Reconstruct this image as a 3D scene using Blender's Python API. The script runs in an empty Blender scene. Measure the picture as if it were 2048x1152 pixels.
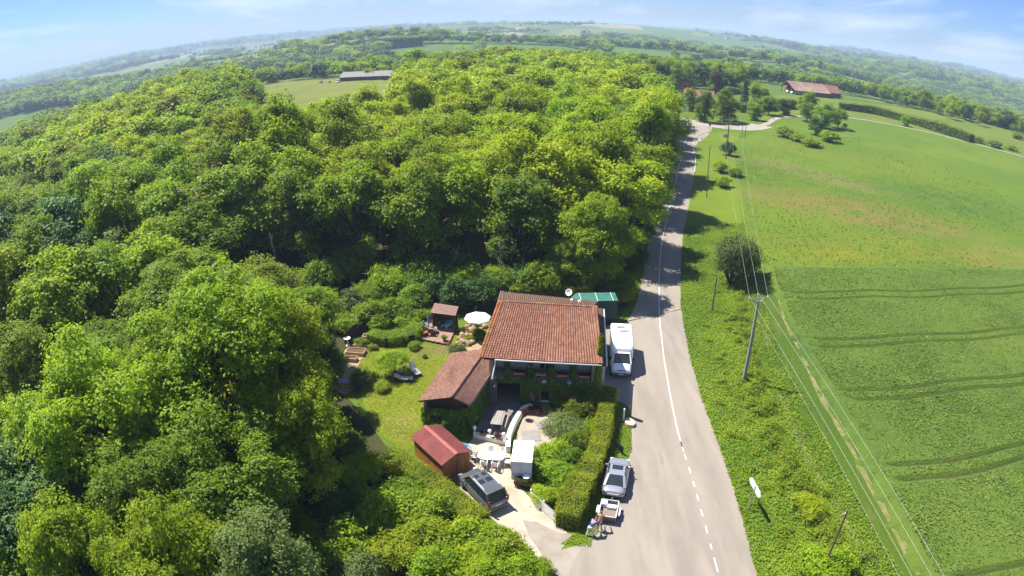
import bpy, bmesh, math, random
import numpy as np
from mathutils import Vector, Matrix
from mathutils.geometry import tessellate_polygon

S = bpy.context.scene
COL = S.collection
R = math.radians

# ------------------------------------------------------------------ camera: drone with a wide fisheye lens
CAM_H, PITCH, FPX = 32.0, R(24), 1280.0
cd = bpy.data.cameras.new('drone_camera')
cam = bpy.data.objects.new('drone_camera', cd); COL.objects.link(cam)
cam.location = (0, 0, CAM_H); cam.rotation_euler = (R(90) - PITCH, 0, 0)
cd.type = 'PANO'; cd.panorama_type = 'FISHEYE_LENS_POLYNOMIAL'
cd.sensor_width = 36; cd.sensor_height = 20.25; cd.sensor_fit = 'HORIZONTAL'
cd.fisheye_fov = R(175)
cd.fisheye_polynomial_k0 = 0; cd.fisheye_polynomial_k1 = -1 / (FPX * 36 / 2048)
cd.fisheye_polynomial_k2 = 0; cd.fisheye_polynomial_k3 = 0; cd.fisheye_polynomial_k4 = 0
cd.clip_start = 0.5; cd.clip_end = 60000
S.camera = cam

# ------------------------------------------------------------------ sky and sun
SUN_EL = R(59); SHADOW = Vector((0.85, -0.53)).normalized()      # ground direction in which shadows fall
W = bpy.data.worlds.new('World'); S.world = W; W.use_nodes = True
nt = W.node_tree; nt.nodes.clear()
N = nt.nodes.new
out = N('ShaderNodeOutputWorld'); bg = N('ShaderNodeBackground'); sky = N('ShaderNodeTexSky')
sky.sky_type = 'NISHITA'; sky.sun_disc = False; sky.sun_elevation = SUN_EL
sky.sun_rotation = math.atan2(-SHADOW.x, -SHADOW.y)
sky.altitude = 200; sky.air_density = 1.0; sky.dust_density = 0.25; sky.ozone_density = 3.5
bg.inputs['Strength'].default_value = 0.060
tc = N('ShaderNodeTexCoord'); sep = N('ShaderNodeSeparateXYZ'); nt.links.new(tc.outputs['Generated'], sep.inputs[0])
add = N('ShaderNodeMath'); add.operation = 'ADD'; add.inputs[1].default_value = 0.16; nt.links.new(sep.outputs['Z'], add.inputs[0])
mx = N('ShaderNodeMath'); mx.operation = 'MAXIMUM'; mx.inputs[1].default_value = 0.05; nt.links.new(add.outputs[0], mx.inputs[0])
dv = N('ShaderNodeVectorMath'); dv.operation = 'DIVIDE'; nt.links.new(tc.outputs['Generated'], dv.inputs[0])
cb = N('ShaderNodeCombineXYZ')
for k in range(3): nt.links.new(mx.outputs[0], cb.inputs[k])
nt.links.new(cb.outputs[0], dv.inputs[1])
mp = N('ShaderNodeMapping'); mp.inputs['Rotation'].default_value = (0, 0, R(-38)); mp.inputs['Scale'].default_value = (0.9, 0.38, 0.0)
mp.inputs['Location'].default_value = (1.35, 0.2, 0)
nt.links.new(dv.outputs[0], mp.inputs[0])
nz = N('ShaderNodeTexNoise'); nz.inputs['Scale'].default_value = 1.3; nz.inputs['Detail'].default_value = 6; nz.inputs['Roughness'].default_value = 0.55; nz.inputs['Distortion'].default_value = 0.4
nt.links.new(mp.outputs[0], nz.inputs['Vector'])
rp = N('ShaderNodeValToRGB'); rp.color_ramp.elements[0].position = 0.50; rp.color_ramp.elements[1].position = 0.80
rp.color_ramp.elements[0].color = (0.0, 0.0, 0.0, 1); rp.color_ramp.elements[1].color = (0.8, 0.8, 0.8, 1)
nt.links.new(nz.outputs['Fac'], rp.inputs[0])
mixc = N('ShaderNodeMix'); mixc.data_type = 'RGBA'
tin = N('ShaderNodeMix'); tin.data_type = 'RGBA'; tin.blend_type = 'MULTIPLY'; tin.inputs[0].default_value = 1
tin.inputs[7].default_value = (0.60, 0.77, 1.20, 1)
nt.links.new(sky.outputs[0], tin.inputs[6])
nt.links.new(rp.outputs[0], mixc.inputs[0]); nt.links.new(tin.outputs[2], mixc.inputs[6]); mixc.inputs[7].default_value = (8.4, 8.9, 9.6, 1)
nt.links.new(mixc.outputs[2], bg.inputs[0]); nt.links.new(bg.outputs[0], out.inputs[0])

sd = bpy.data.lights.new('sun', 'SUN'); sd.energy = 5.0; sd.angle = R(0.53); sd.color = (1.0, 0.955, 0.88)
sun = bpy.data.objects.new('sun', sd); COL.objects.link(sun)
to_sun = Vector((-SHADOW.x * math.cos(SUN_EL), -SHADOW.y * math.cos(SUN_EL), math.sin(SUN_EL)))
sun.rotation_euler = to_sun.to_track_quat('Z', 'Y').to_euler(); sun.location = (-60, 40, 120)

S.view_settings.view_transform = 'Standard'; S.view_settings.look = 'None'
S.view_settings.exposure = 1.1; S.view_settings.gamma = 1.0; S.view_settings.use_curve_mapping = False
S.render.engine = 'CYCLES'
S.cycles.max_bounces = 6; S.cycles.diffuse_bounces = 3; S.cycles.glossy_bounces = 2; S.cycles.transmission_bounces = 4
S.cycles.volume_bounces = 0; S.cycles.transparent_max_bounces = 4
S.cycles.use_adaptive_sampling = True; S.cycles.adaptive_threshold = 0.02
S.cycles.caustics_reflective = False; S.cycles.caustics_refractive = False

# ------------------------------------------------------------------ measuring: where a sight line of the survey photograph meets a level
def sight(px, py):
    dx, dy = px - 1024, 576 - py
    r = math.hypot(dx, dy) + 1e-9; th = r / FPX; s = math.sin(th)
    x, u, z = s * dx / r, s * dy / r, math.cos(th)
    return Vector((x, z * math.cos(PITCH) + u * math.sin(PITCH), -z * math.sin(PITCH) + u * math.cos(PITCH)))
def at(px, py, z=0.0):
    d = sight(px, py); t = (z - CAM_H) / d.z
    return Vector((d.x * t, d.y * t, z))
def shows(x, y, z):
    v = Vector((x, y, z - CAM_H)).normalized()
    f = v.y * math.cos(PITCH) - v.z * math.sin(PITCH); u = v.y * math.sin(PITCH) + v.z * math.cos(PITCH)
    th = math.acos(max(-1, min(1, f))); k = math.hypot(v.x, u) + 1e-9
    return 1024 + th * FPX * v.x / k, 576 - th * FPX * u / k

# ------------------------------------------------------------------ mesh helpers
def tag(o, label=None, cat=None, group=None, kind=None):
    if label: o['label'] = label
    if cat: o['category'] = cat
    if group: o['group'] = group
    if kind: o['kind'] = kind
    return o
def thing(name, label, cat, loc=(0, 0, 0), rz=0.0, group=None):
    o = bpy.data.objects.new(name, None); COL.objects.link(o)
    o.empty_display_size = 0.2; o.location = loc; o.rotation_euler = (0, 0, rz)
    return tag(o, label, cat, group)
def pmat(p):
    m = Matrix.Translation(p.location) @ p.rotation_euler.to_matrix().to_4x4() @ Matrix.Diagonal((*p.scale, 1))
    return pmat(p.parent) @ m if p.parent else m
def np_mesh(name, V, F, tint=None, smooth=False):
    """V (n,3), F (m,k) one face size"""
    V = np.asarray(V, dtype=np.float32); F = np.asarray(F, dtype=np.int32)
    me = bpy.data.meshes.new(name); m, k = F.shape
    me.vertices.add(len(V)); me.vertices.foreach_set('co', V.ravel())
    me.loops.add(m * k); me.loops.foreach_set('vertex_index', F.ravel())
    me.polygons.add(m); me.polygons.foreach_set('loop_start', np.arange(0, m * k, k, dtype=np.int32))
    try: me.polygons.foreach_set('loop_total', np.full(m, k, dtype=np.int32))
    except Exception: pass
    if smooth: me.polygons.foreach_set('use_smooth', np.ones(m, dtype=bool))
    if tint is not None:
        a = me.attributes.new('tint', 'FLOAT', 'POINT'); a.data.foreach_set('value', np.asarray(tint, dtype=np.float32))
    me.update(calc_edges=True)
    return me
def put(name, me, mat, parent=None, loc=None, rz=0.0, scale=None):
    o = bpy.data.objects.new(name, me); COL.objects.link(o)
    if mat is not None:
        if len(me.materials) == 0: me.materials.append(mat)
        elif me.materials[0] != mat:
            o.material_slots[0].link = 'OBJECT'; o.material_slots[0].material = mat
    if loc is not None: o.location = loc
    o.rotation_euler = (0, 0, rz)
    if scale is not None: o.scale = scale if hasattr(scale, '__len__') else (scale,) * 3
    if parent: o.parent = parent
    return o

class MB:
    """collects shapes, builds ONE mesh object"""
    def __init__(s): s.v = []; s.f = []; s.t = []; s.cur = 0.5
    def _add(s, vs, fs):
        n = len(s.v); s.v += [tuple(v) for v in vs]; s.t += [s.cur] * len(vs)
        s.f += [tuple(n + i for i in f) for f in fs]; return s
    def box(s, c, d, rz=0.0, rx=0.0, ry=0.0, top=1.0):
        m = Matrix.Rotation(rz, 3, 'Z') @ Matrix.Rotation(ry, 3, 'Y') @ Matrix.Rotation(rx, 3, 'X')
        vs = []
        for z in (-.5, .5):
            k = top if z > 0 else 1.0
            for x, y in ((-.5, -.5), (.5, -.5), (.5, .5), (-.5, .5)):
                vs.append(Vector(c) + m @ Vector((x * d[0] * k, y * d[1] * k, z * d[2])))
        return s._add(vs, [(3, 2, 1, 0), (4, 5, 6, 7), (0, 1, 5, 4), (1, 2, 6, 5), (2, 3, 7, 6), (3, 0, 4, 7)])
    def prism(s, poly, z0, z1):
        n = len(poly)
        vs = [(p[0], p[1], z0) for p in poly] + [(p[0], p[1], z1) for p in poly]
        return s._add(vs, [tuple(range(n - 1, -1, -1)), tuple(range(n, 2 * n))] + [(i, (i + 1) % n, n + (i + 1) % n, n + i) for i in range(n)])
    def slab(s, pts, th):
        """polygon of 3D points thickened downward along its normal"""
        p = [Vector(q) for q in pts]; nrm = (p[1] - p[0]).cross(p[-1] - p[0]).normalized()
        if nrm.z < 0: nrm = -nrm
        n = len(p); vs = p + [q - nrm * th for q in p]
        return s._add(vs, [tuple(range(n)), tuple(range(2 * n - 1, n - 1, -1))] + [(i, n + i, n + (i + 1) % n, (i + 1) % n) for i in range(n)])
    def bar(s, a, b, w, h=None):
        a, b = Vector(a), Vector(b); h = h or w; d = b - a; L = d.length
        q = d.to_track_quat('Y', 'Z').to_matrix()
        vs = [(a + b) / 2 + q @ Vector((x * w, y * L, z * h)) for z in (-.5, .5) for x, y in ((-.5, -.5), (.5, -.5), (.5, .5), (-.5, .5))]
        return s._add(vs, [(3, 2, 1, 0), (4, 5, 6, 7), (0, 1, 5, 4), (1, 2, 6, 5), (2, 3, 7, 6), (3, 0, 4, 7)])
    def cyl(s, a, b, r0, r1=None, n=10, cap=True):
        a, b = Vector(a), Vector(b); r1 = r0 if r1 is None else r1
        q = (b - a).to_track_quat('Z', 'Y').to_matrix()
        vs = [a + q @ Vector((r0 * math.cos(2 * math.pi * i / n), r0 * math.sin(2 * math.pi * i / n), 0)) for i in range(n)]
        vs += [b + q @ Vector((r1 * math.cos(2 * math.pi * i / n), r1 * math.sin(2 * math.pi * i / n), 0)) for i in range(n)]
        fs = [(i, (i + 1) % n, n + (i + 1) % n, n + i) for i in range(n)]
        if cap: fs += [tuple(range(n - 1, -1, -1)), tuple(range(n, 2 * n))]
        return s._add(vs, fs)
    def tube(s, pts, r, n=6):
        pts = [Vector(p) for p in pts]; rs = r if hasattr(r, '__len__') else [r] * len(pts); vs = []
        for i, p in enumerate(pts):
            d = (pts[min(i + 1, len(pts) - 1)] - pts[max(i - 1, 0)])
            q = d.to_track_quat('Z', 'Y').to_matrix()
            vs += [p + q @ Vector((rs[i] * math.cos(2 * math.pi * k / n), rs[i] * math.sin(2 * math.pi * k / n), 0)) for k in range(n)]
        fs = [(i * n + k, i * n + (k + 1) % n, (i + 1) * n + (k + 1) % n, (i + 1) * n + k) for i in range(len(pts) - 1) for k in range(n)]
        fs += [tuple(range(n - 1, -1, -1)), tuple(range((len(pts) - 1) * n, len(pts) * n))]
        return s._add(vs, fs)
    def lathe(s, c, prof, n=16):
        c = Vector(c); vs = [c + Vector((r * math.cos(2 * math.pi * k / n), r * math.sin(2 * math.pi * k / n), z)) for r, z in prof for k in range(n)]
        fs = [(i * n + k, i * n + (k + 1) % n, (i + 1) * n + (k + 1) % n, (i + 1) * n + k) for i in range(len(prof) - 1) for k in range(n)]
        fs += [tuple(range(n - 1, -1, -1)), tuple(range((len(prof) - 1) * n, len(prof) * n))]
        return s._add(vs, fs)
    def ball(s, c, r, n=10, m=7):
        rr = r if hasattr(r, '__len__') else (r, r, r)
        vs = [(c[0] + rr[0] * math.sin(math.pi * i / m) * math.cos(2 * math.pi * k / n), c[1] + rr[1] * math.sin(math.pi * i / m) * math.sin(2 * math.pi * k / n), c[2] + rr[2] * math.cos(math.pi * i / m)) for i in range(m + 1) for k in range(n)]
        fs = [(i * n + k, (i + 1) * n + k, (i + 1) * n + (k + 1) % n, i * n + (k + 1) % n) for i in range(m) for k in range(n)]
        return s._add(vs, fs)
    def loft(s, secs, cap=True):
        n = len(secs[0]); vs = [p for q in secs for p in q]
        fs = [(i * n + k, i * n + (k + 1) % n, (i + 1) * n + (k + 1) % n, (i + 1) * n + k) for i in range(len(secs) - 1) for k in range(n)]
        if cap: fs += [tuple(range(n - 1, -1, -1)), tuple(range((len(secs) - 1) * n, len(secs) * n))]
        return s._add(vs, fs)
    def mesh(s, name, inv=None, smooth=False):
        me = bpy.data.meshes.new(name)
        me.from_pydata([inv @ Vector(v) for v in s.v] if inv else s.v, [], s.f)
        a = me.attributes.new('tint', 'FLOAT', 'POINT'); a.data.foreach_set('value', s.t)
        bm = bmesh.new(); bm.from_mesh(me); bmesh.ops.recalc_face_normals(bm, faces=bm.faces[:]); bm.to_mesh(me); bm.free()
        if smooth: me.polygons.foreach_set('use_smooth', [True] * len(me.polygons))
        return me
    def build(s, name, mat, parent=None, world=False, smooth=False, bevel=0, sub=0, auto=False):
        inv = pmat(parent).inverted() if (world and parent) else None
        o = put(name, s.mesh(name, inv, smooth or sub > 0), mat, parent)
        if bevel:
            b = o.modifiers.new('bevel', 'BEVEL'); b.width = bevel; b.segments = 2; b.limit_method = 'ANGLE'; b.angle_limit = R(40)
        if sub:
            b = o.modifiers.new('sub', 'SUBSURF'); b.levels = sub; b.render_levels = sub
        return o

def copy_tree(o, parent=None):
    c = o.copy(); COL.objects.link(c); c.parent = parent
    for ch in o.children: copy_tree(ch, c)
    return c

def sheet(name, poly, z, mat, kind='structure', parent=None):
    p = [Vector((q[0], q[1], z)) for q in poly]
    tri = tessellate_polygon([p])
    me = bpy.data.meshes.new(name); me.from_pydata([tuple(q) for q in p], [], [tuple(t) for t in tri])
    bm = bmesh.new(); bm.from_mesh(me)
    for f in bm.faces:
        f.normal_update()
        if f.normal.z < 0: f.normal_flip()
    bm.to_mesh(me); bm.free()
    o = put(name, me, mat, parent)
    if kind and not parent: o['kind'] = kind
    return o
def smooth_line(pts, n=8):
    """Catmull-Rom through points"""
    P = [Vector(p) for p in pts]; P = [2 * P[0] - P[1]] + P + [2 * P[-1] - P[-2]]; o = []
    for i in range(1, len(P) - 2):
        a, b, c, d = P[i - 1], P[i], P[i + 1], P[i + 2]
        for k in range(n):
            t = k / n; o.append(0.5 * ((2 * b) + (c - a) * t + (2 * a - 5 * b + 4 * c - d) * t * t + (3 * b - 3 * c + d - a) * t ** 3))
    o.append(P[-2]); return o
def strip(name, L, Rr, z, mat, kind='structure'):
    n = len(L); V = [(p[0], p[1], z) for p in L] + [(p[0], p[1], z) for p in Rr]
    return tag(put(name, np_mesh(name, V, [(i, n + i, n + i + 1, i + 1) for i in range(n - 1)]), mat), kind=kind)
def ribbon(name, path, w, z, mat, kind='structure'):
    P = [Vector((p[0], p[1])) for p in path]; L = []; Q = []
    for i, p in enumerate(P):
        d = (P[min(i + 1, len(P) - 1)] - P[max(i - 1, 0)]).normalized(); nn = Vector((-d.y, d.x)) * w / 2
        L.append(p + nn); Q.append(p - nn)
    return strip(name, L, Q, z, mat, kind)
def in_poly(x, y, poly):
    x = np.asarray(x, float); y = np.asarray(y, float); r = np.zeros(x.shape, bool); n = len(poly)
    for i in range(n):
        x0, y0 = poly[i][:2]; x1, y1 = poly[(i + 1) % n][:2]
        c = ((y0 > y) != (y1 > y))
        with np.errstate(divide='ignore', invalid='ignore'):
            r ^= c & (x < (x1 - x0) * (y - y0) / (y1 - y0 + 1e-12) + x0)
    return r

# ------------------------------------------------------------------ value noise in numpy
_rg = np.random.default_rng(5); _tab = _rg.random((256, 256))
def vnoise(x, y, s, seed=0):
    x = np.asarray(x, float) / s + seed * 17.3; y = np.asarray(y, float) / s + seed * 9.1
    i = np.floor(x).astype(int); j = np.floor(y).astype(int); u = x - i; v = y - j
    u = u * u * (3 - 2 * u); v = v * v * (3 - 2 * v); g = lambda a, b: _tab[a % 256, b % 256]
    return (g(i, j) * (1 - u) + g(i + 1, j) * u) * (1 - v) + (g(i, j + 1) * (1 - u) + g(i + 1, j + 1) * u) * v
def fbm(x, y, s, seed=0, o=4):
    r = 0; a = 0.5; t = 0
    for k in range(o): r = r + a * vnoise(x, y, s / 2 ** k, seed + k); t += a; a *= 0.5
    return r / t
def sstep(t): t = np.clip(t, 0, 1); return t * t * (3 - 2 * t)

# ------------------------------------------------------------------ materials
def nodes(name):
    m = bpy.data.materials.new(name); m.use_nodes = True; t = m.node_tree; t.nodes.clear()
    o = t.nodes.new('ShaderNodeOutputMaterial'); return m, t, o
def c4(c): return (c[0], c[1], c[2], 1)
def M(name, c, c2=None, scale=3.0, rough=0.7, spec=0.3, metal=0.0, bump=0.0, bscale=None, lo=0.35, hi=0.65, tint=0.0, c3=None, scale3=0.3, stretch=(1, 1, 1), coat=0.0, world=False, rand=0.0):
    m, t, o = nodes(name); nn = t.nodes.new; L = t.links.new
    b = nn('ShaderNodeBsdfPrincipled'); L(b.outputs[0], o.inputs[0])
    b.inputs['Roughness'].default_value = rough; b.inputs['Specular IOR Level'].default_value = spec; b.inputs['Metallic'].default_value = metal
    b.inputs['Coat Weight'].default_value = coat
    tcn = nn('ShaderNodeTexCoord'); mpn = nn('ShaderNodeMapping'); mpn.inputs['Scale'].default_value = stretch
    if world:
        ge = nn('ShaderNodeNewGeometry'); L(ge.outputs['Position'], mpn.inputs[0])
    else: L(tcn.outputs['Object'], mpn.inputs[0])
    col = None
    if c2 is None: c2 = tuple(k * 0.86 for k in c)
    n1 = nn('ShaderNodeTexNoise'); n1.inputs['Scale'].default_value = scale; n1.inputs['Detail'].default_value = 5; n1.inputs['Roughness'].default_value = 0.6; L(mpn.outputs[0], n1.inputs['Vector'])
    mr = nn('ShaderNodeMapRange'); mr.inputs[1].default_value = lo; mr.inputs[2].default_value = hi; L(n1.outputs['Fac'], mr.inputs[0])
    mixn = nn('ShaderNodeMix'); mixn.data_type = 'RGBA'; L(mr.outputs[0], mixn.inputs[0]); mixn.inputs[6].default_value = c4(c); mixn.inputs[7].default_value = c4(c2)
    col = mixn.outputs[2]
    if c3 is not None:
        n3 = nn('ShaderNodeTexNoise'); n3.inputs['Scale'].default_value = scale3; n3.inputs['Detail'].default_value = 4; L(mpn.outputs[0], n3.inputs['Vector'])
        r3 = nn('ShaderNodeMapRange'); r3.inputs[1].default_value = 0.48; r3.inputs[2].default_value = 0.68; L(n3.outputs['Fac'], r3.inputs[0])
        m3 = nn('ShaderNodeMix'); m3.data_type = 'RGBA'; L(r3.outputs[0], m3.inputs[0]); L(col, m3.inputs[6]); m3.inputs[7].default_value = c4(c3); col = m3.outputs[2]
    if tint or rand:
        h = nn('ShaderNodeHueSaturation'); L(col, h.inputs['Color'])
        if tint:
            at_ = nn('ShaderNodeAttribute'); at_.attribute_name = 'tint'; v = at_.outputs['Fac']; k = tint
        else:
            oi = nn('ShaderNodeObjectInfo'); v = oi.outputs['Random']; k = rand
        mv = nn('ShaderNodeMapRange'); mv.inputs[3].default_value = 1 - k; mv.inputs[4].default_value = 1 + k; L(v, mv.inputs[0]); L(mv.outputs[0], h.inputs['Value'])
        col = h.outputs[0]
    L(col, b.inputs['Base Color'])
    if bump:
        nb = nn('ShaderNodeTexNoise'); nb.inputs['Scale'].default_value = bscale or scale * 4; nb.inputs['Detail'].default_value = 4; L(mpn.outputs[0], nb.inputs['Vector'])
        bp = nn('ShaderNodeBump'); bp.inputs['Strength'].default_value = bump; bp.inputs['Distance'].default_value = 0.05; L(nb.outputs['Fac'], bp.inputs['Height']); L(bp.outputs[0], b.inputs['Normal'])
    return m
def LEAF(name, dark, light, hue=0.012, val=0.22, trans=0.45, sat=1.0):
    """leaf: colour varies per spray (tint attribute) and per tree"""
    m, t, o = nodes(name); nn = t.nodes.new; L = t.links.new
    a = nn('ShaderNodeAttribute'); a.attribute_name = 'tint'
    mixn = nn('ShaderNodeMix'); mixn.data_type = 'RGBA'; L(a.outputs['Fac'], mixn.inputs[0]); mixn.inputs[6].default_value = c4(dark); mixn.inputs[7].default_value = c4(light)
    oi = nn('ShaderNodeObjectInfo'); h = nn('ShaderNodeHueSaturation'); L(mixn.outputs[2], h.inputs['Color']); h.inputs['Saturation'].default_value = sat
    m1 = nn('ShaderNodeMapRange'); m1.inputs[3].default_value = 0.5 - hue; m1.inputs[4].default_value = 0.5 + hue * 0.7; L(oi.outputs['Random'], m1.inputs[0]); L(m1.outputs[0], h.inputs['Hue'])
    mm = nn('ShaderNodeMath'); mm.operation = 'MULTIPLY'; mm.inputs[1].default_value = 7.31; L(oi.outputs['Random'], mm.inputs[0])
    fr = nn('ShaderNodeMath'); fr.operation = 'FRACT'; L(mm.outputs[0], fr.inputs[0])
    m2 = nn('ShaderNodeMapRange'); m2.inputs[3].default_value = 1 - val; m2.inputs[4].default_value = 1 + val; L(fr.outputs[0], m2.inputs[0]); L(m2.outputs[0], h.inputs['Value'])
    b = nn('ShaderNodeBsdfPrincipled'); b.inputs['Roughness'].default_value = 0.55; b.inputs['Specular IOR Level'].default_value = 0.22; L(h.outputs[0], b.inputs['Base Color'])
    tr = nn('ShaderNodeBsdfTranslucent'); h2 = nn('ShaderNodeHueSaturation'); h2.inputs['Hue'].default_value = 0.495; h2.inputs['Value'].default_value = 1.5; L(h.outputs[0], h2.inputs['Color']); L(h2.outputs[0], tr.inputs[0])
    ms = nn('ShaderNodeMixShader'); ms.inputs[0].default_value = trans; L(b.outputs[0], ms.inputs[1]); L(tr.outputs[0], ms.inputs[2]); L(ms.outputs[0], o.inputs[0])
    return m

LG = {
 "fresh":  LEAF("leaf_fresh", (0.125, 0.215, 0.007), (0.275, 0.385, 0.010)),
 "yellow": LEAF("leaf_yellow", (0.160, 0.240, 0.007), (0.320, 0.405, 0.009)),
 "mid":    LEAF("leaf_mid", (0.092, 0.165, 0.008), (0.195, 0.300, 0.012)),
 "dark":   LEAF("leaf_dark", (0.026, 0.075, 0.012), (0.070, 0.150, 0.018), trans=0.22),
 'grey':   LEAF('leaf_grey', (0.085, 0.125, 0.030), (0.180, 0.235, 0.060)),
 "olive":  LEAF("leaf_olive", (0.105, 0.150, 0.010), (0.230, 0.285, 0.022)),
 'red':    LEAF('leaf_red', (0.060, 0.014, 0.014), (0.120, 0.030, 0.022), hue=0.01),
 'brown':  LEAF('leaf_brown', (0.085, 0.055, 0.030), (0.150, 0.090, 0.050), hue=0.01),
 'hedge':  LEAF('leaf_hedge', (0.140, 0.190, 0.006), (0.310, 0.340, 0.010), hue=0.01, val=0.08),
 'ivy':    LEAF('leaf_ivy', (0.055, 0.125, 0.010), (0.140, 0.260, 0.018), hue=0.01),
}
# ------------------------------------------------------------------ foliage builders
def unit(v): return v / (np.linalg.norm(v, axis=-1, keepdims=True) + 1e-9)
def leaf_quads(P, Nn, size, rng, aspect=0.62):
    n = len(P); rnd = unit(rng.normal(size=(n, 3))); T = unit(np.cross(Nn, rnd)); B = np.cross(Nn, T)
    s = size * (0.55 + 0.9 * rng.random((n, 1)))
    V = np.empty((n, 4, 3)); fold = Nn * s * 0.14
    V[:, 0] = P - T * s * 0.5; V[:, 1] = P + B * s * aspect * 0.5 + fold; V[:, 2] = P + T * s * 0.5; V[:, 3] = P - B * s * aspect * 0.5 + fold
    return V.reshape(-1, 3), np.arange(n * 4).reshape(-1, 4)
def clump_leaves(centres, radii, sprays, per, leaf, rng, up=0.6, spread=0.9, flat=0.8):
    """leaf sprays spread over the shells of ellipsoid lobes"""
    Ps = []; Ns = []; Ts = []
    for c, r in zip(centres, radii):
        d = unit(rng.normal(size=(sprays, 3))); d[:, 2] = np.where(d[:, 2] < -0.35, -d[:, 2], d[:, 2])
        k = np.where(rng.random((sprays, 1)) < 0.8, 0.82 + 0.26 * rng.random((sprays, 1)), 0.3 + 0.5 * rng.random((sprays, 1)))
        k = np.where(rng.random((sprays, 1)) < .12, 1.05 + .38 * rng.random((sprays, 1)), k)
        sp = c + d * k * r * np.array([1, 1, flat])
        tint = np.clip(rng.normal(0.5, 0.24, sprays), 0, 1)
        q = np.repeat(sp, per, 0) + rng.normal(size=(sprays * per, 3)) * leaf * spread * np.array([1, 1, 0.6])
        nn = unit(np.repeat(d, per, 0) * 0.55 + np.array([0, 0, up]) + rng.normal(size=(sprays * per, 3)) * 0.36)
        Ps.append(q); Ns.append(nn); Ts.append(np.clip(np.repeat(tint, per) + rng.normal(0, 0.12, sprays * per), 0, 1))
    P = np.concatenate(Ps); V, F = leaf_quads(P, np.concatenate(Ns), leaf, rng)
    return V, F, np.repeat(np.concatenate(Ts), 4)
def tree_mesh(seed, h, cw, base, nl, sprays, per, leaf, lobe=0.36, shape='round', branches=True):
    rng = np.random.default_rng(seed); ch = h - base; cz = base + ch * 0.52
    C = []; Rr = []
    for i in range(nl):
        d = unit(rng.normal(size=3))
        if d[2] < -0.2 and rng.random() < .35: d[2] *= -0.6
        k = 0.45 + 0.42 * rng.random() ** 0.6
        if d[2] < -.3: k = .5 + .45 * rng.random()
        wz = 1.0
        c = np.array([d[0] * cw * k, d[1] * cw * k, cz + d[2] * ch * 0.5 * k])
        if shape == 'tall': c[0] *= 0.8; c[1] *= 0.8
        if shape == 'oak' and c[2] < cz: c[0] *= 1.12; c[1] *= 1.12
        C.append(c); Rr.append(cw * lobe * (0.55 + 0.85 * rng.random()))
    V, F, T = clump_leaves(C, Rr, sprays, per, leaf, rng)
    V[:, 2] = np.maximum(V[:, 2], base * 0.45)
    crown = np_mesh('crown', V, F, T)
    b = MB(); tr = 0.016 * h + 0.05; lean = rng.normal(0, 0.35, 2)
    top = np.array([lean[0], lean[1], cz + ch * 0.18])
    path = [(0, 0, -0.6), (0, 0, base * 0.5), (lean[0] * .4, lean[1] * .4, base), tuple(top * [.8, .8, .9]), tuple(top)]
    b.tube(path, [tr * 1.3, tr, tr * 0.82, tr * 0.5, tr * 0.18], 7)
    if branches:
        for c in C[:: max(1, nl // 12)]:
            a = Vector((lean[0] * .5, lean[1] * .5, base + (c[2] - base) * 0.35)); e = Vector(c); m = (a + e) / 2 + Vector((0, 0, -0.25))
            b.tube([a, m, e], [tr * 0.45, tr * 0.3, tr * 0.1], 5)
    return crown, b.mesh('trunk', smooth=True)
def conifer_mesh(seed, h, w, n, leaf):
    rng = np.random.default_rng(seed); z = h * (0.08 + 0.92 * rng.random(n) ** 1.25); r = w * (1 - z / h) ** 0.85 * (0.55 + 0.5 * rng.random(n)); a = rng.random(n) * 6.283
    tier = (np.sin(z * 4.5) * 0.12 + 1); r = r * tier
    P = np.stack([r * np.cos(a), r * np.sin(a), z - r * 0.18], 1); Nn = unit(np.stack([np.cos(a) * .5, np.sin(a) * .5, np.full(n, .7)], 1) + rng.normal(size=(n, 3)) * 0.3)
    V, F = leaf_quads(P, Nn, leaf, rng, 0.45); crown = np_mesh('crown', V, F, np.repeat(rng.random(n), 4))
    return crown, MB().tube([(0, 0, -.5), (0, 0, h * .5), (0, 0, h * .97)], [h * .018, h * .012, .02], 6).mesh('trunk', smooth=True)
def bush_mesh(seed, nl, sprays, per, leaf, flat=0.8):
    """unit bush: radius about 1, height about 1.5"""
    rng = np.random.default_rng(seed); C = []; Rr = []
    for i in range(nl):
        a = rng.random() * 6.283; k = 0.75 * rng.random() ** 0.5
        C.append(np.array([k * math.cos(a), k * math.sin(a), 0.35 + 0.75 * rng.random() * (1 - 0.6 * k)])); Rr.append(0.30 + 0.22 * rng.random())
    V, F, T = clump_leaves(C, Rr, sprays, per, leaf, rng, flat=flat); V[:, 2] = np.maximum(V[:, 2], 0.0)
    b = MB()
    for c in C[::2]: b.tube([(0, 0, -0.1), (c[0] * .5, c[1] * .5, c[2] * .4), tuple(c)], [.045, .03, .012], 5)
    return np_mesh('foliage', V, F, T), b.mesh('stem')

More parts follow.
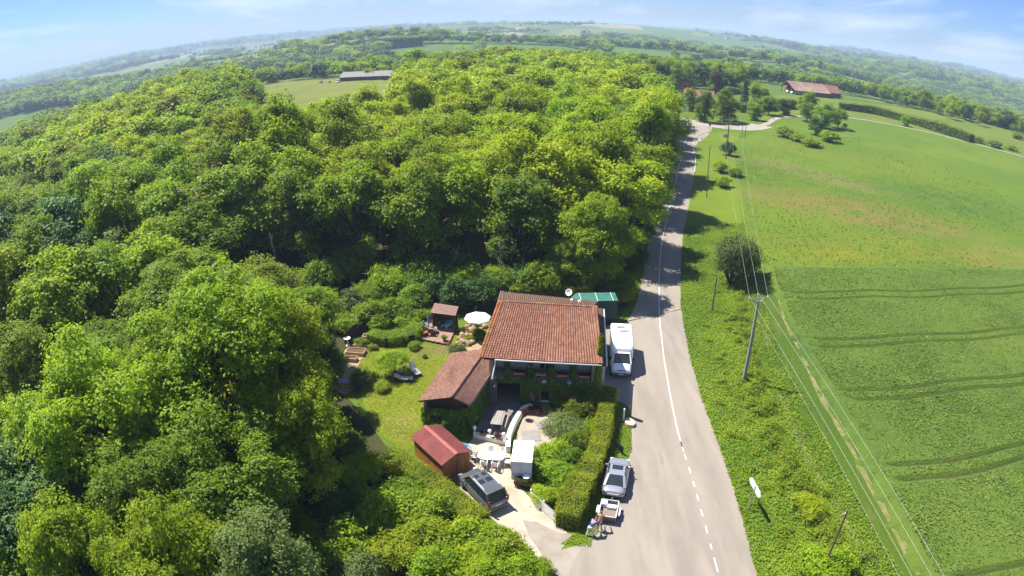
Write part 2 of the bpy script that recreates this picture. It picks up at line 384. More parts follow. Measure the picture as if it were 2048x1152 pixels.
BARK = M('bark', (0.115, 0.09, 0.065), (0.05, 0.04, 0.03), 6, 0.9, 0.1, bump=0.6)
PALEBARK = M('pale_bark', (0.26, 0.23, 0.18), (0.14, 0.12, 0.09), 6, 0.9, 0.1, bump=0.5)
SHAPES = ['round', 'oak', 'tall', 'round', 'oak']
NEAR = [tree_mesh(11 + i, h, cw, b, nl, 66, 13, 0.25, lobe, SHAPES[i]) for i, (h, cw, b, nl, lobe) in enumerate([(15, 5.6, 1.8, 50, .28), (16, 6.6, 1.8, 54, .25), (16.5, 4.8, 2.0, 46, .29), (13, 4.8, 1.2, 42, .29), (14.5, 5.8, 1.5, 52, .24)])]
MID = [tree_mesh(31 + i, h, cw, b, nl, 38, 8, 0.42, lobe, SHAPES[i % 5]) for i, (h, cw, b, nl, lobe) in enumerate([(15, 5.4, 1.4, 42, .28), (16, 6.2, 1.4, 46, .25), (16.5, 4.8, 1.6, 40, .30), (13, 4.8, 1.0, 38, .29), (14.5, 5.6, 1.2, 44, .25), (15.5, 5.2, 1.4, 40, .27)])]
FAR = [tree_mesh(51 + i, h, cw, b, nl, 20, 5, 0.85, lobe, SHAPES[i % 5], False) for i, (h, cw, b, nl, lobe) in enumerate([(15, 5.4, 2.4, 26, .31), (16, 6.4, 2.2, 28, .29), (13, 5.0, 2.0, 24, .33), (14, 5.8, 2.0, 26, .30)])]
DIST = [tree_mesh(71 + i, h, cw, 0.8, 16, 12, 3, 1.9, .36, 'round', False) for i, (h, cw) in enumerate([(14, 6.4), (12, 7.2), (15, 5.6)])]
BUSH = [bush_mesh(91, 20, 52, 9, 0.085), bush_mesh(92, 26, 46, 8, 0.07), bush_mesh(93, 16, 40, 9, 0.11, 0.95)]
BUSHF = [bush_mesh(95, 12, 18, 5, 0.20), bush_mesh(96, 14, 16, 5, 0.24)]
CONI = conifer_mesh(97, 13, 2.6, 5200, 0.42)
for cr, tk in NEAR + MID + FAR + DIST: cr.materials.append(LG['mid']); tk.materials.append(BARK)
for fo, st in BUSH + BUSHF: fo.materials.append(LG['fresh']); st.materials.append(BARK)
CONI[0].materials.append(LG['dark']); CONI[1].materials.append(BARK)

def plant_tree(name, label, group, x, y, z, scale, mesh, mat, rz, sz=1.0, cat='tree', bark=None):
    t = thing(name, label, cat, (x, y, z), rz, group); t.scale = (scale, scale, scale * sz)
    put('trunk', mesh[1], bark, t); put('crown', mesh[0], LG[mat], t)
    return t
def plant_bush(name, label, x, y, r, h, mat, k=0, rz=0.0, z=0.0, group=None, cat='bush', far=False):
    t = thing(name, label, cat, (x, y, z), rz, group); t.scale = (r, r, h / 1.35); fo, st = (BUSHF if far else BUSH)[k]
    put('foliage', fo, LG[mat], t); put('stem', st, None, t)
    return t
def hedge(name, label, path, width, height, mat, leaf=0.085, density=210, wob=0.10, group=None, z=0.0, cat='hedge', stem=True):
    """clipped hedge along a path: solid twig core under a skin of leaves; width/height may be per-point lists"""
    rng = np.random.default_rng(int(abs(path[0][0]) * 97 + len(name) * 131) % 9999)
    P = [Vector((p[0], p[1])) for p in path]; n = len(P)
    ws = width if hasattr(width, '__len__') else [width] * n; hs = height if hasattr(height, '__len__') else [height] * n
    t = thing(name, label, cat, (P[0].x, P[0].y, z), 0, group)
    Vs = []; Ns = []
    secs = []
    for i, p in enumerate(P):
        d = (P[min(i + 1, n - 1)] - P[max(i - 1, 0)]).normalized(); q = Vector((-d.y, d.x)); w = ws[i] / 2 * 0.86; h = hs[i] * 0.93
        L = p + q * w; Q = p - q * w; secs.append([(L.x, L.y, z - .1), (L.x, L.y, z + h), (Q.x, Q.y, z + h), (Q.x, Q.y, z - .1)])
    MB().loft(secs).build('branches', TWIG, t, world=True)
    for i in range(n - 1):
        a, b = P[i], P[i + 1]; d = (b - a); Lh = d.length; d.normalize(); q = Vector((-d.y, d.x))
        for face in ('top', 'l', 'r'):
            wa = (ws[i] + ws[i + 1]) / 2; ha = (hs[i] + hs[i + 1]) / 2
            m = int(1.5 * density * Lh * (wa if face == 'top' else ha)); u = rng.random(m); v = rng.random(m)
            w_ = ws[i] + (ws[i + 1] - ws[i]) * u; h_ = hs[i] + (hs[i + 1] - hs[i]) * u; cx = a.x + (b.x - a.x) * u; cy = a.y + (b.y - a.y) * u
            if face == 'top': o = (v - .5) * w_; zz = h_; nn = np.array([0, 0, 1.0])
            else: s = 1 if face == 'l' else -1; o = s * w_ / 2; zz = v * h_; nn = np.array([q.x * s, q.y * s, 0.25])
            pp = np.stack([cx + q.x * o, cy + q.y * o, z + zz], 1)
            bump = (fbm(cx * 1.0 + (zz if face != 'top' else 0), cy, 0.9, 3, 2) - .5) * wob * 2.2
            pp = pp + nn * bump[:, None] + rng.normal(size=(m, 3)) * wob * 0.35
            Vs.append(pp); Ns.append(unit(nn * (1.5 if face == 'top' else 1) + rng.normal(size=(m, 3)) * 0.42))
    for e, s in ((0, -1), (n - 1, 1)):
        d = (P[min(e + 1, n - 1)] - P[max(e - 1, 0)]).normalized() * s; q = Vector((-d.y, d.x)); m = int(density * ws[e] * hs[e]); o = (rng.random(m) - .5) * ws[e]; zz = rng.random(m) * hs[e]
        pp = np.stack([P[e].x + q.x * o, P[e].y + q.y * o, z + zz], 1); nn = np.array([d.x, d.y, .25]); Vs.append(pp + rng.normal(size=(m, 3)) * wob * .4); Ns.append(unit(nn + rng.normal(size=(m, 3)) * .5))
    PP = np.concatenate(Vs); V, F = leaf_quads(PP, np.concatenate(Ns), leaf, rng)
    tint = np.clip(fbm(PP[:, 0] * 3, PP[:, 1] * 3, 2.2, 8, 3) * 1.5 - .25 + rng.normal(0, .16, len(PP)), 0, 1)
    V -= np.array([P[0].x, P[0].y, z])
    put('foliage', np_mesh('foliage', V, F, np.repeat(tint, 4)), LG[mat], t)
    return t
TWIG = M('twig_core', (0.045, 0.065, 0.012), (0.03, 0.042, 0.01), 5, 0.95, 0.05)
def leaf_skin(name, label, pts_fn, n, leaf, mat, seed, parent=None, cat='climber', loc=(0, 0, 0)):
    rng = np.random.default_rng(seed); P, Nn = pts_fn(rng, n); V, F = leaf_quads(P, Nn, leaf, rng, 0.8)
    tint = np.clip(fbm(P[:, 0] * 2 + P[:, 2], P[:, 1] * 2 + P[:, 2], 1.2, 4, 3) * 1.4 - .2 + rng.normal(0, .15, len(P)), 0, 1)
    return V - np.array(loc), F, np.repeat(tint, 4)
def turf_mesh(P, h, size, rng):
    n = len(P); Q = P + np.stack([np.zeros(n), np.zeros(n), h * rng.random(n)], 1); V, F = leaf_quads(Q, unit(np.array([0, 0, 1.0]) + rng.normal(size=(n, 3)) * .38), size, rng, .5); return V, F
def grass_mesh(P, h, w, rng, lean=0.35):
    n = len(P); a = rng.random(n) * 6.283; hh = h * (0.6 + 0.8 * rng.random(n)); ww = w * (0.7 + .6 * rng.random(n))
    V = np.empty((n, 3, 3)); dx = np.cos(a) * ww; dy = np.sin(a) * ww
    V[:, 0] = P; V[:, 0, 0] -= dx; V[:, 0, 1] -= dy; V[:, 1] = P; V[:, 1, 0] += dx; V[:, 1, 1] += dy
    V[:, 2] = P + np.stack([rng.normal(0, lean, n) * hh, rng.normal(0, lean, n) * hh, hh], 1)
    return V.reshape(-1, 3), np.arange(n * 3).reshape(-1, 3)
def scatter_poly(poly, n, rng):
    xs = [p[0] for p in poly]; ys = [p[1] for p in poly]; X = []; k = 0
    while k < n:
        x = rng.uniform(min(xs), max(xs), n); y = rng.uniform(min(ys), max(ys), n); m = in_poly(x, y, poly); X.append(np.stack([x[m], y[m], np.zeros(m.sum())], 1)); k += m.sum()
    return np.concatenate(X)[:n]

# ------------------------------------------------------------------ stuff scattered with geometry nodes (far woods)
def scatter_stuff(name, pts, scale, rot, idx, protos, label, cat):
    pc = bpy.data.collections.new(name + '_kinds')
    for k, (me, mat) in enumerate(protos):
        o = bpy.data.objects.new('%s_%02d' % (name, k), me); pc.objects.link(o)
        if mat: o.material_slots[0].link = 'OBJECT'; o.material_slots[0].material = mat
    me = bpy.data.meshes.new(name); me.vertices.add(len(pts)); me.vertices.foreach_set('co', np.asarray(pts, np.float32).ravel())
    for nm, ty, arr in (('s', 'FLOAT', scale), ('rot', 'FLOAT', rot), ('pick', 'INT', idx)):
        a = me.attributes.new(nm, ty, 'POINT'); a.data.foreach_set('value', np.asarray(arr, np.int32 if ty == 'INT' else np.float32))
    o = bpy.data.objects.new(name, me); COL.objects.link(o)
    g = bpy.data.node_groups.new(name, 'GeometryNodeTree'); g.interface.new_socket('Geometry', in_out='INPUT', socket_type='NodeSocketGeometry'); g.interface.new_socket('Geometry', in_out='OUTPUT', socket_type='NodeSocketGeometry')
    nn = g.nodes.new; gi = nn('NodeGroupInput'); go = nn('NodeGroupOutput'); ip = nn('GeometryNodeInstanceOnPoints'); ci = nn('GeometryNodeCollectionInfo')
    ci.inputs['Collection'].default_value = pc; ci.inputs['Separate Children'].default_value = True; ci.inputs['Reset Children'].default_value = True
    def attr(nm, ty):
        a = nn('GeometryNodeInputNamedAttribute'); a.data_type = ty; a.inputs['Name'].default_value = nm; return a.outputs['Attribute']
    ip.inputs['Pick Instance'].default_value = True
    cx = nn('ShaderNodeCombineXYZ'); L = g.links.new; L(attr('rot', 'FLOAT'), cx.inputs[2])
    er = nn('FunctionNodeEulerToRotation'); L(cx.outputs[0], er.inputs[0])
    L(gi.outputs[0], ip.inputs['Points']); L(ci.outputs[0], ip.inputs['Instance']); L(attr('pick', 'INT'), ip.inputs['Instance Index']); L(er.outputs[0], ip.inputs['Rotation']); L(attr('s', 'FLOAT'), ip.inputs['Scale']); L(ip.outputs[0], go.inputs[0])
    md = o.modifiers.new('scatter', 'NODES'); md.node_group = g
    return tag(o, label, cat, kind='stuff')
# ------------------------------------------------------------------ terrain
RIDGE = [(-400, -26), (60, -26), (150, -52), (300, -150), (420, -190), (700, -280), (2000, -700)]
def land(x, y):
    x = np.asarray(x, float); y = np.asarray(y, float); r = np.hypot(x, y)
    d = np.interp(y, [p[0] for p in RIDGE], [p[1] for p in RIDGE]) - x
    near = -34 * sstep(d / 330)
    roll = -30 + 46 * (fbm(x, y, 900, 1, 3) - .5) + 22 * (fbm(x, y, 330, 6, 2) - .5)
    roll = roll - 14 * sstep((r - 1500) / 5000)
    az = np.arctan2(x, y)
    hill = 40 * np.exp(-((x - 60) / 520) ** 2 - ((y - 2500) / 500) ** 2) + 32 * np.exp(-((x - 900) / 700) ** 2 - ((y - 2600) / 500) ** 2)
    hill = hill + 8 * np.exp(-((x - 1900) / 900) ** 2 - ((y - 2700) / 900) ** 2) + 30 * np.exp(-((x + 820) / 260) ** 2 - ((y - 860) / 180) ** 2)
    hill = hill + 12 * np.exp(-((x - 2600) / 700) ** 2 - ((y - 1600) / 700) ** 2) + 34 * np.exp(-((x - 330) / 260) ** 2 - ((y - 900) / 240) ** 2)
    hill = hill + 30 * np.exp(-((x + 250) / 300) ** 2 - ((y - 1050) / 220) ** 2)
    w = sstep((r - 330) / 520)
    return near * (1 - w) + (roll + hill) * w
def hz(x, y): return float(land(x, y))

MEADOW_L = [(-60, 142), (-29, 166), (-43, 240), (-54, 310), (-56, 348), (-92, 372), (-104, 402), (-140, 428), (-172, 424), (-158, 380), (-134, 312), (-98, 232)]
def wood_far(x, y):
    """0..1 where the countryside beyond is wooded"""
    f = fbm(x, y, 420, 21, 4); v = 0.5 * vnoise(x, y, 1400, 33) + 0.5 * f
    return v
FIELD_S = 190.0
# polar sheet, fine near the camera and reaching to the horizon
na, nr = 420, 260
rad = np.concatenate([[0.0], np.geomspace(3, 24000, nr)])
ang = np.linspace(0, 2 * np.pi, na, endpoint=False)
A, RR = np.meshgrid(ang, rad); X = RR * np.sin(A); Y = RR * np.cos(A); Z = land(X, Y)
V = np.stack([X, Y, Z], -1).reshape(-1, 3); F = []
i = np.arange(nr)[:, None] * na; j = np.arange(na)[None, :]; j2 = (j + 1) % na
F = np.stack([i + j, i + j2, i + na + j2, i + na + j], -1).reshape(-1, 4)
ground_me = np_mesh('ground', V, F, None, smooth=True)
def set_attr(me, nm, arr):
    a = me.attributes.new(nm, 'FLOAT', 'POINT'); a.data.foreach_set('value', np.asarray(arr, np.float32).ravel())

WOOD = [(12.5, 64), (16.5, 78), (21, 95), (28, 117), (34, 138), (44, 176), (50, 205), (50, 245), (38, 320), (0, 350), (-58, 345), (-64, 298), (-88, 272), (-112, 264), (-142, 314), (-160, 345), (-172, 300), (-186, 262), (-240, 275), (-320, 322), (-370, 250), (-330, 60), (-150, -30), (-60, -30), (-12, -10), (-10, 8), (-12.5, 20), (-13, 30), (-15.5, 40), (-17.5, 50), (-21, 56), (-34, 63), (-29, 72), (-14, 73.5), (-4, 73), (4, 71)]
wmask = (in_poly(V[:, 0], V[:, 1], WOOD) & ~in_poly(V[:, 0], V[:, 1], MEADOW_L)).astype(float)
rr = np.hypot(V[:, 0], V[:, 1])
set_attr(ground_me, 'wood', np.maximum(wmask, np.where(rr > 430, sstep((wood_far(V[:, 0], V[:, 1]) - .475) / .03), 0)))

def tidy_wood(x, y): return in_poly(x, y, WOOD) & ~in_poly(x, y, MEADOW_L)
def ground_material():
    m, t, o = nodes('countryside'); nn = t.nodes.new; L = t.links.new
    b = nn('ShaderNodeBsdfPrincipled'); b.inputs['Roughness'].default_value = 0.9; b.inputs['Specular IOR Level'].default_value = 0.1; L(b.outputs[0], o.inputs[0])
    ge = nn('ShaderNodeNewGeometry')
    def noise(sc, det=4):
        n = nn('ShaderNodeTexNoise'); n.inputs['Scale'].default_value = sc; n.inputs['Detail'].default_value = det; L(ge.outputs['Position'], n.inputs['Vector']); return n.outputs['Fac']
    def rng_(v, a, c, lo=0, hi=1):
        r = nn('ShaderNodeMapRange'); r.inputs[1].default_value = a; r.inputs[2].default_value = c; r.inputs[3].default_value = lo; r.inputs[4].default_value = hi; L(v, r.inputs[0]); return r.outputs[0]
    def mix(f, a, c):
        x = nn('ShaderNodeMix'); x.data_type = 'RGBA'; L(f, x.inputs[0]) if hasattr(f, 'links') else setattr(x.inputs[0], 'default_value', f)
        for v, k in ((a, 6), (c, 7)):
            if hasattr(v, 'links'): L(v, x.inputs[k])
            else: x.inputs[k].default_value = c4(v)
        return x.outputs[2]
    vo = nn('ShaderNodeTexVoronoi'); vo.inputs['Scale'].default_value = 1 / FIELD_S; vo.inputs['Randomness'].default_value = 0.9
    mp_ = nn('ShaderNodeMapping'); mp_.inputs['Scale'].default_value = (1, 0.62, 0); mp_.inputs['Rotation'].default_value = (0, 0, 0.5); L(ge.outputs['Position'], mp_.inputs[0])
    dn = nn('ShaderNodeTexNoise'); dn.inputs['Scale'].default_value = .01; L(mp_.outputs[0], vo.inputs['Vector'])
    sp = nn('ShaderNodeSeparateColor'); L(vo.outputs['Color'], sp.inputs[0])
    rampn = nn('ShaderNodeValToRGB'); cr = rampn.color_ramp; cr.interpolation = 'CONSTANT'
    for k, (p, c) in enumerate([(0, (.07, .12, .016)), (.2, (.105, .145, .022)), (.38, (.06, .108, .016)), (.55, (.13, .15, .034)), (.70, (.08, .132, .022)), (.84, (.175, .165, .055)), (.93, (.30, .235, .135))]):
        e = cr.elements[k] if k < 2 else cr.elements.new(p); e.position = p; e.color = c4(c)
    L(sp.outputs[0], rampn.inputs[0])
    grass = mix(rng_(noise(.35), .35, .65), (.065, .118, .009), (.095, .142, .011))
    grass = mix(rng_(noise(.06, 5), .42, .6, 0, .7), grass, (.125, .15, .018)); fine = mix(rng_(noise(3.5), .3, .7), grass, (.07, .12, .011))
    ln = nn('ShaderNodeVectorMath'); ln.operation = 'LENGTH'; L(ge.outputs['Position'], ln.inputs[0])
    land_c = mix(rng_(ln.outputs['Value'], 300, 420), fine, mix(rng_(noise(.02), .35, .65, 0, .5), rampn.outputs[0], (.085, .15, .03)))
    a = nn('ShaderNodeAttribute'); a.attribute_name = 'wood'
    litter = mix(rng_(noise(1.1), .35, .65), (.035, .042, .014), (.065, .055, .028))
    L(mix(a.outputs['Fac'], land_c, litter), b.inputs['Base Color'])
    return m
tag(put('ground', ground_me, ground_material()), kind='structure')

# ------------------------------------------------------------------ roads
ASPHALT = M('asphalt', (0.275, 0.238, 0.190), (0.208, 0.182, 0.150), 0.75, 0.9, 0.2, bump=0.12, bscale=38, stretch=(1, .16, 1), c3=(0.262, 0.226, 0.182), scale3=0.16, world=True)
LANEMAT = M('lane_asphalt', (0.30, 0.268, 0.23), (0.26, 0.232, 0.20), 0.4, 0.9, 0.2, world=True)
PAINT = M('road_paint', (0.62, 0.61, 0.57), (0.40, 0.37, 0.33), 3.0, 0.7, 0.3, lo=.5, hi=.75, world=True)
TARMAC = M('tar_patch', (0.20, 0.18, 0.155), (0.25, 0.222, 0.19), 1.6, 0.9, 0.2, world=True)
GRAVEL = M('pale_gravel', (0.36, 0.31, 0.23), (0.46, 0.40, 0.31), 0.8, 0.95, 0.1, bump=0.5, bscale=26, c3=(0.29, 0.235, 0.165), scale3=0.35, world=True)
CONCRETE = M('concrete', (0.21, 0.195, 0.175), (0.165, 0.155, 0.14), 1.2, 0.9, 0.15, bump=0.1, world=True)
rl = smooth_line([(5, -30), (4, 0), (3.2, 20), (2.9, 27), (4.7, 30.5), (6.3, 33.6), (7.6, 36.8), (9.0, 40), (10.1, 43.5), (10.2, 46.2), (8.7, 48.2), (8.5, 53), (8.9, 58), (10.6, 61.8), (13.2, 63.6), (16.7, 74.4), (21.3, 92), (28, 113.5), (34.5, 136), (46, 178), (55.5, 214)], 6)
rr_ = smooth_line([(14.2, -30), (14.8, 0), (15.7, 18), (16.0, 26), (16.45, 31), (16.85, 36.3), (17.1, 41.5), (17.3, 46.8), (17.6, 49.5), (17.8, 51.5), (18.0, 54), (18.6, 58.2), (19.3, 62.5), (19.8, 65.4), (20.4, 68.3), (26.1, 89.9), (32.6, 110.5), (39.4, 132), (49.5, 166), (58.5, 184), (66, 203)], 6)
strip('road', rl, rr_, 0.012, ASPHALT)
lane_path = smooth_line([(-30, 262), (20, 232), (48, 216), (64, 204), (76, 201), (88, 212), (103, 233), (124, 247), (148, 253), (172, 241), (197, 216), (216, 197), (262, 158), (330, 100)], 8)
ribbon('country_lane', lane_path[:40], 8.0, 0.020, LANEMAT); ribbon('country_lane', lane_path[38:], 2.4, 0.028, LANEMAT)
cl = smooth_line([(12.9, 15), (13.34, 26.3), (13.73, 36), (13.94, 42.5), (14.75, 50.4), (15.69, 57.3), (17.64, 68.3), (22.81, 89.8), (32.95, 123), (44.15, 159.5), (50, 178)], 40)
def arc(path, a, b):
    o = []; s = 0.0
    for p, q in zip(path, path[1:]):
        if a <= s <= b: o.append(p)
        s += (q - p).length
    return o
ribbon('road_marking', [p for p in cl if p.y > 39.4], 0.10, 0.020, PAINT)
s = 0.0; L0 = arc(cl, 0, 27); tot = sum((b - a).length for a, b in zip(L0, L0[1:])); s = 3.0
while s < 25.2:
    ln_ = 1.5 if s < 13 else 0.9
    seg = arc(cl, s, s + ln_)
    if len(seg) > 1: ribbon('road_marking', seg, 0.09, 0.020, PAINT)
    s += ln_ + (0.75 if s > 13 else 0.6)
# worn tar patches in the lay-by
rg = np.random.default_rng(3)
def blob(cx, cy, rx, ry, n=16, rot=0.0, k=.28):
    o = []
    for i in range(n):
        a = 2 * math.pi * i / n; q = 1 + rg.normal(0, k * .5); x = rx * q * math.cos(a); y = ry * q * math.sin(a)
        o.append((cx + x * math.cos(rot) - y * math.sin(rot), cy + x * math.sin(rot) + y * math.cos(rot)))
    return o
for px, py, rx, ry in ((1322, 915, .16, 1.3), (1250, 800, .4, .5)):
    c = at(px, py); sheet('tar_patch', blob(c.x, c.y, rx, ry), 0.017, TARMAC)
# kerb and white edge line at the junction corner
KERB = M('kerb_stone', (0.40, 0.36, 0.30), (0.33, 0.30, 0.25), 2, 0.85, 0.2)
kp = smooth_line([at(1389, 345), at(1391, 315), at(1387, 295), at(1390, 278), at(1402, 268), at(1425, 264)], 6)
km = MB()
for a, b in zip(kp, kp[1:]): km.bar((a.x, a.y, .06), (b.x, b.y, .06), .28, .14)
tag(km.build('kerb', KERB), kind='structure')
ribbon('road_marking', [at(1352, 234), at(1375, 239), at(1410, 245), at(1440, 250)], 0.6, 0.034, PAINT)
# driveway and forecourt, with a step of gravel over the road edge
drive = [at(*p) for p in ((978, 1030), (1030, 1082), (1080, 1140), (1118, 1125), (1150, 1085), (1125, 1055), (1075, 1010), (1050, 985), (1030, 960), (1015, 925), (1022, 905), (1005, 880), (948, 872), (930, 900), (905, 950), (925, 985), (960, 1010))]
sheet('gravel_driveway', drive, 0.006, GRAVEL)
APRON = M('drive_apron', (0.235, 0.20, 0.16), (0.30, 0.26, 0.21), 0.7, 0.95, 0.1, bump=0.3, bscale=20, world=True)
sheet('driveway_apron', [at(*p) for p in ((1058, 1072), (1112, 1150), (1135, 1152), (1172, 1075), (1152, 1068), (1118, 1066), (1075, 1045), (1045, 1040))], 0.016, APRON)
court = [at(*p) for p in ((948, 872), (1004, 884), (1040, 835), (1062, 818), (1120, 822), (1185, 815), (1190, 800), (1035, 790), (1035, 770), (990, 770), (975, 800))]
sheet('courtyard', court, 0.010, CONCRETE)
inner = [at(*p) for p in ((990, 800), (1042, 800), (1036, 772), (992, 772))]

# ------------------------------------------------------------------ fields, verges, lawn
def field_material(name, g1, g2, dry, wild, spots, patches, bump=.5):
    m, t, o = nodes(name); nn = t.nodes.new; L = t.links.new
    b = nn('ShaderNodeBsdfPrincipled'); b.inputs['Roughness'].default_value = 0.85; b.inputs['Specular IOR Level'].default_value = 0.15; L(b.outputs[0], o.inputs[0])
    ge = nn('ShaderNodeNewGeometry')
    def noise(sc, det=5, st=(1, 1, 1), rot=0.0):
        mp_ = nn('ShaderNodeMapping'); mp_.inputs['Scale'].default_value = st; mp_.inputs['Rotation'].default_value = (0, 0, rot); L(ge.outputs['Position'], mp_.inputs[0])
        n = nn('ShaderNodeTexNoise'); n.inputs['Scale'].default_value = sc; n.inputs['Detail'].default_value = det; n.inputs['Roughness'].default_value = .62; L(mp_.outputs[0], n.inputs['Vector']); return n.outputs['Fac']
    def rng_(v, a, c, lo=0, hi=1):
        r = nn('ShaderNodeMapRange'); r.inputs[1].default_value = a; r.inputs[2].default_value = c; r.inputs[3].default_value = lo; r.inputs[4].default_value = hi; L(v, r.inputs[0]); return r.outputs[0]
    def mix(f, a, c):
        x = nn('ShaderNodeMix'); x.data_type = 'RGBA'; L(f, x.inputs[0])
        for v, k in ((a, 6), (c, 7)):
            if hasattr(v, 'links'): L(v, x.inputs[k])
            else: x.inputs[k].default_value = c4(v)
        return x.outputs[2]
    def mul(a, c):
        x = nn('ShaderNodeMath'); x.operation = 'MULTIPLY'; L(a, x.inputs[0])
        if hasattr(c, 'links'): L(c, x.inputs[1])
        else: x.inputs[1].default_value = c
        return x.outputs[0]
    col = mix(rng_(noise(.09), .35, .65), g1, g2)
    col = mix(rng_(noise(2.6, 6), .32, .68, 0, .8), col, tuple(k * .66 for k in g1)); col = mix(rng_(noise(.03, 3), .42, .62, 0, .5), col, (g2[0] * 1.25, g2[1] * 1.08, g2[2])); col = mix(rng_(noise(9, 3), .5, .75, 0, .5), col, tuple(k * 1.35 for k in g2))
    for (cx, cy, rx, ry, rot, colr, amt) in patches:
        mp_ = nn('ShaderNodeMapping'); mp_.vector_type = 'TEXTURE'; mp_.inputs['Location'].default_value = (cx, cy, 0); mp_.inputs['Rotation'].default_value = (0, 0, rot); mp_.inputs['Scale'].default_value = (rx, ry, 1e6)
        L(ge.outputs['Position'], mp_.inputs[0]); g = nn('ShaderNodeTexGradient'); g.gradient_type = 'SPHERICAL'; L(mp_.outputs[0], g.inputs[0])
        f = mul(rng_(g.outputs['Fac'], 0, .55), rng_(noise(.22, 6), .34, .6, 0, amt)); col = mix(f, col, colr)
    if wild: col = mix(rng_(noise(.5, 6, (1, .4, 1), .6), .58, .72, 0, wild), col, dry)
    if spots:
        f = mul(rng_(noise(1.6, 2), .70, .74, 0, 1), rng_(noise(.06), .5, .62)); col = mix(mul(f, spots), col, (.55, .58, .45))
    L(col, b.inputs['Base Color'])
    if bump:
        bp = nn('ShaderNodeBump'); bp.inputs['Strength'].default_value = bump; bp.inputs['Distance'].default_value = .25; L(noise(5, 6), bp.inputs['Height']); L(bp.outputs[0], b.inputs['Normal'])
    return m
MEADOW = field_material('meadow_grass', (.075, .140, .009), (.100, .158, .011), (.15, .125, .035), .35, .7,
    [(58, 112, 26, 12, -.75, (.15, .13, .03), .7), (72, 108, 34, 13, -.55, (.155, .125, .032), .8), (62, 88, 34, 7, -.1, (.14, .15, .012), .7), (70, 140, 32, 9, -.8, (.16, .135, .05), .75), (50, 84, 14, 3.5, -.05, (.17, .165, .006), .9),
     (95, 165, 36, 12, -.7, (.11, .135, .014), .7), (92, 84, 26, 9, 0, (.15, .14, .03), .8), (110, 120, 34, 22, -.4, (.045, .10, .012), .8), (52, 140, 20, 26, .3, (.055, .112, .008), .8)])
VERGE = field_material('verge_grass', (.085, .150, .008), (.125, .175, .011), (.17, .16, .035), .55, 0, [])
LAWN = field_material('lawn_grass', (.135, .175, .008), (.165, .195, .010), (.16, .125, .04), .35, 0, [(-8.2, 56.3, 3.2, 1.6, .1, (.17, .125, .065), 1.0), (-14.5, 47, 1.6, 2.6, 0, (.17, .125, .06), .8), (-9.5, 44, 2, 1.5, 0, (.2, .19, .05), .8)], bump=.25)
PASTURE = field_material('pasture_grass', (.092, .138, .013), (.12, .158, .018), (.15, .135, .05), .6, .5, [])
BEATEN = M('beaten_earth', (.20, .175, .075), (.11, .13, .03), 1.6, .95, .1, lo=.4, hi=.62, world=True)
road_r = [p for p in rr_ if p.y > -12]
# verge strip from the road edge out to the field
vo_ = smooth_line([(27, -12), (26.6, 20), (26.4, 29), (27.3, 44), (28.6, 56), (31, 67), (33.5, 79), (38.5, 96), (48, 126), (60, 163), (66, 178)], 8)
sheet('verge', [(p.x - .1, p.y) for p in road_r if p.y < 176] + [(62, 190), (72, 193)] + [(p.x, p.y) for p in reversed(vo_)], 0.006, VERGE)
sheet('meadow', [(p.x - .6, p.y) for p in vo_ if p.y > 76] + [(72, 186), (86, 205), (104, 228), (125, 243), (148, 249), (171, 238), (196, 213), (215, 194), (260, 155), (300, 118), (300, 74), (200, 76)], 0.010, MEADOW)
sheet('pasture', [(88, 216), (103, 238), (124, 252), (148, 258), (174, 246), (200, 221), (260, 172), (340, 140), (360, 200), (300, 290), (235, 330), (150, 330), (110, 290)], 0.010, PASTURE)
gx_ = np.arange(-180, -24, 4.0); gy_ = np.arange(138, 436, 4.0); GX, GY = np.meshgrid(gx_, gy_); ins = in_poly(GX, GY, MEADOW_L); nxg = len(gx_)
FF = [(r_ * nxg + c_, r_ * nxg + c_ + 1, (r_ + 1) * nxg + c_ + 1, (r_ + 1) * nxg + c_) for r_ in range(len(gy_) - 1) for c_ in range(nxg - 1) if ins[r_, c_] and ins[r_ + 1, c_] and ins[r_, c_ + 1] and ins[r_ + 1, c_ + 1]]
tag(put('hill_meadow', np_mesh('hill_meadow', np.stack([GX, GY, land(GX, GY) + .35], -1).reshape(-1, 3), FF, smooth=True), field_material('hill_meadow_grass', (.115, .145, .018), (.145, .165, .022), (.19, .165, .06), .6, .4, [])), kind='structure')
MARGIN = field_material('field_margin', (.052, .100, .008), (.070, .118, .010), (.15, .12, .035), .5, 0, [])
so_ = smooth_line([(24.2, -12), (24.2, 26), (24.6, 38), (25.4, 48), (27.2, 58), (29.5, 68), (32.5, 78)], 8)
sheet('field_margin', [(p.x, p.y) for p in so_] + [(37.5, 80)] + [(left_e, yy_) for left_e, yy_ in ((34.6, 69), (32.2, 56), (30.4, 40), (29.2, 25), (28, -12))], 0.0135, MARGIN)
# wheat: a standing crop with wheel tracks pressed through it
def tram(x, k):
    ys = [(69.6, 67.6), (57.0, 55.3), (46.6, 44.9), (34.9, 33.0), (22.2, 20.4), (11.0, 9.2)][k]
    return ys, (0.0013 * (x - 45) ** 2 * (1 if x > 45 else .5) + 0.25 * math.sin(x * .35 + k * 2) + 0.012 * (x - 45))
wx = np.concatenate([np.arange(26.0, 60, .45), np.arange(60, 150, 1.2)]); rows = []
base_rows = []
edges = [79.0]
for k in range(6):
    (a, b), _ = tram(45, k)
    for c in (a, b): base_rows += [(c + .52, 0.0, k), (c + .34, 0.0, k), (c + .28, 1, k), (c - .28, 1, k), (c - .34, 0.0, k), (c - .52, 0.0, k)]
fill = []
ycur = 79.0
tr_ys = sorted([r[0] for r in base_rows], reverse=True)
yy = 79.0
while yy > -8:
    if min(abs(yy - q) for q in tr_ys) > 0.3: fill.append((yy, 0.0, -1))
    yy -= 0.42 if yy > 15 else .9
allr = sorted(base_rows + fill, key=lambda r: -r[0])
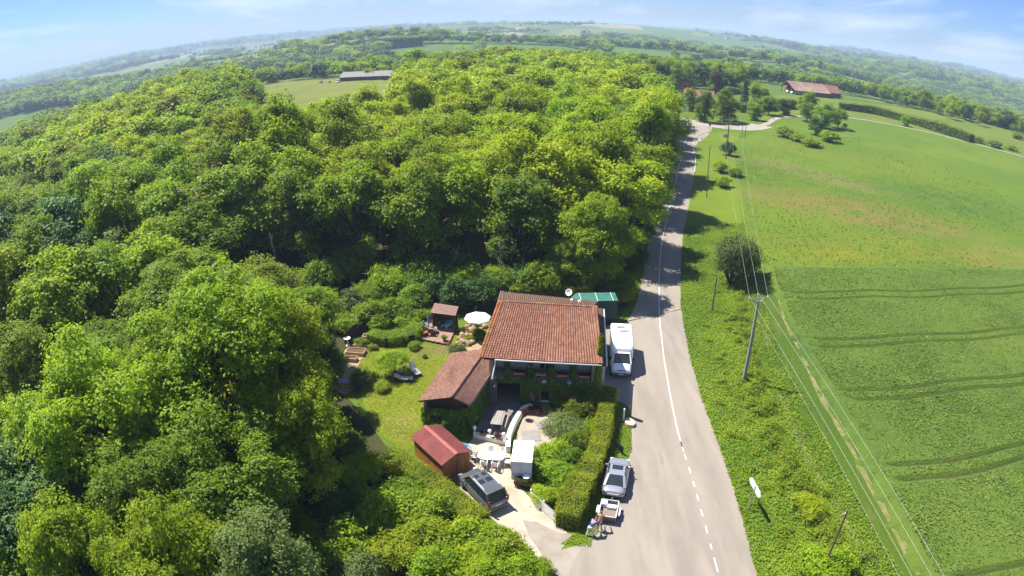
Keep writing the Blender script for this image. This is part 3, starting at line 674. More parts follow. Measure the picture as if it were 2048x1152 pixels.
def left_edge(y): return float(np.interp(y, [-10, 24.6, 39.5, 55.5, 68.2, 80], [26.6, 27.9, 29.2, 30.8, 33.4, 36]))
VW = []
nx = len(wx)
for (y0, dip, k) in allr:
    for x in wx:
        off = tram(x, 2)[1] if k < 0 else tram(x, 2)[1]
        fade = max(0.0, min(1.0, (y0 - 8) / 6 if y0 < 14 else 1)) * max(0, min(1, (79 - y0) / 6))
        y = y0 + off * fade
        xx = x; le = left_edge(y) + .35 * math.sin(y * 1.7) + .2 * math.sin(y * 4.1)
        zz = 0.50 + 0.10 * (vnoise(x, y, 1.1, 2) - .5) + 0.16 * (vnoise(x, y, 5, 4) - .5)
        if dip:
            tf = min(1.0, max(0.0, (x - le - 1.5) / 2.0)) ; zz = zz * (1 - tf) + 0.06 * tf
            zz += 0.1 * max(0, vnoise(x * 1.0, y0, 2.0, 7) - .55)
        if x < le + .5: zz = 0.05 + max(0, (x - le) / .5) * (zz - .05) if x > le else -0.05
        if y0 > 78.5: zz = 0.03; y = y0 - .5 + 1.0 * vnoise(x, 2.0, 1.3, 5) + .8 * vnoise(x, 1.0, 6, 8)
        VW.append((xx, y, zz))
ny = len(allr); i = np.arange(ny - 1)[:, None] * nx; j = np.arange(nx - 1)[None, :]
FW = np.stack([i + j, i + nx + j, i + nx + j + 1, i + j + 1], -1).reshape(-1, 4)
WHEAT = field_material('green_wheat', (.080, .140, .018), (.100, .158, .022), (.13, .165, .024), .25, 0, [(30.5, 55, 1.6, 14, -.08, (.035, .072, .018), .6)], bump=.9)
tag(put('wheat_field', np_mesh('wheat_field', VW, FW, smooth=True), WHEAT), 'standing green wheat crop with paired wheel tracks', 'crop', kind='stuff')
RUT = M('wheel_rut_soil_shade', (.040, .060, .014), (.060, .060, .022), 2, .95, .05, world=True)  # bare soil and crushed crop, with the shade in the ruts painted in
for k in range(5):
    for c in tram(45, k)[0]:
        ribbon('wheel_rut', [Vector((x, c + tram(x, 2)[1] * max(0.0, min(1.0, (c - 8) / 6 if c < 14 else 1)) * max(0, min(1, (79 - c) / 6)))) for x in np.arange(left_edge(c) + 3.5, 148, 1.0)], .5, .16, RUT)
# bare strips where tractors turn beside the crop
ntr = 0
for pts, w in (([at(1557, 600), at(1575, 655), at(1600, 700), at(1640, 790), at(1690, 875), at(1760, 1000), at(1850, 1150)], .38), ([at(1530, 672), at(1545, 720)], .3), ([at(1555, 790), at(1600, 880), at(1640, 960), at(1700, 1060), at(1735, 1130)], .5), ([at(1715, 930), at(1790, 1060), at(1838, 1150)], .5)):
    pp = smooth_line([Vector((p.x, p.y)) for p in pts], 10); ww = []
    Lp = []; Rp = []
    for q, p in enumerate(pp):
        k = w * (.15 + .8 * float(vnoise(p.y * 1.0, 3.0, 2.2, 1))); Lp.append((p.x - k, p.y)); Rp.append((p.x + k, p.y))
    strip('wheel_track', Lp, Rp, 0.016 + .004 * ntr, BEATEN); ntr += 1
lawn = [at(*p) for p in ((735, 690), (712, 740), (722, 790), (745, 850), (775, 880), (815, 900), (850, 875), (845, 810), (905, 705), (925, 690), (930, 660), (905, 650), (880, 690), (830, 690), (775, 680))]
sheet('lawn', lawn, 0.008, LAWN)
GRIT = M('garden_grit', (.34, .25, .155), (.27, .19, .115), 1.5, .95, .1, bump=.3, world=True)
GP = 1
sheet('garden_path', [at(*p) for p in ((655, 775), (690, 700), (720, 680), (742, 690), (722, 720), (705, 755), (712, 775), (690, 790))], 0.012, GRIT)
sheet('garden_path', [at(*p) for p in ((925, 700), (905, 706), (935, 715), (972, 690), (960, 680))], 0.012, GRIT)

# ------------------------------------------------------------------ blades that give the crop, meadow and lawn their nap
def nap(name, label, cat, poly, n, z, h, size, dark, light, seed, sc=2.0, thr=0.0, bias=None):
    rg_ = np.random.default_rng(seed); P = scatter_poly(poly, n, rg_)
    k = fbm(P[:, 0], P[:, 1], sc, seed, 4)
    if bias is not None: ok = bias(P, rg_); P = P[ok]; k = k[ok]
    if thr: P = P[k > thr]; k = k[k > thr]
    P[:, 2] = z; V, F = turf_mesh(P, h, size, rg_)
    tint = np.clip((k - .5) * 2.4 + .5 + rg_.normal(0, .22, len(P)), 0, 1)
    return tag(put(name, np_mesh(name, V, F, np.repeat(tint, 4)), LEAF(name + '_blade', dark, light, hue=0, val=0, trans=.2)), label, cat, kind='stuff')
TRY = [c for k in range(6) for c in tram(45, k)[0]]
def off_track(P, rg_):
    off = np.array([tram(x, 2)[1] for x in P[:, 0]]) * np.clip((P[:, 1] - 8) / 6, 0, 1) * np.clip((79 - P[:, 1]) / 6, 0, 1)
    d = np.min(np.abs((P[:, 1] - off)[:, None] - np.array(TRY)[None, :]), 1); far = np.hypot(P[:, 0], P[:, 1]); le = np.interp(P[:, 1], [-10, 24.6, 39.5, 55.5, 68.2, 80], [26.6, 27.9, 29.2, 30.8, 33.4, 36])
    return (d > .42) & (rg_.random(len(P)) < np.clip(62 / far, .3, 1) ** 1.5) & (P[:, 0] > le + .5)
nap('wheat_ears', 'young wheat ears over the green crop', 'crop', [(28, 14), (34, 78), (92, 78), (62, 40), (46, 20)], 120000, .46, .14, .22, (.088, .155, .018), (.135, .205, .029), 5, 3.0, bias=off_track)
nap('meadow_tufts', 'mixed grass tufts over the meadow', 'grass', [(33, 80), (44, 112), (58, 158), (90, 200), (140, 200), (130, 120), (110, 79)], 40000, .012, .2, .34, (.090, .150, .010), (.16, .185, .02), 6, 9.0, bias=lambda P, r: r.random(len(P)) < np.clip(75 / np.hypot(P[:, 0], P[:, 1]), .2, 1) * np.clip(fbm(P[:, 0], P[:, 1], 14, 3, 3) * 2.4 - .55, .1, 1))
nap('lawn_blades', 'short mown grass over the lawn', 'grass', [(p.x, p.y) for p in lawn], 16000, .01, .05, .10, (.12, .17, .007), (.23, .255, .012), 7, 1.5)

# ------------------------------------------------------------------ rough grass on the verges (uncountable)
# cracks and crumbling edges of the asphalt
rg = np.random.default_rng(31)
def crack(x, y, th, n, step, w, name='road_crack'):
    pts = [Vector((x, y))]
    for q in range(n): th += rg.normal(0, .35); pts.append(pts[-1] + Vector((math.cos(th), math.sin(th))) * step)
    ribbon(name, smooth_line(pts, 3), w, 0.0185, CRACK)
CRACK = M('crack_tar', (.20, .178, .15), (.27, .24, .2), 1.2, .9, .15, world=True)
for x, y, th, n in ((14.9, 30, 1.4, 26), (11.3, 28, 1.5, 30), (12.2, 38, 1.65, 24), (15.6, 44, 1.5, 20), (10.2, 40, 1.2, 16), (16.2, 55, 1.3, 22), (13.6, 58, 1.4, 18), (8, 30, .9, 14), (19, 72, 1.25, 24), (12.4, 47, .1, 8), (9.5, 35, .6, 10)): crack(x, y, th, n, .42, .022)
rng = np.random.default_rng(8)
vpoly = [(p.x - .12, p.y) for p in road_r if 22 < p.y < 100] + [(p.x, p.y) for p in reversed(vo_) if 22 < p.y < 100]
P = scatter_poly(vpoly, 105000, rng); dens = fbm(P[:, 0], P[:, 1], 3.0, 4, 3); P = P[dens > .2]
GRASSB = LEAF('grass_blade', (.098, .185, .008), (.205, .290, .013), hue=0, val=0, trans=.25)
V_, F_ = turf_mesh(P, .2, .17, rng); tg = np.repeat(np.clip(fbm(P[:, 0], P[:, 1], 2.2, 9, 3) * 1.6 - .3 + rng.normal(0, .12, len(P)), 0, 1), 4)
tag(put('verge_grass', np_mesh('verge_grass', V_, F_, tg), GRASSB), 'rough grass growing along the road verge', 'grass', kind='stuff')
lp = scatter_poly([(5.2, 29.5), (7.3, 34.5), (9.6, 40), (10.0, 43), (9.2, 44), (8.3, 42), (5.0, 31.5), (3.2, 29.8)], 6000, rng)
V_, F_ = turf_mesh(lp, .08, .13, rng); tag(put('verge_grass', np_mesh('verge_grass', V_, F_, np.repeat(rng.random(len(lp)), 4)), GRASSB), 'short grass strip between clipped hedge and lay-by', 'grass', kind='stuff')
sheet('hedge_verge', [(3.2, 29.3), (5.0, 29.9), (7.2, 34.2), (9.4, 40), (10.1, 43.2), (9.4, 44.6), (8.6, 44.6), (7.0, 38), (4.2, 31)], 0.0165, VERGE)

LITTER = M('leaf_litter', (.035, .045, .012), (.055, .05, .022), 1.1, .95, .1, world=True)
sheet('woodland_floor', [at(*p) for p in ((640, 760), (700, 800), (735, 840), (770, 890), (830, 930), (900, 985), (975, 1045), (1050, 1120), (1060, 1152), (560, 1152), (420, 1000), (500, 800))], .005, LITTER)
sheet('woodland_floor', [(-24, 52), (-17.5, 54), (-15.5, 60), (-9.5, 64.5), (-4, 64.5), (0, 61), (9, 61.5), (11.5, 64.5), (12.5, 70), (0, 74), (-30, 74)], .005, LITTER)
# ------------------------------------------------------------------ the wood: single trees near, one mass far
rng = np.random.default_rng(44); random.seed(44)
def top_at(px, py, h):
    z = 0.0
    for _ in range(6): p = at(px, py, z + h); z = hz(p.x, p.y)
    return p.x, p.y, z
NH = [15.0, 16.0, 16.5, 13.0, 14.5]
HERO = [  # crown-top pixel, height, width factor, mesh, leaf, name, label
 (400, 545, 17.0, 1.00, 1, 'fresh', 'oak_tree', 'largest broad bright green tree left of the garden lawn'),
 (535, 600, 14.0, 0.80, 0, 'yellow', 'oak_tree', 'yellow green tree overhanging the raised garden beds'),
 (585, 760, 11.0, 0.62, 3, 'yellow', 'maple_tree', 'rounded yellow green tree in front of the largest tree, beside the dark hollow'),
 (632, 650, 8.5, 0.42, 3, 'dark', 'holly_tree', 'dark green tree between yellow green tree and raised garden beds'),
 (110, 690, 15.5, 0.95, 4, 'fresh', 'maple_tree', 'bright green leafy tree at the left edge of the picture, halfway down'),
 (300, 660, 12.5, 0.72, 2, 'fresh', 'maple_tree', 'slim bright green tree between the left edge tree and the largest tree'),
 (30, 640, 13.0, 0.8, 3, 'olive', 'oak_tree', 'dull olive tree at the left edge above the bright leafy tree'),
 (420, 830, 11.5, 0.8, 4, 'mid', 'oak_tree', 'mid green tree in shade below the largest tree'),
 (250, 905, 11.0, 0.7, 0, 'mid', 'maple_tree', 'mid green tree filling the gap above the bottom left corner'),
 (70, 1010, 12.0, 0.66, 3, 'fresh', 'maple_tree', 'bright green tree crown in the bottom left corner'),
 (270, 1010, 12.5, 0.66, 4, 'fresh', 'maple_tree', 'bright green tree crown at the bottom edge, second from the left corner'),
 (480, 1030, 12.0, 0.62, 3, 'grey', 'willow_tree', 'pale grey green tree crown at the bottom edge left of centre'),
 (345, 325, 15.5, 0.9, 0, 'fresh', 'maple_tree', 'rounded vivid green tree standing clear at the left of the wood'),
 (1205, 388, 12.5, 0.92, 3, 'yellow', 'ash_tree', 'light green tree with layered sprays behind the house beside the road'),
 (1130, 480, 6.5, 0.5, 3, 'fresh', 'ash_tree', 'low light green tree beside the clipped hedge behind the house'),
 (1205, 290, 13.5, 0.8, 1, 'olive', 'oak_tree', 'dull olive tree leaning over the road beyond the light green tree'),
 (1290, 255, 13.0, 0.75, 2, 'grey', 'ash_tree', 'grey green tree at the roadside edge of the wood'),
 (930, 300, 15.0, 0.85, 2, 'fresh', 'ash_tree', 'tall bright tree above the house roof at the edge of the wood'),
 (820, 325, 15.0, 0.85, 0, 'mid', 'oak_tree', 'mid green tree at the wood edge above the garden hut'),
 (700, 315, 15.5, 0.9, 4, 'fresh', 'oak_tree', 'tall spreading tree at the wood edge above the garden beds'),
 (600, 335, 14.5, 0.85, 1, 'mid', 'oak_tree', 'mid green tree over the dark gap left of the garden'),
 (1050, 340, 14.0, 0.8, 4, 'mid', 'oak_tree', 'mid green tree in shade behind the house roof'),
 (1010, 300, 15.5, 0.85, 1, 'yellow', 'oak_tree', 'yellow green oak high above the house ridge'),
 (1100, 140, 15.0, 0.9, 5, 'dark', 'holly_tree', 'single dark green tree standing out in the yellow wood'),
]
placed = []
for px, py, h, wd, k, mat, nm, lab in HERO:
    x, y, z = top_at(px, py, h); d = math.hypot(x, y)
    pool = NEAR if d < 75 and k < 5 else MID; me = pool[k % len(pool)]; H0 = NH[k % 5] if k < 5 else 15.5
    t = plant_tree(nm, lab, 'trees of the wood', x, y, z, wd, me, mat, rng.random() * 6.28, (h / H0) / wd)
    placed.append((x, y, 4.2 * wd))
cand = []
def poisson(poly, s, cond):
    xs = [p[0] for p in poly]; ys = [p[1] for p in poly]
    for gx in np.arange(min(xs), max(xs), s):
        for gy in np.arange(max(min(ys), 4), max(ys), s):
            x = gx + rng.uniform(-.42, .42) * s; y = gy + rng.uniform(-.42, .42) * s
            if cond(x, y) and in_poly(np.array([x]), np.array([y]), poly)[0]: cand.append((x, y))
in_m = lambda x, y: in_poly(np.array([x]), np.array([y]), MEADOW_L)[0]
poisson(WOOD, 6.3, lambda x, y: math.hypot(x, y) < 115)
poisson(WOOD, 7.6, lambda x, y: 115 <= math.hypot(x, y) < 240)
poisson(WOOD, 9.0, lambda x, y: math.hypot(x, y) >= 240)
keep = []
for x, y in cand:
    if any((x - a) ** 2 + (y - b) ** 2 < (r + 1.2) ** 2 for a, b, r in placed): continue
    z = hz(x, y); px, py = shows(x, y, z + 12)
    if -170 < px < 2200 and -50 < py < 1330 and y > 3:
        # the hollow beside the lawn stays open
        if -17 < x < -9 and 28 < y < 48: continue
        if in_m(x, y) or (x - 5) ** 2 + (y - 72) ** 2 < 55: continue
        if (x + 24) ** 2 + (y - 66) ** 2 < 60: continue
        keep.append((x, y, z))
keep.sort(key=lambda p: math.hypot(p[0], p[1]))
def zone(x, y):
    px, py = shows(x, y, hz(x, y) + 12); d = math.hypot(x, y)
    w = ('near the left edge' if px < 220 else 'left of the garden' if px < 470 else 'above the raised beds' if px < 760 else 'above the garden hut' if px < 930 else 'above the house' if px < 1160 else 'beside the road')
    k = ('in the nearest row' if d < 52 else 'in the wood front' if d < 78 else 'a few rows back' if d < 105 else 'in the mid wood' if d < 150 else 'deep in the wood')
    return k + ' ' + w
LABELS = {}
ORD = ['first', 'second', 'third', 'fourth', 'fifth', 'sixth', 'seventh', 'eighth', 'ninth', 'tenth', 'eleventh', 'twelfth', 'thirteenth', 'fourteenth', 'fifteenth', 'sixteenth']
def single_out(things_):
    """give look-alikes of one description their place among each other, counted from the left"""
    by = {}
    for t in things_: by.setdefault(t['label'], []).append(t)
    for lab, g in by.items():
        if len(g) < 2: continue
        g.sort(key=lambda t: shows(t.location.x, t.location.y, t.location.z + 5)[0])
        for i, t in enumerate(g):
            t['label'] = lab + (', ' + ('leftmost' if i == 0 else 'rightmost' if i == len(g) - 1 else ORD[min(i, 15)] + ' one'))
WORD = {'fresh': 'bright green tree', 'yellow': 'yellow green tree', 'mid': 'mid green tree', 'grey': 'pale grey green tree', 'olive': 'dull olive tree', 'dark': 'dark green tree'}
NAME = {'fresh': 'maple_tree', 'yellow': 'oak_tree', 'mid': 'oak_tree', 'grey': 'willow_tree', 'olive': 'chestnut_tree', 'dark': 'holly_tree'}
singles, mass = keep[:268], keep[268:]
KIND = lambda x, y: (lambda v, u: 'yellow' if v > .64 else 'olive' if u < .08 else 'grey' if u < .13 else 'dark' if u < .17 else 'fresh' if v > .40 else 'mid')(fbm(x, y, 45, 12, 2) + rng.normal(0, .08) + (.05 if y > 80 else -.03), rng.random())
SNG = []
for x, y, z in singles:
    d = math.hypot(x, y); mat = KIND(x, y); pool = NEAR if d < 62 else MID; k = int(rng.integers(len(pool)))
    low = 0.78 if d < 60 else 1.0
    edge = 0.82 if (x > -20 and y < 75) else 1.0
    tall = 1.14 if (y > 80 and x > -.5 * y) else 1.0
    s = rng.uniform(.68, 1.08) * edge
    size_ = 'slender ' if k % 5 == 2 else 'broad ' if k % 5 in (1, 4) else 'small ' if s < .8 else ''
    SNG.append(plant_tree(NAME[mat], size_ + WORD[mat] + ' ' + zone(x, y), 'trees of the wood', x, y, z, s, pool[k], mat, rng.random() * 6.28, rng.uniform(.85, 1.15) * low * tall))
single_out(SNG)
protos = [(m[0], LG[c]) for m in FAR for c in ('fresh', 'yellow', 'mid', 'olive', 'grey')]
pt = []; sc = []; ro = []; ix = []
for x, y, z in mass:
    c = ['fresh', 'yellow', 'mid', 'olive', 'grey'].index(KIND(x, y).replace('dark', 'mid')); pt.append((x, y, z)); sc.append(rng.uniform(.8, 1.22)); ro.append(rng.random() * 6.28); ix.append(int(rng.integers(4)) * 5 + c)
scatter_stuff('woodland', pt, sc, ro, ix, protos, 'far part of the wood merging into one canopy', 'woodland')

# ------------------------------------------------------------------ countryside woods and hedgerows out to the horizon
rng = np.random.default_rng(77); pts = []; sc = []; ro = []; ix = []
def scatter_ring(r0, r1, n, thr, smin, smax):
    a = rng.uniform(R(-62), R(62), n); r = np.sqrt(rng.uniform(r0 * r0, r1 * r1, n)); x = r * np.sin(a); y = r * np.cos(a)
    w = wood_far(x, y); k = w > thr
    return x[k], y[k], rng.uniform(smin, smax, k.sum())
NOWOOD = [WOOD, [(p[0] * 1.0, p[1]) for p in MEADOW_L], [(60, 180), (110, 290), (150, 335), (235, 335), (310, 295), (420, 200), (420, 60), (30, 60)], [(125, 320), (270, 320), (270, 440), (125, 420)], [(-190, 268), (-330, 330), (-460, 300), (-900, 560), (-620, 740), (-330, 560), (-190, 430)]]
far_i = []
for r0, r1, n, thr, a_, b_ in ((300, 700, 9000, .478, .75, 1.1), (700, 1500, 17000, .476, .8, 1.25), (1500, 3200, 16000, .474, 1.2, 2.0), (3200, 8000, 15000, .472, 2.2, 4.0)):
    x, y, s = scatter_ring(r0, r1, n, thr, a_, b_); ok = np.ones(len(x), bool)
    for pl in NOWOOD: ok &= ~in_poly(x, y, pl)
    x, y, s = x[ok], y[ok], s[ok]; z = land(x, y)
    pts.append(np.stack([x, y, z - .3], 1)); sc.append(s); ro.append(rng.uniform(0, 6.28, len(x)))
    base = 0 if r0 < 700 else 1
    ix.append(rng.integers(0, 3, len(x)) * 4 + np.where(rng.random(len(x)) < .15, 3, rng.integers(0, 3, len(x))))
# hedgerows
hx = []
for _ in range(420):
    r = 330 * (20 ** rng.random()); a = rng.uniform(R(-60), R(60)); x0, y0 = r * math.sin(a), r * math.cos(a); th = rng.choice([.35, 1.9]) + rng.normal(0, .25); Ln = rng.uniform(80, 320)
    stp = max(6, r * .007); m = int(Ln / stp)
    for q in range(m): hx.append((x0 + math.cos(th) * q * stp + rng.normal(0, 1.5), y0 + math.sin(th) * q * stp + rng.normal(0, 1.5), min(1.8, rng.uniform(.35, .8) * (1 + r / 3500))))
hx = np.array(hx); ok = np.ones(len(hx), bool)
for pl in NOWOOD: ok &= ~in_poly(hx[:, 0], hx[:, 1], pl)
hx = hx[ok]; pts.append(np.stack([hx[:, 0], hx[:, 1], land(hx[:, 0], hx[:, 1]) - .3], 1)); sc.append(hx[:, 2]); ro.append(rng.uniform(0, 6.28, len(hx))); ix.append(rng.integers(0, 3, len(hx)) * 4 + rng.integers(0, 3, len(hx)))
pts = np.concatenate(pts); sc = np.concatenate(sc); ro = np.concatenate(ro); ix = np.concatenate(ix)
LG['farwood'] = LEAF('leaf_farwood', (.034, .075, .016), (.075, .135, .024), trans=.2)
scatter_stuff('distant_woods', pts, sc, ro, ix, [(m[0], LG[c]) for m in DIST for c in ('mid', 'fresh', 'farwood', 'dark')], 'distant woods and hedgerows across the rolling farmland', 'woodland')
# ------------------------------------------------------------------ the house
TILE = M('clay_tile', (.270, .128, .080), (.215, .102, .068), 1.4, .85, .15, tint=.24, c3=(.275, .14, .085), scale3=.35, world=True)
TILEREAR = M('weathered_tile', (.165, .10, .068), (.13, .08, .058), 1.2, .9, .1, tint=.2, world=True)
TILEWING = M('flat_tile', (.225, .122, .088), (.188, .103, .078), 1.6, .9, .1, tint=.25, c3=(.205, .105, .08), scale3=.8, world=True)
TILEORANGE = M('orange_verge_tile', (.32, .125, .05), (.24, .10, .05), 2, .85, .15, tint=.25, world=True)
RENDERW = M('old_white_render', (.62, .60, .55), (.50, .48, .43), 1.5, .9, .1, bump=.1, world=True)
STONE = M('stone_wall', (.36, .30, .22), (.27, .22, .16), 2.2, .95, .1, bump=.6, bscale=7, world=True)
WOODB = M('brown_wood', (.13, .075, .04), (.09, .05, .028), 3, .8, .2, stretch=(1, 1, .3), bump=.2)
WOODD = M('dark_wood', (.055, .038, .028), (.04, .028, .02), 3, .85, .15)
GREYW = M('grey_wood', (.30, .275, .245), (.23, .21, .185), 3, .9, .1, rand=.15)
WHITE = M('white_paint', (.80, .80, .78), (.74, .74, .71), 1.5, .45, .4)
WPLAST = M('white_plastic', (.86, .86, .85), (.80, .80, .80), 1.5, .4, .4)
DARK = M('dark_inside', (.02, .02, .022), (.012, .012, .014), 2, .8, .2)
GLASS = M('dark_glass', (.025, .03, .035), (.02, .024, .03), 1, .08, .6)
METAL = M('grey_metal', (.45, .45, .46), (.38, .38, .39), 2, .45, .5, metal=.6)
RUBBER = M('rubber', (.025, .025, .027), (.018, .018, .02), 4, .8, .2)
TERRA = M('terracotta', (.42, .17, .085), (.34, .14, .07), 3, .85, .15)
SHUT = M('oak_shutter', (.34, .17, .08), (.26, .13, .06), 3, .75, .2)
WHITEWALL = M('whitewashed_wall', (.78, .75, .69), (.66, .62, .54), 1.3, .9, .1, bump=.15, world=True)

HO, HA = Vector((-1.8, 47.0, 0)), R(-6)
HU = Vector((math.cos(HA), math.sin(HA), 0)); HV = Vector((-math.sin(HA), math.cos(HA), 0))
def Hw(x, y, z): return HO + HU * x + HV * y + Vector((0, 0, z))
house = thing('house', 'old tiled farmhouse with ivy walls, open balcony and low side wing', 'house', (2.6, 50, 0))

def tiles(A, B, C, D, cols, rows, round_=True, seed=0, lift=.0):
    """A,B upper edge left/right, C,D lower edge right/left; tiles laid in columns, each its own shape"""
    rg_ = np.random.default_rng(seed); A, B, C, D = map(Vector, (A, B, C, D)); nrm = (B - A).cross(D - A).normalized()
    if nrm.z < 0: nrm = -nrm
    V = []; F = []; T = []
    prof = [(-.5, 0.0), (-.36, .62), (-.12, .95), (.12, .95), (.36, .62), (.5, 0.0)] if round_ else [(-.49, .0), (-.47, .3), (.44, .3), (.49, .55), (.49, 0)]
    hgt = .085 if round_ else .045
    def P(u, v): return (A * (1 - u) + B * u) * (1 - v) + (D * (1 - u) + C * u) * v
    du = 1 / cols; dv = 1 / rows
    for r_ in range(rows):
        for c in range(cols):
            u0 = (c + .5 + rg_.normal(0, .02)) * du; v0 = r_ * dv; v1 = min(1.0, (r_ + 1.12) * dv); n = len(V)
            tv = float(np.clip(rg_.normal(.45, .26), 0, 1.1)) if rg_.random() > .025 else 1.9
            for v, w, dz in ((v0, .86, 0.0), (v1, 1.0, .03)):
                for (s_, k) in prof: V.append(P(min(1, max(0, u0 + s_ * du * (w if round_ else 1))), v) + nrm * (k * hgt + dz + lift)); T.append(tv)
            m = len(prof)
            F += [(n + q, n + q + 1, n + m + q + 1, n + m + q) for q in range(m - 1)]
    return V, F, T
def tile_part(name, mat, parent, *a, **k):
    V, F, T = tiles(*a, **k); inv = pmat(parent).inverted()
    return tag(put(name, np_mesh(name, [inv @ v for v in V], F, T), mat, parent), kind='stuff')
# roof slabs (boards under the tiles) and tiles
RL, RR2 = Hw(.25, 6.15, 6.95), Hw(8.6, 5.85, 6.95); FR, FL = Hw(9.35, -.8, 4.95), Hw(-.55, -.75, 4.95)
BL, BR = Hw(-.35, 12.2, 5.15), Hw(9.2, 10.9, 5.15)
roof = MB().slab([RL, RR2, FR, FL], .14).build('roof', WOODD, house, world=True)
roof_b = MB().slab([RL + HV * .02, BL, BR, RR2 + HV * .02], .14).build('roof', WOODD, house, world=True)
tile_part('roof_tiles', TILE, roof, RL, RR2, FR, FL, 44, 24, seed=1)
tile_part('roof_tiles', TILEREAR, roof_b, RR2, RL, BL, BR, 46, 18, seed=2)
# verge courses on both gables
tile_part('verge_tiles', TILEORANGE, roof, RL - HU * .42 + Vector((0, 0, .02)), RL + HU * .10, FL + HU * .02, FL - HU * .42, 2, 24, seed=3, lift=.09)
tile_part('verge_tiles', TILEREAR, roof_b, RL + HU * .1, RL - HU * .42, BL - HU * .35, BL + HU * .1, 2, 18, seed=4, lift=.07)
tile_part('verge_tiles', TILE, roof, RR2 - HU * .1, RR2 + HU * .35, FR + HU * .12, FR - HU * .3, 2, 24, seed=5, lift=.08)
b = MB(); V0 = RL - HU * .4; n = 26
for i in range(n):
    a = V0.lerp(RR2 + HU * .35, i / n); c = V0.lerp(RR2 + HU * .35, (i + 1.1) / n); b.cur = random.random(); b.cyl(a + Vector((0, 0, .03)), c + Vector((0, 0, .06)), .13, .15, 8)
b.build('ridge_tile', TILE, roof, world=True)
for x, y in ((6.6, 6.9), (7.3, 6.7)):
    MB().cyl(Hw(x, y, 6.6), Hw(x, y, 7.15), .06).lathe(Hw(x, y, 7.12), [(.13, 0), (.15, .05), (.02, .14)], 8).build('roof_vent', WHITE, roof_b, world=True)
# gable triangles, walls
def wall(name, quad, th, mat): return MB().slab(quad, th).build(name, mat, house, world=True)
wb = MB()
def wseg(a, b_, z0, z1, th=.3):
    a, b_ = Vector(a), Vector(b_); wb.bar((a.x, a.y, (z0 + z1) / 2), (b_.x, b_.y, (z0 + z1) / 2), th, z1 - z0)
wseg(Hw(0, 0, 0), Hw(0, 11.6, 0), 0, 5.0); wseg(Hw(8.75, .15, 0), Hw(8.75, 10.5, 0), 0, 4.9); wseg(Hw(.15, 11.5, 0), Hw(8.6, 10.6, 0), 0, 4.95)
wb.build('wall', STONE, house, world=True)
for x in (.0, 8.75):
    g = MB(); p = [Hw(x, .2, 4.92), Hw(x, 11.2, 4.92), Hw(x, 6.1, 6.8)]; g._add(p + [q + HU * .2 for q in p], [(0, 1, 2), (5, 4, 3), (0, 3, 4, 1), (1, 4, 5, 2), (2, 5, 3, 0)]); g.build('gable', STONE, house, world=True)
# ground-floor front with the garage opening
fw = MB()
for x0, x1, z0, z1 in ((.15, .45, 0, 2.5), (.45, 2.5, 2.25, 2.5), (2.5, 4.35, 0, 2.5), (4.35, 5.05, 0, .5), (4.35, 5.05, 1.6, 2.5), (5.05, 6.15, 0, 2.5), (6.15, 6.85, 2.0, 2.5), (6.85, 8.6, 0, 2.5)):
    c = Hw((x0 + x1) / 2, .15, (z0 + z1) / 2); fw.box(c, (x1 - x0, .3, z1 - z0), HA)
fw.build('wall', STONE, house, world=True)
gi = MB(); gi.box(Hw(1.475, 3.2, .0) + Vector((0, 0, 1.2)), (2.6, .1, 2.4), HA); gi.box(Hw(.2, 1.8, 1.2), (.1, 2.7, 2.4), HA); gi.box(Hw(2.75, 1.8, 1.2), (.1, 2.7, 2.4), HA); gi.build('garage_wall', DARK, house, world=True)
MB().box(Hw(.36, -.35, 1.1), (.07, 1.0, 2.15), HA).build('garage_door', M('blue_grey_door', (.09, .11, .16), None, 3, .6), house, world=True)
w1 = MB().box(Hw(4.7, .17, 1.05), (.68, .06, 1.08), HA).build('window', GLASS, house, world=True)
for s_ in (-1, 1):
    MB().box(Hw(4.7 + s_ * .53, -.03, 1.05), (.38, .05, 1.15), HA).build('shutter', SHUT, w1, world=True, bevel=.01)
MB().box(Hw(4.7, -.02, .47), (.9, .22, .07), HA).build('sill', WHITEWALL, w1, world=True)
d1 = MB().box(Hw(6.5, .16, 1.0), (.68, .06, 1.98), HA).build('door', SHUT, house, world=True)
for s_ in (-1, 1): MB().box(Hw(6.5 + s_ * .52, -.03, 1.25), (.36, .05, 1.3), HA).build('shutter', SHUT, d1, world=True, bevel=.01)
MB().box(Hw(6.75, .11, 1.0), (.05, .06, .12), HA).build('handle', METAL, d1, world=True)
# balcony: slab, back wall, doors, posts, rail
bal = MB().box(Hw(4.35, .85, 2.6), (8.3, 2.0, .18), HA).build('balcony', RENDERW, house, world=True)
MB().box(Hw(4.4, 1.95, 3.75), (8.4, .2, 2.1), HA).build('balcony_wall', WHITEWALL, house, world=True)
for x, w_, z0, z1 in ((1.6, .8, 3.3, 4.4), (3.1, .8, 3.3, 4.4), (4.55, .9, 2.72, 4.5), (6.2, .9, 3.3, 4.4), (7.6, .8, 3.3, 4.4)):
    wn = MB().box(Hw(x, 1.83, (z0 + z1) / 2), (w_, .06, z1 - z0), HA).build('window', GLASS, house, world=True)
    fr = MB()
    for s_ in (-1, 1): fr.box(Hw(x + s_ * (w_ / 2 + .03), 1.80, (z0 + z1) / 2), (.07, .08, z1 - z0 + .1), HA)
    fr.box(Hw(x, 1.795, (z0 + z1) / 2), (.05, .06, z1 - z0), HA); fr.build('frame', WHITE, wn, world=True)
for x in (1.45, 3.4, 5.2, 7.1): MB().box(Hw(x, -.02, 3.75), (.2, .2, 2.3), HA).build('post', WOODB, house, world=True)
MB().box(Hw(4.4, -.05, 4.86), (8.9, .18, .2), HA).build('beam', WOODD, house, world=True)
rail = MB().box(Hw(4.4, -.02, 3.55), (8.3, .08, .07), HA).build('railing', WOODD, house, world=True)
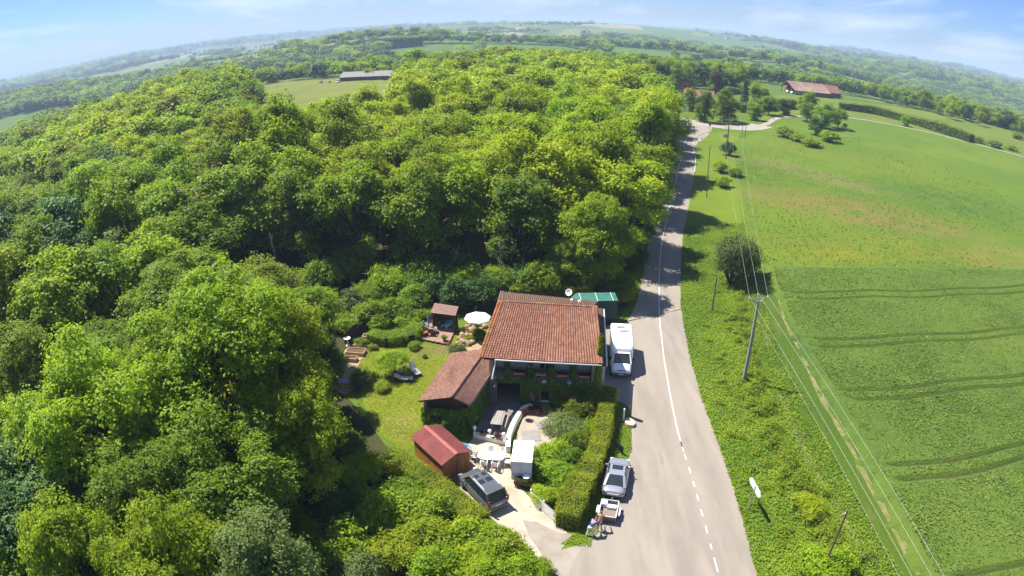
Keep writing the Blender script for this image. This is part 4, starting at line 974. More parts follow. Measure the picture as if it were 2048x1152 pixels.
for i in range(36): MB().box(Hw(.5 + i * .226, -.02, 3.1), (.05, .05, .85), HA).build('baluster', WOODD, rail, world=True)
# gutters and downpipe
gt = MB(); gt.cyl(FR + Vector((0, 0, -.06)) - HV * .08, FL + HU * 1.05 + Vector((0, 0, -.06)) - HV * .08, .075, n=8); gt.build('gutter', METAL, house, world=True)
gc = FL + HU * 1.05 - HV * .05; MB().tube([gc, gc + Vector((-.05, -.05, -.5)), gc + Vector((-.25, -.5, -1.4)), gc + Vector((-.3, -.55, -1.6))], .06).build('downpipe', WHITE, house, world=True)
# lean-to on the road side, with its white gutter
LA, LB = Hw(8.8, 12.2, 3.95), Hw(8.8, 1.2, 3.95); LC, LD = Hw(9.85, 1.2, 3.65), Hw(9.85, 12.4, 3.65)
lt = MB().slab([LA, LB, LC, LD], .1).build('roof', WOODD, house, world=True); lt['label'] = 'narrow lean-to roof on the road side'
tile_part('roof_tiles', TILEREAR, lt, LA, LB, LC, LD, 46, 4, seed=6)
MB().cyl(LC + HU * .07, LD + HU * .07, .07, n=8).build('gutter', WHITE, lt, world=True)
wb = MB(); wseg(Hw(9.7, 1.5, 0), Hw(9.7, 12, 0), 0, 3.6, .25); wseg(Hw(8.8, 1.5, 0), Hw(9.7, 1.5, 0), 0, 3.6, .25); wb.build('wall', RENDERW, house, world=True)
# side wing
wr0, wr1 = at(903, 795, 3.8), at(966, 707, 3.8); we0, we1 = at(838, 802, 2.95), at(903, 706, 2.95); wf0, wf1 = at(938, 811, 2.95), at(990, 735, 2.95)
wr1 = wr1 + (wr1 - wr0) * .12
wrf = MB().slab([wr0, wr1, we1, we0], .12).build('roof', WOODD, house, world=True); wrf['label'] = 'flat brown tiled wing roof, lawn side'
wrg = MB().slab([wr0 + Vector((.02, 0, 0)), wf0, wf1, wr1 + Vector((.02, 0, 0))], .12).build('roof', WOODD, house, world=True); wrg['label'] = 'wing roof on the courtyard side with dark tile joints'
tile_part('roof_tiles', TILEWING, wrf, wr1, wr0, we0, we1, 38, 18, round_=False, seed=7)
tile_part('roof_tiles', TILEWING, wrg, wr0, wr1, wf1, wf0, 26, 9, round_=False, seed=8, lift=.01)
b = MB(); n = 20
for i in range(n): b.cur = random.random(); b.cyl(wr0.lerp(wr1, i / n) + Vector((0, 0, .03)), wr0.lerp(wr1, (i + 1.1) / n) + Vector((0, 0, .05)), .1, .115, 8)
b.build('ridge_tile', TILEWING, wrf, world=True)
# wing walls set in from the eaves
ax = (wr1 - wr0).normalized(); sx = Vector((-ax.y, ax.x, 0)).normalized(); ax2 = Vector((ax.x, ax.y, 0)).normalized()
cL, cR = Vector((we0.x, we0.y, 0)) + ax2 * .35 - sx * .35, Vector((wf0.x, wf0.y, 0)) + ax2 * .35 + sx * .3
dL, dR = Vector((we1.x, we1.y, 0)) - sx * .35, Vector((wf1.x, wf1.y, 0)) + sx * .3
wb = MB(); wseg(cL, dL, 0, 2.8, .25); wseg(cR, dR, 0, 2.8, .25); wb.build('wall', STONE, house, world=True)
g = MB(); ap = (cL + cR) / 2; p = [cL, cR, cR + Vector((0, 0, 2.75)), Vector((wr0.x, wr0.y, 3.55)) + ax2 * .35, cL + Vector((0, 0, 2.75))]
g._add(p + [q + ax2 * .2 for q in p], [(0, 1, 2, 3, 4), (9, 8, 7, 6, 5)] + [(i, (i + 1) % 5, 5 + (i + 1) % 5, 5 + i) for i in range(5)]); g.build('gable', WOODD, house, world=True)
# satellite dish on the rear slope
dsh = thing('satellite_dish', 'white satellite dish behind the house roof', 'dish', Hw(6.3, 11.1, 5.0)); dl = dsh.location
b = MB(); prof = [(.02 + .33 * k / 6, .11 * (k / 6) ** 2) for k in range(7)]; prof += [(r_, z_ + .02) for r_, z_ in reversed(prof)]
m = Matrix.Translation((0, -.1, 1.0)) @ Matrix.Rotation(R(55), 4, 'X') @ Matrix.Rotation(R(-18), 4, 'Y')
b.lathe((0, 0, 0), prof, 18); b.v = [tuple(m @ Vector(v)) for v in b.v]; b.build('reflector', WPLAST, dsh, smooth=True)
MB().cyl((0, 0, -.3), (0, 0, .95), .04).build('mast', METAL, dsh); MB().bar((0, -.15, .95), (0, -.6, 1.25), .03).box((0, -.62, 1.27), (.1, .1, .1)).build('feed_arm', METAL, dsh)

# ------------------------------------------------------------------ ivy on the walls
def ivy(name, label, patches, leaf, mat, seed, dens, loc):
    Vs = []; Fs = []; Ts = []; n0 = 0; rg_ = np.random.default_rng(seed)
    for (o, u, v, nrm, th) in patches:
        o, u, v, nrm = [np.array(q, float) for q in (o, u, v, nrm)]
        n = int(dens * np.linalg.norm(u) * np.linalg.norm(v)); a = rg_.random((n, 1)); c = rg_.random((n, 1)); P_ = o + u * a + v * c
        k = fbm(P_[:, 0] * 2 + P_[:, 1], P_[:, 2] * 2, 1.0, seed, 3); ok = (k > .30)
        P_ = P_[ok] + nrm * (th * (.2 + 1.1 * k[ok, None]) + rg_.normal(0, .05, (ok.sum(), 1)))
        Nn = unit(nrm + np.array([0, 0, .5]) + rg_.normal(size=P_.shape) * .5); V, F = leaf_quads(P_, Nn, leaf, rg_, .85)
        Vs.append(V); Fs.append(F + n0); n0 += len(V); Ts.append(np.repeat(np.clip(k[ok] * 1.3 - .15 + rg_.normal(0, .15, ok.sum()), 0, 1), 4))
    t = thing(name, label, 'climber', loc)
    put('leaves', np_mesh('leaves', np.concatenate(Vs) - np.array(loc), np.concatenate(Fs), np.concatenate(Ts)), LG[mat], t)
    return t
nF = -HV
pat = [(Hw(2.55, -.02, .0), HU * 1.6, (0, 0, 2.75), nF, .16), (Hw(5.2, -.02, 0), HU * .8, (0, 0, 2.6), nF, .16), (Hw(7.0, -.02, 0), HU * 1.8, (0, 0, 2.7), nF, .18), (Hw(.3, -.1, 2.3), HU * 8.4, (0, 0, .45), nF, .14), (Hw(4.1, -.02, 1.6), HU * 3.2, (0, 0, .9), nF, .12), (Hw(4.1, -.02, 0), HU * 1.1, (0, 0, .45), nF, .12)]
for x in (1.45, 3.4, 5.2, 7.1): pat.append((Hw(x - .22, -.12, 2.6), HU * .44, (0, 0, 2.2), nF, .16)); pat.append((Hw(x - .2, -.1, 2.6), HV * .35, (0, 0, 2.1), -HU, .12))
ivy('ivy', 'dark green ivy covering the shaded house front and balcony posts', pat, .13, 'ivy', 3, 330, tuple(Hw(4.4, -.2, 0)))
gx = (cR - cL)
fx = Vector((ax2.x, ax2.y, 0))
pat = [(cL - sx * -.1 - fx * .1, gx, (0, 0, 2.45), -fx, .55), (cL - fx * .1 + gx * .02, gx * .96, (0, 0, 1.6), -fx, .85), (cR - fx * .2, fx * 5.2, (0, 0, 2.3), -sx, .22), (cR - fx * .35 - sx * .1, fx * .6, (0, 0, 2.6), -sx, .35), (cR + sx * .3 - fx * .1, -sx * .5, (0, 0, 2.6), -fx, .4)]
ivy('ivy', 'thick lit ivy over the gable end of the low wing', pat, .17, 'ivy', 9, 420, tuple(cL))
# ivy-clad post at the road corner of the house
pb = at(1190, 790); pb = Vector((7.35, 46.2, 0))
ip = thing('ivy_post', 'tall post wrapped in ivy at the road corner of the house', 'post', pb)
MB().cyl((0, 0, -.2), (0, 0, 7.3), .11, .08).build('pole', WOODD, ip)
rg_ = np.random.default_rng(5); n = 4200; zz = 7.2 * rg_.random(n); aa = rg_.random(n) * 6.283; rr3 = (.16 + .22 * (1 - zz / 7.4) + .3 * np.exp(-(zz / 1.2) ** 2)) * (.6 + .5 * rg_.random(n)) * (0.7 + .6 * vnoise(zz * 3, aa, 1.0, 2))
P_ = np.stack([rr3 * np.cos(aa), rr3 * np.sin(aa), zz], 1); V, F = leaf_quads(P_, unit(np.stack([np.cos(aa), np.sin(aa), np.full(n, .6)], 1) + rg_.normal(size=(n, 3)) * .4), .14, rg_, .8)
put('leaves', np_mesh('leaves', V, F, np.repeat(rg_.random(n), 4)), LG['hedge'], ip)
plant_bush('ivy_bush', 'bright ivy bush at the foot of the ivy-wrapped post', 7.1, 45.9, 1.15, 2.0, 'fresh', 2)

# flower boxes hung on the balcony rail
for x, lm, lab in ((2.4, 'red', 'balcony flower box with red flowers, nearest the downpipe'), (4.3, 'mid', 'green balcony flower box left of the middle'), (6.1, 'brown', 'balcony flower box with faded flowers right of the middle'), (8.0, 'red', 'balcony flower box with red flowers, nearest the ivy post')):
    c = Hw(x, -.14, 3.30); t = thing('flower_box', lab, 'flower box', c, HA); MB().box((0, 0, 0), (.9, .2, .2)).build('trough', TERRA, t, bevel=.01); o = put('plant', BUSH[1][0], LG[lm], t); o.scale = (.5, .2, .24); o.location = (0, 0, .05)
# ------------------------------------------------------------------ yard: walls, pots, shed, tables
# pale retaining wall between courtyard and terrace
pw = [at(1063, 820), at(1047, 826), at(1030, 850), at(1018, 880), at(1016, 905)]
b = MB(); pw = smooth_line(pw, 6); top = []
lft = []; rgt = []
for i, p in enumerate(pw):
    d = (pw[min(i + 1, len(pw) - 1)] - pw[max(0, i - 1)]).normalized(); q = Vector((-d.y, d.x, 0)); lft.append(p + q * .19); rgt.append(p - q * .19)
b.loft([[(l.x, l.y, 0), (l.x, l.y, .6), (r_.x, r_.y, .6), (r_.x, r_.y, 0)] for l, r_ in zip(lft, rgt)])
t = thing('garden_wall', 'curved pale garden wall between courtyard and terrace', 'wall', pw[0]); b.build('masonry', WHITEWALL, t, world=True)
TERR = M('terrace_paving', (.36, .31, .235), (.30, .25, .19), 1.5, .95, .1, bump=.2, world=True)
sheet('terrace', [at(*p) for p in ((1060, 826), (1100, 820), (1120, 850), (1110, 890), (1080, 905), (1035, 900), (1035, 870), (1045, 845))], 0.30, TERR)
b = MB(); b.prism([(p.x, p.y) for p in [at(*q) for q in ((1060, 826), (1100, 820), (1120, 850), (1110, 890), (1080, 905), (1035, 900), (1035, 870), (1045, 845))]], 0.0, .295); tag(b.build('terrace_base', WHITEWALL), kind='structure')
MAT_ = M('grey_slab', (.27, .25, .23), (.22, .205, .19), 2, .9, .1)
for px, py, w_, d_, rz, lab in ((1062, 872, 1.5, 1.5, .1, 'large grey paving slab on the terrace'), (1083, 850, .9, 1.0, .3, 'smaller grey paving slab beside the olive bush')):
    c = at(px, py, .3); t = thing('paving_slab', lab, 'slab', (c.x, c.y, .302), rz); MB().box((0, 0, .02), (w_, d_, .04)).build('stone', MAT_, t, bevel=.01)
def pot(px, py, z, r, h, lab, mat, leafmat='red', plant=True, k=1):
    c = at(px, py, z); t = thing('flower_pot', lab, 'flower pot', (c.x, c.y, z))
    MB().lathe((0, 0, 0), [(r * .65, 0), (r * .95, h * .85), (r * 1.08, h * .85), (r * 1.08, h), (r * .9, h), (r * .85, h * .9)], 12).build('pot', mat, t, smooth=False)
    if plant:
        o = put('plant', BUSH[k][0], LG[leafmat], t); o.scale = (r * 1.5, r * 1.5, r * 1.4); o.location = (0, 0, h * .8)
    return t
BLACKP = M('black_pot', (.03, .03, .035), None, 3, .5)
pot(1050, 832, .6, .22, .35, 'black pot with red flowers on the curved wall end', BLACKP, 'red')
pot(1062, 825, .3, .2, .35, 'clay pot with russet plant behind the black pot', TERRA, 'brown')
pot(1074, 827, .3, .25, .35, 'clay pot with orange red leaves in the middle of the pot row', TERRA, 'red')
pot(1090, 824, .3, .28, .35, 'clay pot with lime green plant at the end of the pot row', TERRA, 'yellow', k=2)
# low railing wall with globe lamps and pots
ra, rb = at(948, 874), at(1012, 889); t = thing('low_wall', 'low pale wall with white globe lamps across the courtyard', 'wall', ra)
dv_ = (rb - ra); MB().bar(ra + Vector((0, 0, .2)), rb + Vector((0, 0, .2)), .28, .4).build('masonry', WHITEWALL, t, world=True); MB().bar(ra + Vector((0, 0, .425)), rb + Vector((0, 0, .425)), .36, .05).build('coping', RENDERW, t, world=True)
for k, (q, lab) in enumerate(((.03, 'white globe lamp at the ivy end of the low wall'), (.5, 'white globe lamp in the middle of the low wall'), (.93, 'white globe lamp at the garden wall end of the low wall'))):
    c = ra + dv_ * q; t = thing('globe_lamp', lab, 'lamp', (c.x, c.y, .452)); MB().cyl((0, 0, 0), (0, 0, .42), .045).lathe((0, 0, 0), [(.11, 0), (.1, .05), (.04, .08)], 10).build('stand', WHITE, t); MB().ball((0, 0, .55), .16, 12, 8).build('globe', WPLAST, t, smooth=True)
for q, lab, lm in ((.28, 'small clay pot of brown flowers on the low wall', 'brown'), (.75, 'broad clay bowl of red flowers on the low wall', 'red')):
    c = ra + dv_ * q; t = thing('flower_pot', lab, 'flower pot', (c.x, c.y, .452)); r_ = .16 if q < .5 else .26
    MB().lathe((0, 0, 0), [(r_ * .6, 0), (r_, .2), (r_ * 1.05, .24), (r_ * .8, .22)], 12).build('pot', TERRA, t); o = put('plant', BUSH[1][0], LG[lm], t); o.scale = (r_ * 1.2,) * 2 + (r_ * .9,); o.location = (0, 0, .18)
# picnic table and bench in the shade of the court
c = (at(990, 822, .75) + at(1003, 848, .75)) / 2; dr = (at(990, 822, .75) - at(983, 845, .75)); rz = math.atan2(dr.y, dr.x) - math.pi / 2
t = thing('picnic_table', 'long grey wooden table standing in the shaded courtyard', 'table', (-1.15, 43.65, .012), rz)
for i in range(5): MB().box((-.4 + i * .2, 0, .74), (.185, 2.0, .04)).build('plank', GREYW, t, bevel=.006)
for x in (-.38, .38):
    for y in (-.8, .8): MB().box((x, y, .36), (.08, .08, .72)).build('leg', GREYW, t)
for y in (-.8, .8): MB().box((0, y, .67), (.76, .05, .08)).build('rail', GREYW, t)
c = (at(1018, 826, .45) + at(1005, 853, .45)) / 2; t = thing('bench', 'narrow grey bench beside the long wooden table', 'bench', (c.x, c.y, .012), rz - .03)
for i in range(2): MB().box((-.09 + i * .18, 0, .43), (.16, 2.1, .04)).build('plank', GREYW, t, bevel=.006)
for y in (-.8, .8): MB().box((0, y, .2), (.3, .06, .41)).build('leg', GREYW, t)

# wooden shed with red sheet roof
sr0, sr1 = at(912, 901, 2.45), at(851, 848, 2.45)          # ridge front / back
ef0, ef1 = at(936, 906, 1.95), at(878, 852, 1.95); eg0, eg1 = at(876, 937, 1.95), at(813, 868, 1.95)
dx_ = ((sr0 - sr1) + Vector((0, 0, 0))); dx_.z = 0; ux = dx_.normalized(); vx = Vector((-ux.y, ux.x, 0))
mid = (sr0 + sr1) / 2; shed = thing('garden_shed', 'orange wooden shed with dull red roof beside the driveway', 'shed', (mid.x, mid.y, 0), math.atan2(ux.y, ux.x)); shed.scale = (.97, .95, .9)
Ls = dx_.length + .35; Ws = 2.7
SHEDW = M('orange_plank', (.42, .17, .045), (.33, .12, .03), 2.5, .7, .25, stretch=(1, 1, .25), rand=.18)
REDROOF = M('red_sheet_roof', (.20, .056, .048), (.15, .045, .04), 1.4, .8, .25, c3=(.235, .062, .052), scale3=.9)
REDCAP = M('red_ridge_cap', (.33, .10, .085), (.28, .085, .075), 3, .7, .25)
for s_, nm in ((1, 'courtyard side'), (-1, 'hedge side')):
    b = MB(); nrows = 15; hw = Ws / 2 + .12
    A_ = Vector((-Ls / 2, 0, 2.5)); b.slab([(-Ls / 2, 0, 2.47), (Ls / 2, 0, 2.47), (Ls / 2, s_ * hw, 1.93), (-Ls / 2, s_ * hw, 1.93)], .05); rp_ = b.build('roof', REDROOF, shed)
    V = []; F = []
    for i in range(46):                                       # corrugation ribs down the slope
        x = -Ls / 2 + .04 + i * (Ls - .08) / 45; n0 = len(V)
        for y, z in ((0, 2.475), (s_ * hw, 1.935)): V += [(x - .032, y, z), (x, y, z + .028), (x + .032, y, z)]
        F += [(n0, n0 + 1, n0 + 4, n0 + 3), (n0 + 1, n0 + 2, n0 + 5, n0 + 4)]
    tag(put('roof_rib', np_mesh('roof_rib', V, F), REDROOF, rp_), kind='stuff')
cp = MB(); cp.slab([(-Ls / 2 - .02, 0, 2.53), (Ls / 2 + .02, 0, 2.53), (Ls / 2 + .02, .17, 2.465), (-Ls / 2 - .02, .17, 2.465)], .02); cp.slab([(-Ls / 2 - .02, 0, 2.531), (Ls / 2 + .02, 0, 2.531), (Ls / 2 + .02, -.17, 2.466), (-Ls / 2 - .02, -.17, 2.466)], .02); cp.build('ridge_cap', REDCAP, shed)
hl = Ls / 2 - .18; hw = Ws / 2 - .06
for e in (-1, 1):
    np_ = 13
    for i in range(np_):
        y = -hw + (i + .5) * 2 * hw / np_; top = 2.40 - abs(y) * .40; MB().box((e * hl, y, top / 2), (.035, 2 * hw / np_ - .012, top)).build('plank', SHEDW, shed)
for s_ in (-1, 1):
    for i in range(11): MB().box((0, s_ * hw, .09 + i * .17), (2 * hl - .04, .035, .158)).build('plank', SHEDW, shed)
MB().box((hl + .035, 0, 1.88), (.03, 2 * hw - .1, .09)).build('door_rail', SHEDW, shed); MB().box((hl + .03, 0, .95), (.02, .03, 1.8)).build('door_gap', WOODD, shed)
MB().box((hl + .05, .12, 1.0), (.03, .03, .16)).build('handle', METAL, shed)
# concrete step before the shed
c = at(925, 940); tag(MB().box((0, 0, 0), (0.01, .01, .01)).build('door_step', CONCRETE), kind='structure') if False else None
sheet('shed_apron', [at(*p) for p in ((898, 955), (915, 965), (944, 945), (940, 932), (925, 928))], .014, CONCRETE)

# blue paddling tub behind the shed corner
c = at(930, 901, .3); t = thing('water_tub', 'blue round tub beside the shed corner', 'tub', (c.x, c.y, 0)); BLUE = M('blue_plastic', (.10, .30, .62), (.16, .42, .72), 3, .4, .4)
MB().lathe((0, 0, 0), [(.42, 0), (.5, .5), (.54, .5), (.54, .54), (.46, .54), (.4, .08)], 18).build('tub', BLUE, t); MB().lathe((0, 0, .4), [(.45, 0), (.0, .02)], 18).build('water', M('tub_water', (.2, .5, .75), None, 2, .1, .6), t)
t = thing('log_rack', 'grey plank rack with dark logs between shed and tub', 'rack', (c.x + .55, c.y - .55, 0), -.5)
for i in range(3): MB().box((0, 0, .15 + i * .22), (.9, .5, .04)).build('plank', GREYW, t)
for x in (-.42, .42):
    for y in (-.22, .22): MB().box((x, y, .33), (.05, .05, .66)).build('leg', GREYW, t)

# white garden table with chairs
tc_ = at(982, 911, .72); tr_ = R(-6)
t = thing('garden_table', 'white oval plastic garden table on the gravel', 'table', (tc_.x, tc_.y, .008), tr_)
b = MB(); nn_ = 28; ov = [(1.05 * math.copysign(abs(math.cos(a)) ** .6, math.cos(a)), .52 * math.copysign(abs(math.sin(a)) ** .6, math.sin(a))) for a in [2 * math.pi * i / nn_ for i in range(nn_)]]
b.prism(ov, .69, .73); b.build('tabletop', WPLAST, t, bevel=.012)
for x in (-.7, .7):
    for y in (-.3, .3): MB().cyl((x * 1.05, y * 1.15, 0), (x, y, .69), .03, .045).build('leg', WPLAST, t)
def chair(x, y, rz, lab, proto=[None]):
    if proto[0] is None:
        c_ = thing('garden_chair', lab, 'chair', (x, y, .008), rz, 'white plastic garden chairs'); proto[0] = c_
        MB().box((0, 0, .42), (.46, .44, .03)).build('seat', WPLAST, c_, bevel=.012)
        bk = MB(); secs = []
        for z, w_, yy in ((.42, .40, .21), (.6, .44, .25), (.78, .42, .30), (.9, .30, .33)):
            secs.append([(-w_ / 2, yy - .02, z), (0, yy + .04, z), (w_ / 2, yy - .02, z), (w_ / 2, yy - .045, z), (0, yy + .015, z), (-w_ / 2, yy - .045, z)])
        bk.loft(secs).build('backrest', WPLAST, c_)
        for s_ in (-1, 1):
            MB().tube([(s_ * .24, .24, .64), (s_ * .27, 0, .66), (s_ * .25, -.2, .62), (s_ * .24, -.22, .42)], .028).build('armrest', WPLAST, c_)
            for yy in (-.2, .2): MB().cyl((s_ * .25, yy * 1.25, 0), (s_ * .21, yy, .42), .022, .03, 7).build('leg', WPLAST, c_)
        return c_
    c_ = copy_tree(proto[0]); c_.location = (x, y, .008); c_.rotation_euler = (0, 0, rz); c_['label'] = lab; return c_
def tl(x, y): return tc_.x + x * math.cos(tr_) - y * math.sin(tr_), tc_.y + x * math.sin(tr_) + y * math.cos(tr_)
chair(*tl(-.1, .72), tr_ + .1, 'white plastic chair on the house side of the oval table, nearer the shed')
chair(*tl(.78, .62), tr_ - .45, 'white plastic chair on the house side of the oval table, nearer the white box trailer')
chair(*tl(-.45, -.72), tr_ + math.pi + .1, 'white plastic chair on the drive side of the oval table, nearer the shed')
chair(*tl(.42, -.74), tr_ + math.pi - .1, 'white plastic chair on the drive side of the oval table, nearer the white box trailer')
chair(*tl(-1.35, .15), tr_ + math.pi / 2, 'white plastic chair at the shed end of the oval table')
chair(*tl(1.32, -.2), tr_ - math.pi / 2, 'white plastic chair at the trailer end of the oval table')

# white box trailer
q0, q1, q2, q3 = at(1028, 880, 2.25), at(1069, 882, 2.25), at(1064, 925, 2.25), at(1022, 923, 2.25); ce = (q0 + q1 + q2 + q3) / 4; dy_ = ((q0 + q1) - (q2 + q3)) / 2; rzb = math.atan2(dy_.y, dy_.x) - math.pi / 2
t = thing('box_trailer', 'tall white box trailer with shaded end parked in the yard', 'trailer', (ce.x, ce.y, .006), rzb); Lb = dy_.length; Wb = ((q1 - q0).length + (q2 - q3).length) / 2
PANEL = M('shaded_white_panel', (.62, .62, .63), (.56, .56, .57), 2, .5, .4)  # white body coloured greyer, the shade of its end painted in
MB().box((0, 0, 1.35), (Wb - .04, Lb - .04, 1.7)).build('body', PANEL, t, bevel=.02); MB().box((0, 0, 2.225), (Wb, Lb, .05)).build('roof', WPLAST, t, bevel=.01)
MB().box((0, -Lb / 2 - .005, 1.05), (Wb - .1, .03, .03)).build('door_bar', METAL, t); MB().box((0, -Lb / 2 - .004, 1.6), (.02, .03, 1.1)).build('door_gap', METAL, t)
for s_ in (-1, 1): w_ = MB().cyl((s_ * (Wb / 2 - .18), 0, .3), (s_ * (Wb / 2 + .02), 0, .3), .3, n=18).build('wheel', RUBBER, t); MB().cyl((s_ * (Wb / 2 - .0), 0, .3), (s_ * (Wb / 2 + .03), 0, .3), .16, n=12).build('rim', METAL, w_); MB().box((s_ * (Wb / 2 - .06), 0, .64), (.26, .85, .05)).build('mudguard', RUBBER, t)
MB().bar((0, Lb / 2 - .1, .45), (0, Lb / 2 + 1.0, .45), .08).build('drawbar', METAL, t); MB().box((0, 0, .45), (Wb - .2, Lb - .1, .1)).build('chassis', METAL, t)
# planter trough and white lantern by the drive
c = at(1038, 966, .4); t = thing('planter', 'dark wooden planter on legs with trailing plants beside the driveway', 'planter', (c.x + .3, c.y, 0), -.25)
MB().box((0, 0, .5), (1.3, .45, .35)).build('trough', WOODB, t, bevel=.01)
for x in (-.55, .55):
    for y in (-.16, .16): MB().box((x, y, .17), (.07, .07, .34)).build('leg', WOODB, t)
o = put('plant', BUSH[1][0], LG['grey'], t); o.scale = (.62, .3, .3); o.location = (0, 0, .6)
c = at(1053, 955, .9); t = thing('garden_lantern', 'white round topped lantern beside the planter', 'lantern', (c.x, c.y, 0)); MB().cyl((0, 0, 0), (0, 0, .9), .04).build('post', WHITE, t); MB().lathe((0, 0, .9), [(.05, 0), (.3, .1), (.3, .14), (.05, .24)], 14).build('hood', WPLAST, t)
# picket fence gate
p0, p1 = at(1060, 1000), at(1112, 1046); t = thing('picket_fence', 'white picket fence beside the driveway entrance', 'fence', p0); d_ = p1 - p0; n = 24; az = math.atan2(d_.y, d_.x)
for i in range(n):
    c = p0 + d_ * ((i + .5) / n); pk = MB(); x_ = .055
    pk.prism([(-x_, 0), (x_, 0), (x_, .85), (0, .95), (-x_, .85)], -.012, .012); m = Matrix.Translation((c.x, c.y, .06)) @ Matrix.Rotation(az, 4, 'Z') @ Matrix.Rotation(R(90), 4, 'X'); pk.v = [tuple(m @ Vector(v)) for v in pk.v]; pk.build('picket', WHITE, t, world=True)
for z in (.3, .72): MB().bar(p0 + Vector((0, 0, z)) + Vector((.03, .03, 0)), p1 + Vector((.03, .03, z)), .035, .08).build('rail', WHITE, t, world=True)
for q in (0, .5, 1): c = p0 + d_ * q + Vector((.06, .05, 0)); MB().box((c.x, c.y, .5), (.09, .09, 1.05), az).build('post', WHITE, t, world=True)
# yard shrubs
for px, py, r, h, mat, k, lab in ((1172, 800, 1.5, 2.2, 'olive', 1, 'yellow olive shrub behind the clipped hedge near the house'), (1128, 850, 1.7, 2.0, 'grey', 1, 'large grey green shrub in the middle of the yard planting'), (1150, 880, 1.3, 1.8, 'mid', 0, 'mid green shrub against the clipped hedge'), (1110, 905, 1.3, 1.9, 'fresh', 2, 'bright green shrub beside the white box trailer'), (1118, 945, 1.4, 2.0, 'fresh', 0, 'bright leafy shrub behind the box trailer end'), (1090, 985, 1.0, 1.3, 'yellow', 0, 'yellow green shrub behind the picket fence'), (1140, 920, 1.2, 2.0, 'mid', 2, 'dark leafy shrub pressed against the hedge'), (1062, 900, .55, .7, 'mid', 1, 'small green plant at the terrace corner'), (1120, 800, .9, 1.3, 'yellow', 0, 'yellow flowering shrub by the house front'), (1062, 935, .55, 1.5, 'mid', 2, 'slender bush against the shaded end of the box trailer'), (1145, 825, 1.0, 1.9, 'olive', 2, 'brownish olive shrub between grey shrub and hedge'), (1185, 850, .8, 1.9, 'yellow', 1, 'ragged yellow shrub poking over the hedge')):
    c = at(px, py, h * .6); plant_bush('shrub', lab, c.x, c.y, r, h, mat, k, rng.random() * 6)
# long clipped hedge by the lay-by, low hedge behind the house, hedge beside the driveway, deck hedge
hp = [at(1219, 770, 1.9), at(1212, 810, 1.9), at(1206, 850, 1.9), at(1196, 885, 1.9), at(1172, 935, 1.9), at(1147, 985, 1.9), at(1134, 1018, 1.9)]
hedge('clipped_hedge', 'long clipped yellow green hedge along the lay-by', [(p.x, p.y) for p in hp], [1.5, 1.2, 1.25, 1.3, 1.75, 1.9, 1.6], [1.8, 1.75, 1.5, 1.42, 1.6, 1.62, 1.45], 'hedge', .09, 260, .2)
hp = [at(770, 905, 1.7), at(815, 925, 1.7), at(860, 955, 1.7), at(905, 990, 1.7), at(960, 1035, 1.7)]
hedge('clipped_hedge', 'clipped hedge sloping between driveway and wild bushes', [(p.x, p.y) for p in hp], [1.5, 1.6, 1.6, 1.6, 1.7], 1.75, 'hedge', .09, 260, .17)
hp = [at(738, 668, .9), at(775, 672, .9), at(815, 668, .9), at(838, 650, .9)]
hedge('garden_hedge', 'rounded hedge between lawn and wooden deck', [(p.x, p.y) for p in hp], [1.5, 1.7, 1.7, 1.5], 1.1, 'fresh', .085, 260, .16)
hp = [at(1020, 574, 1.6), at(1100, 572, 1.6), at(1185, 572, 1.6)]
hedge('clipped_hedge', 'low hedge behind the house roof at the wood edge', [(p.x, p.y) for p in hp], 1.6, 1.7, 'hedge', .12, 150, .2)
# wild bushes between the driveway hedge and the camera
rg_ = np.random.default_rng(61)
WB = [(720, 930, 2.0, 2.6, 'fresh'), (800, 980, 1.9, 2.4, 'mid'), (860, 1010, 1.8, 2.3, 'fresh'), (760, 1010, 2.0, 2.6, 'fresh'), (930, 1060, 1.6, 2.2, 'fresh'), (1010, 1085, 1.5, 1.9, 'yellow'), (850, 1060, 1.9, 2.6, 'yellow'), (690, 1070, 2.0, 2.8, 'fresh'), (780, 1090, 1.9, 2.7, 'yellow'), (930, 1110, 1.7, 2.3, 'yellow'), (1040, 1125, 1.2, 1.6, 'fresh'), (620, 1110, 2.0, 2.8, 'fresh'), (860, 1130, 1.8, 2.6, 'fresh'), (720, 1140, 1.9, 2.8, 'grey'), (980, 1145, 1.5, 2.1, 'fresh'), (700, 880, 1.5, 1.8, 'mid'), (560, 1140, 2.0, 2.9, 'fresh'), (650, 985, 1.9, 2.4, 'dark'), (600, 1045, 1.9, 2.4, 'mid'), (790, 915, 1.2, 1.5, 'fresh'), (690, 970, 1.6, 2.0, 'mid'), (985, 1068, 1.2, 1.7, 'fresh'), (1035, 1098, 1.1, 1.4, 'yellow'), (1072, 1130, 1.0, 1.3, 'fresh'), (1015, 1135, 1.4, 1.8, 'fresh'), (960, 1090, 1.4, 2.0, 'fresh')]
WBT = []
for i, (px, py, r, h, mat) in enumerate(WB):
    c = at(px, py, h * .8); col_ = {'fresh': 'bright green', 'mid': 'mid green', 'yellow': 'yellow green', 'grey': 'pale grey green', 'dark': 'dark'}[mat]
    where = 'against the driveway hedge' if py < 1000 and px > 700 else 'at the bottom edge below the driveway hedge' if py > 1060 else 'at the edge of the dark hollow'
    WBT.append(plant_bush('wild_bush', f'{col_} wild bush {where}', c.x, c.y, r, h, mat, int(rg_.integers(3)), rg_.random() * 6, group='wild bushes below the driveway'))
single_out(WBT)
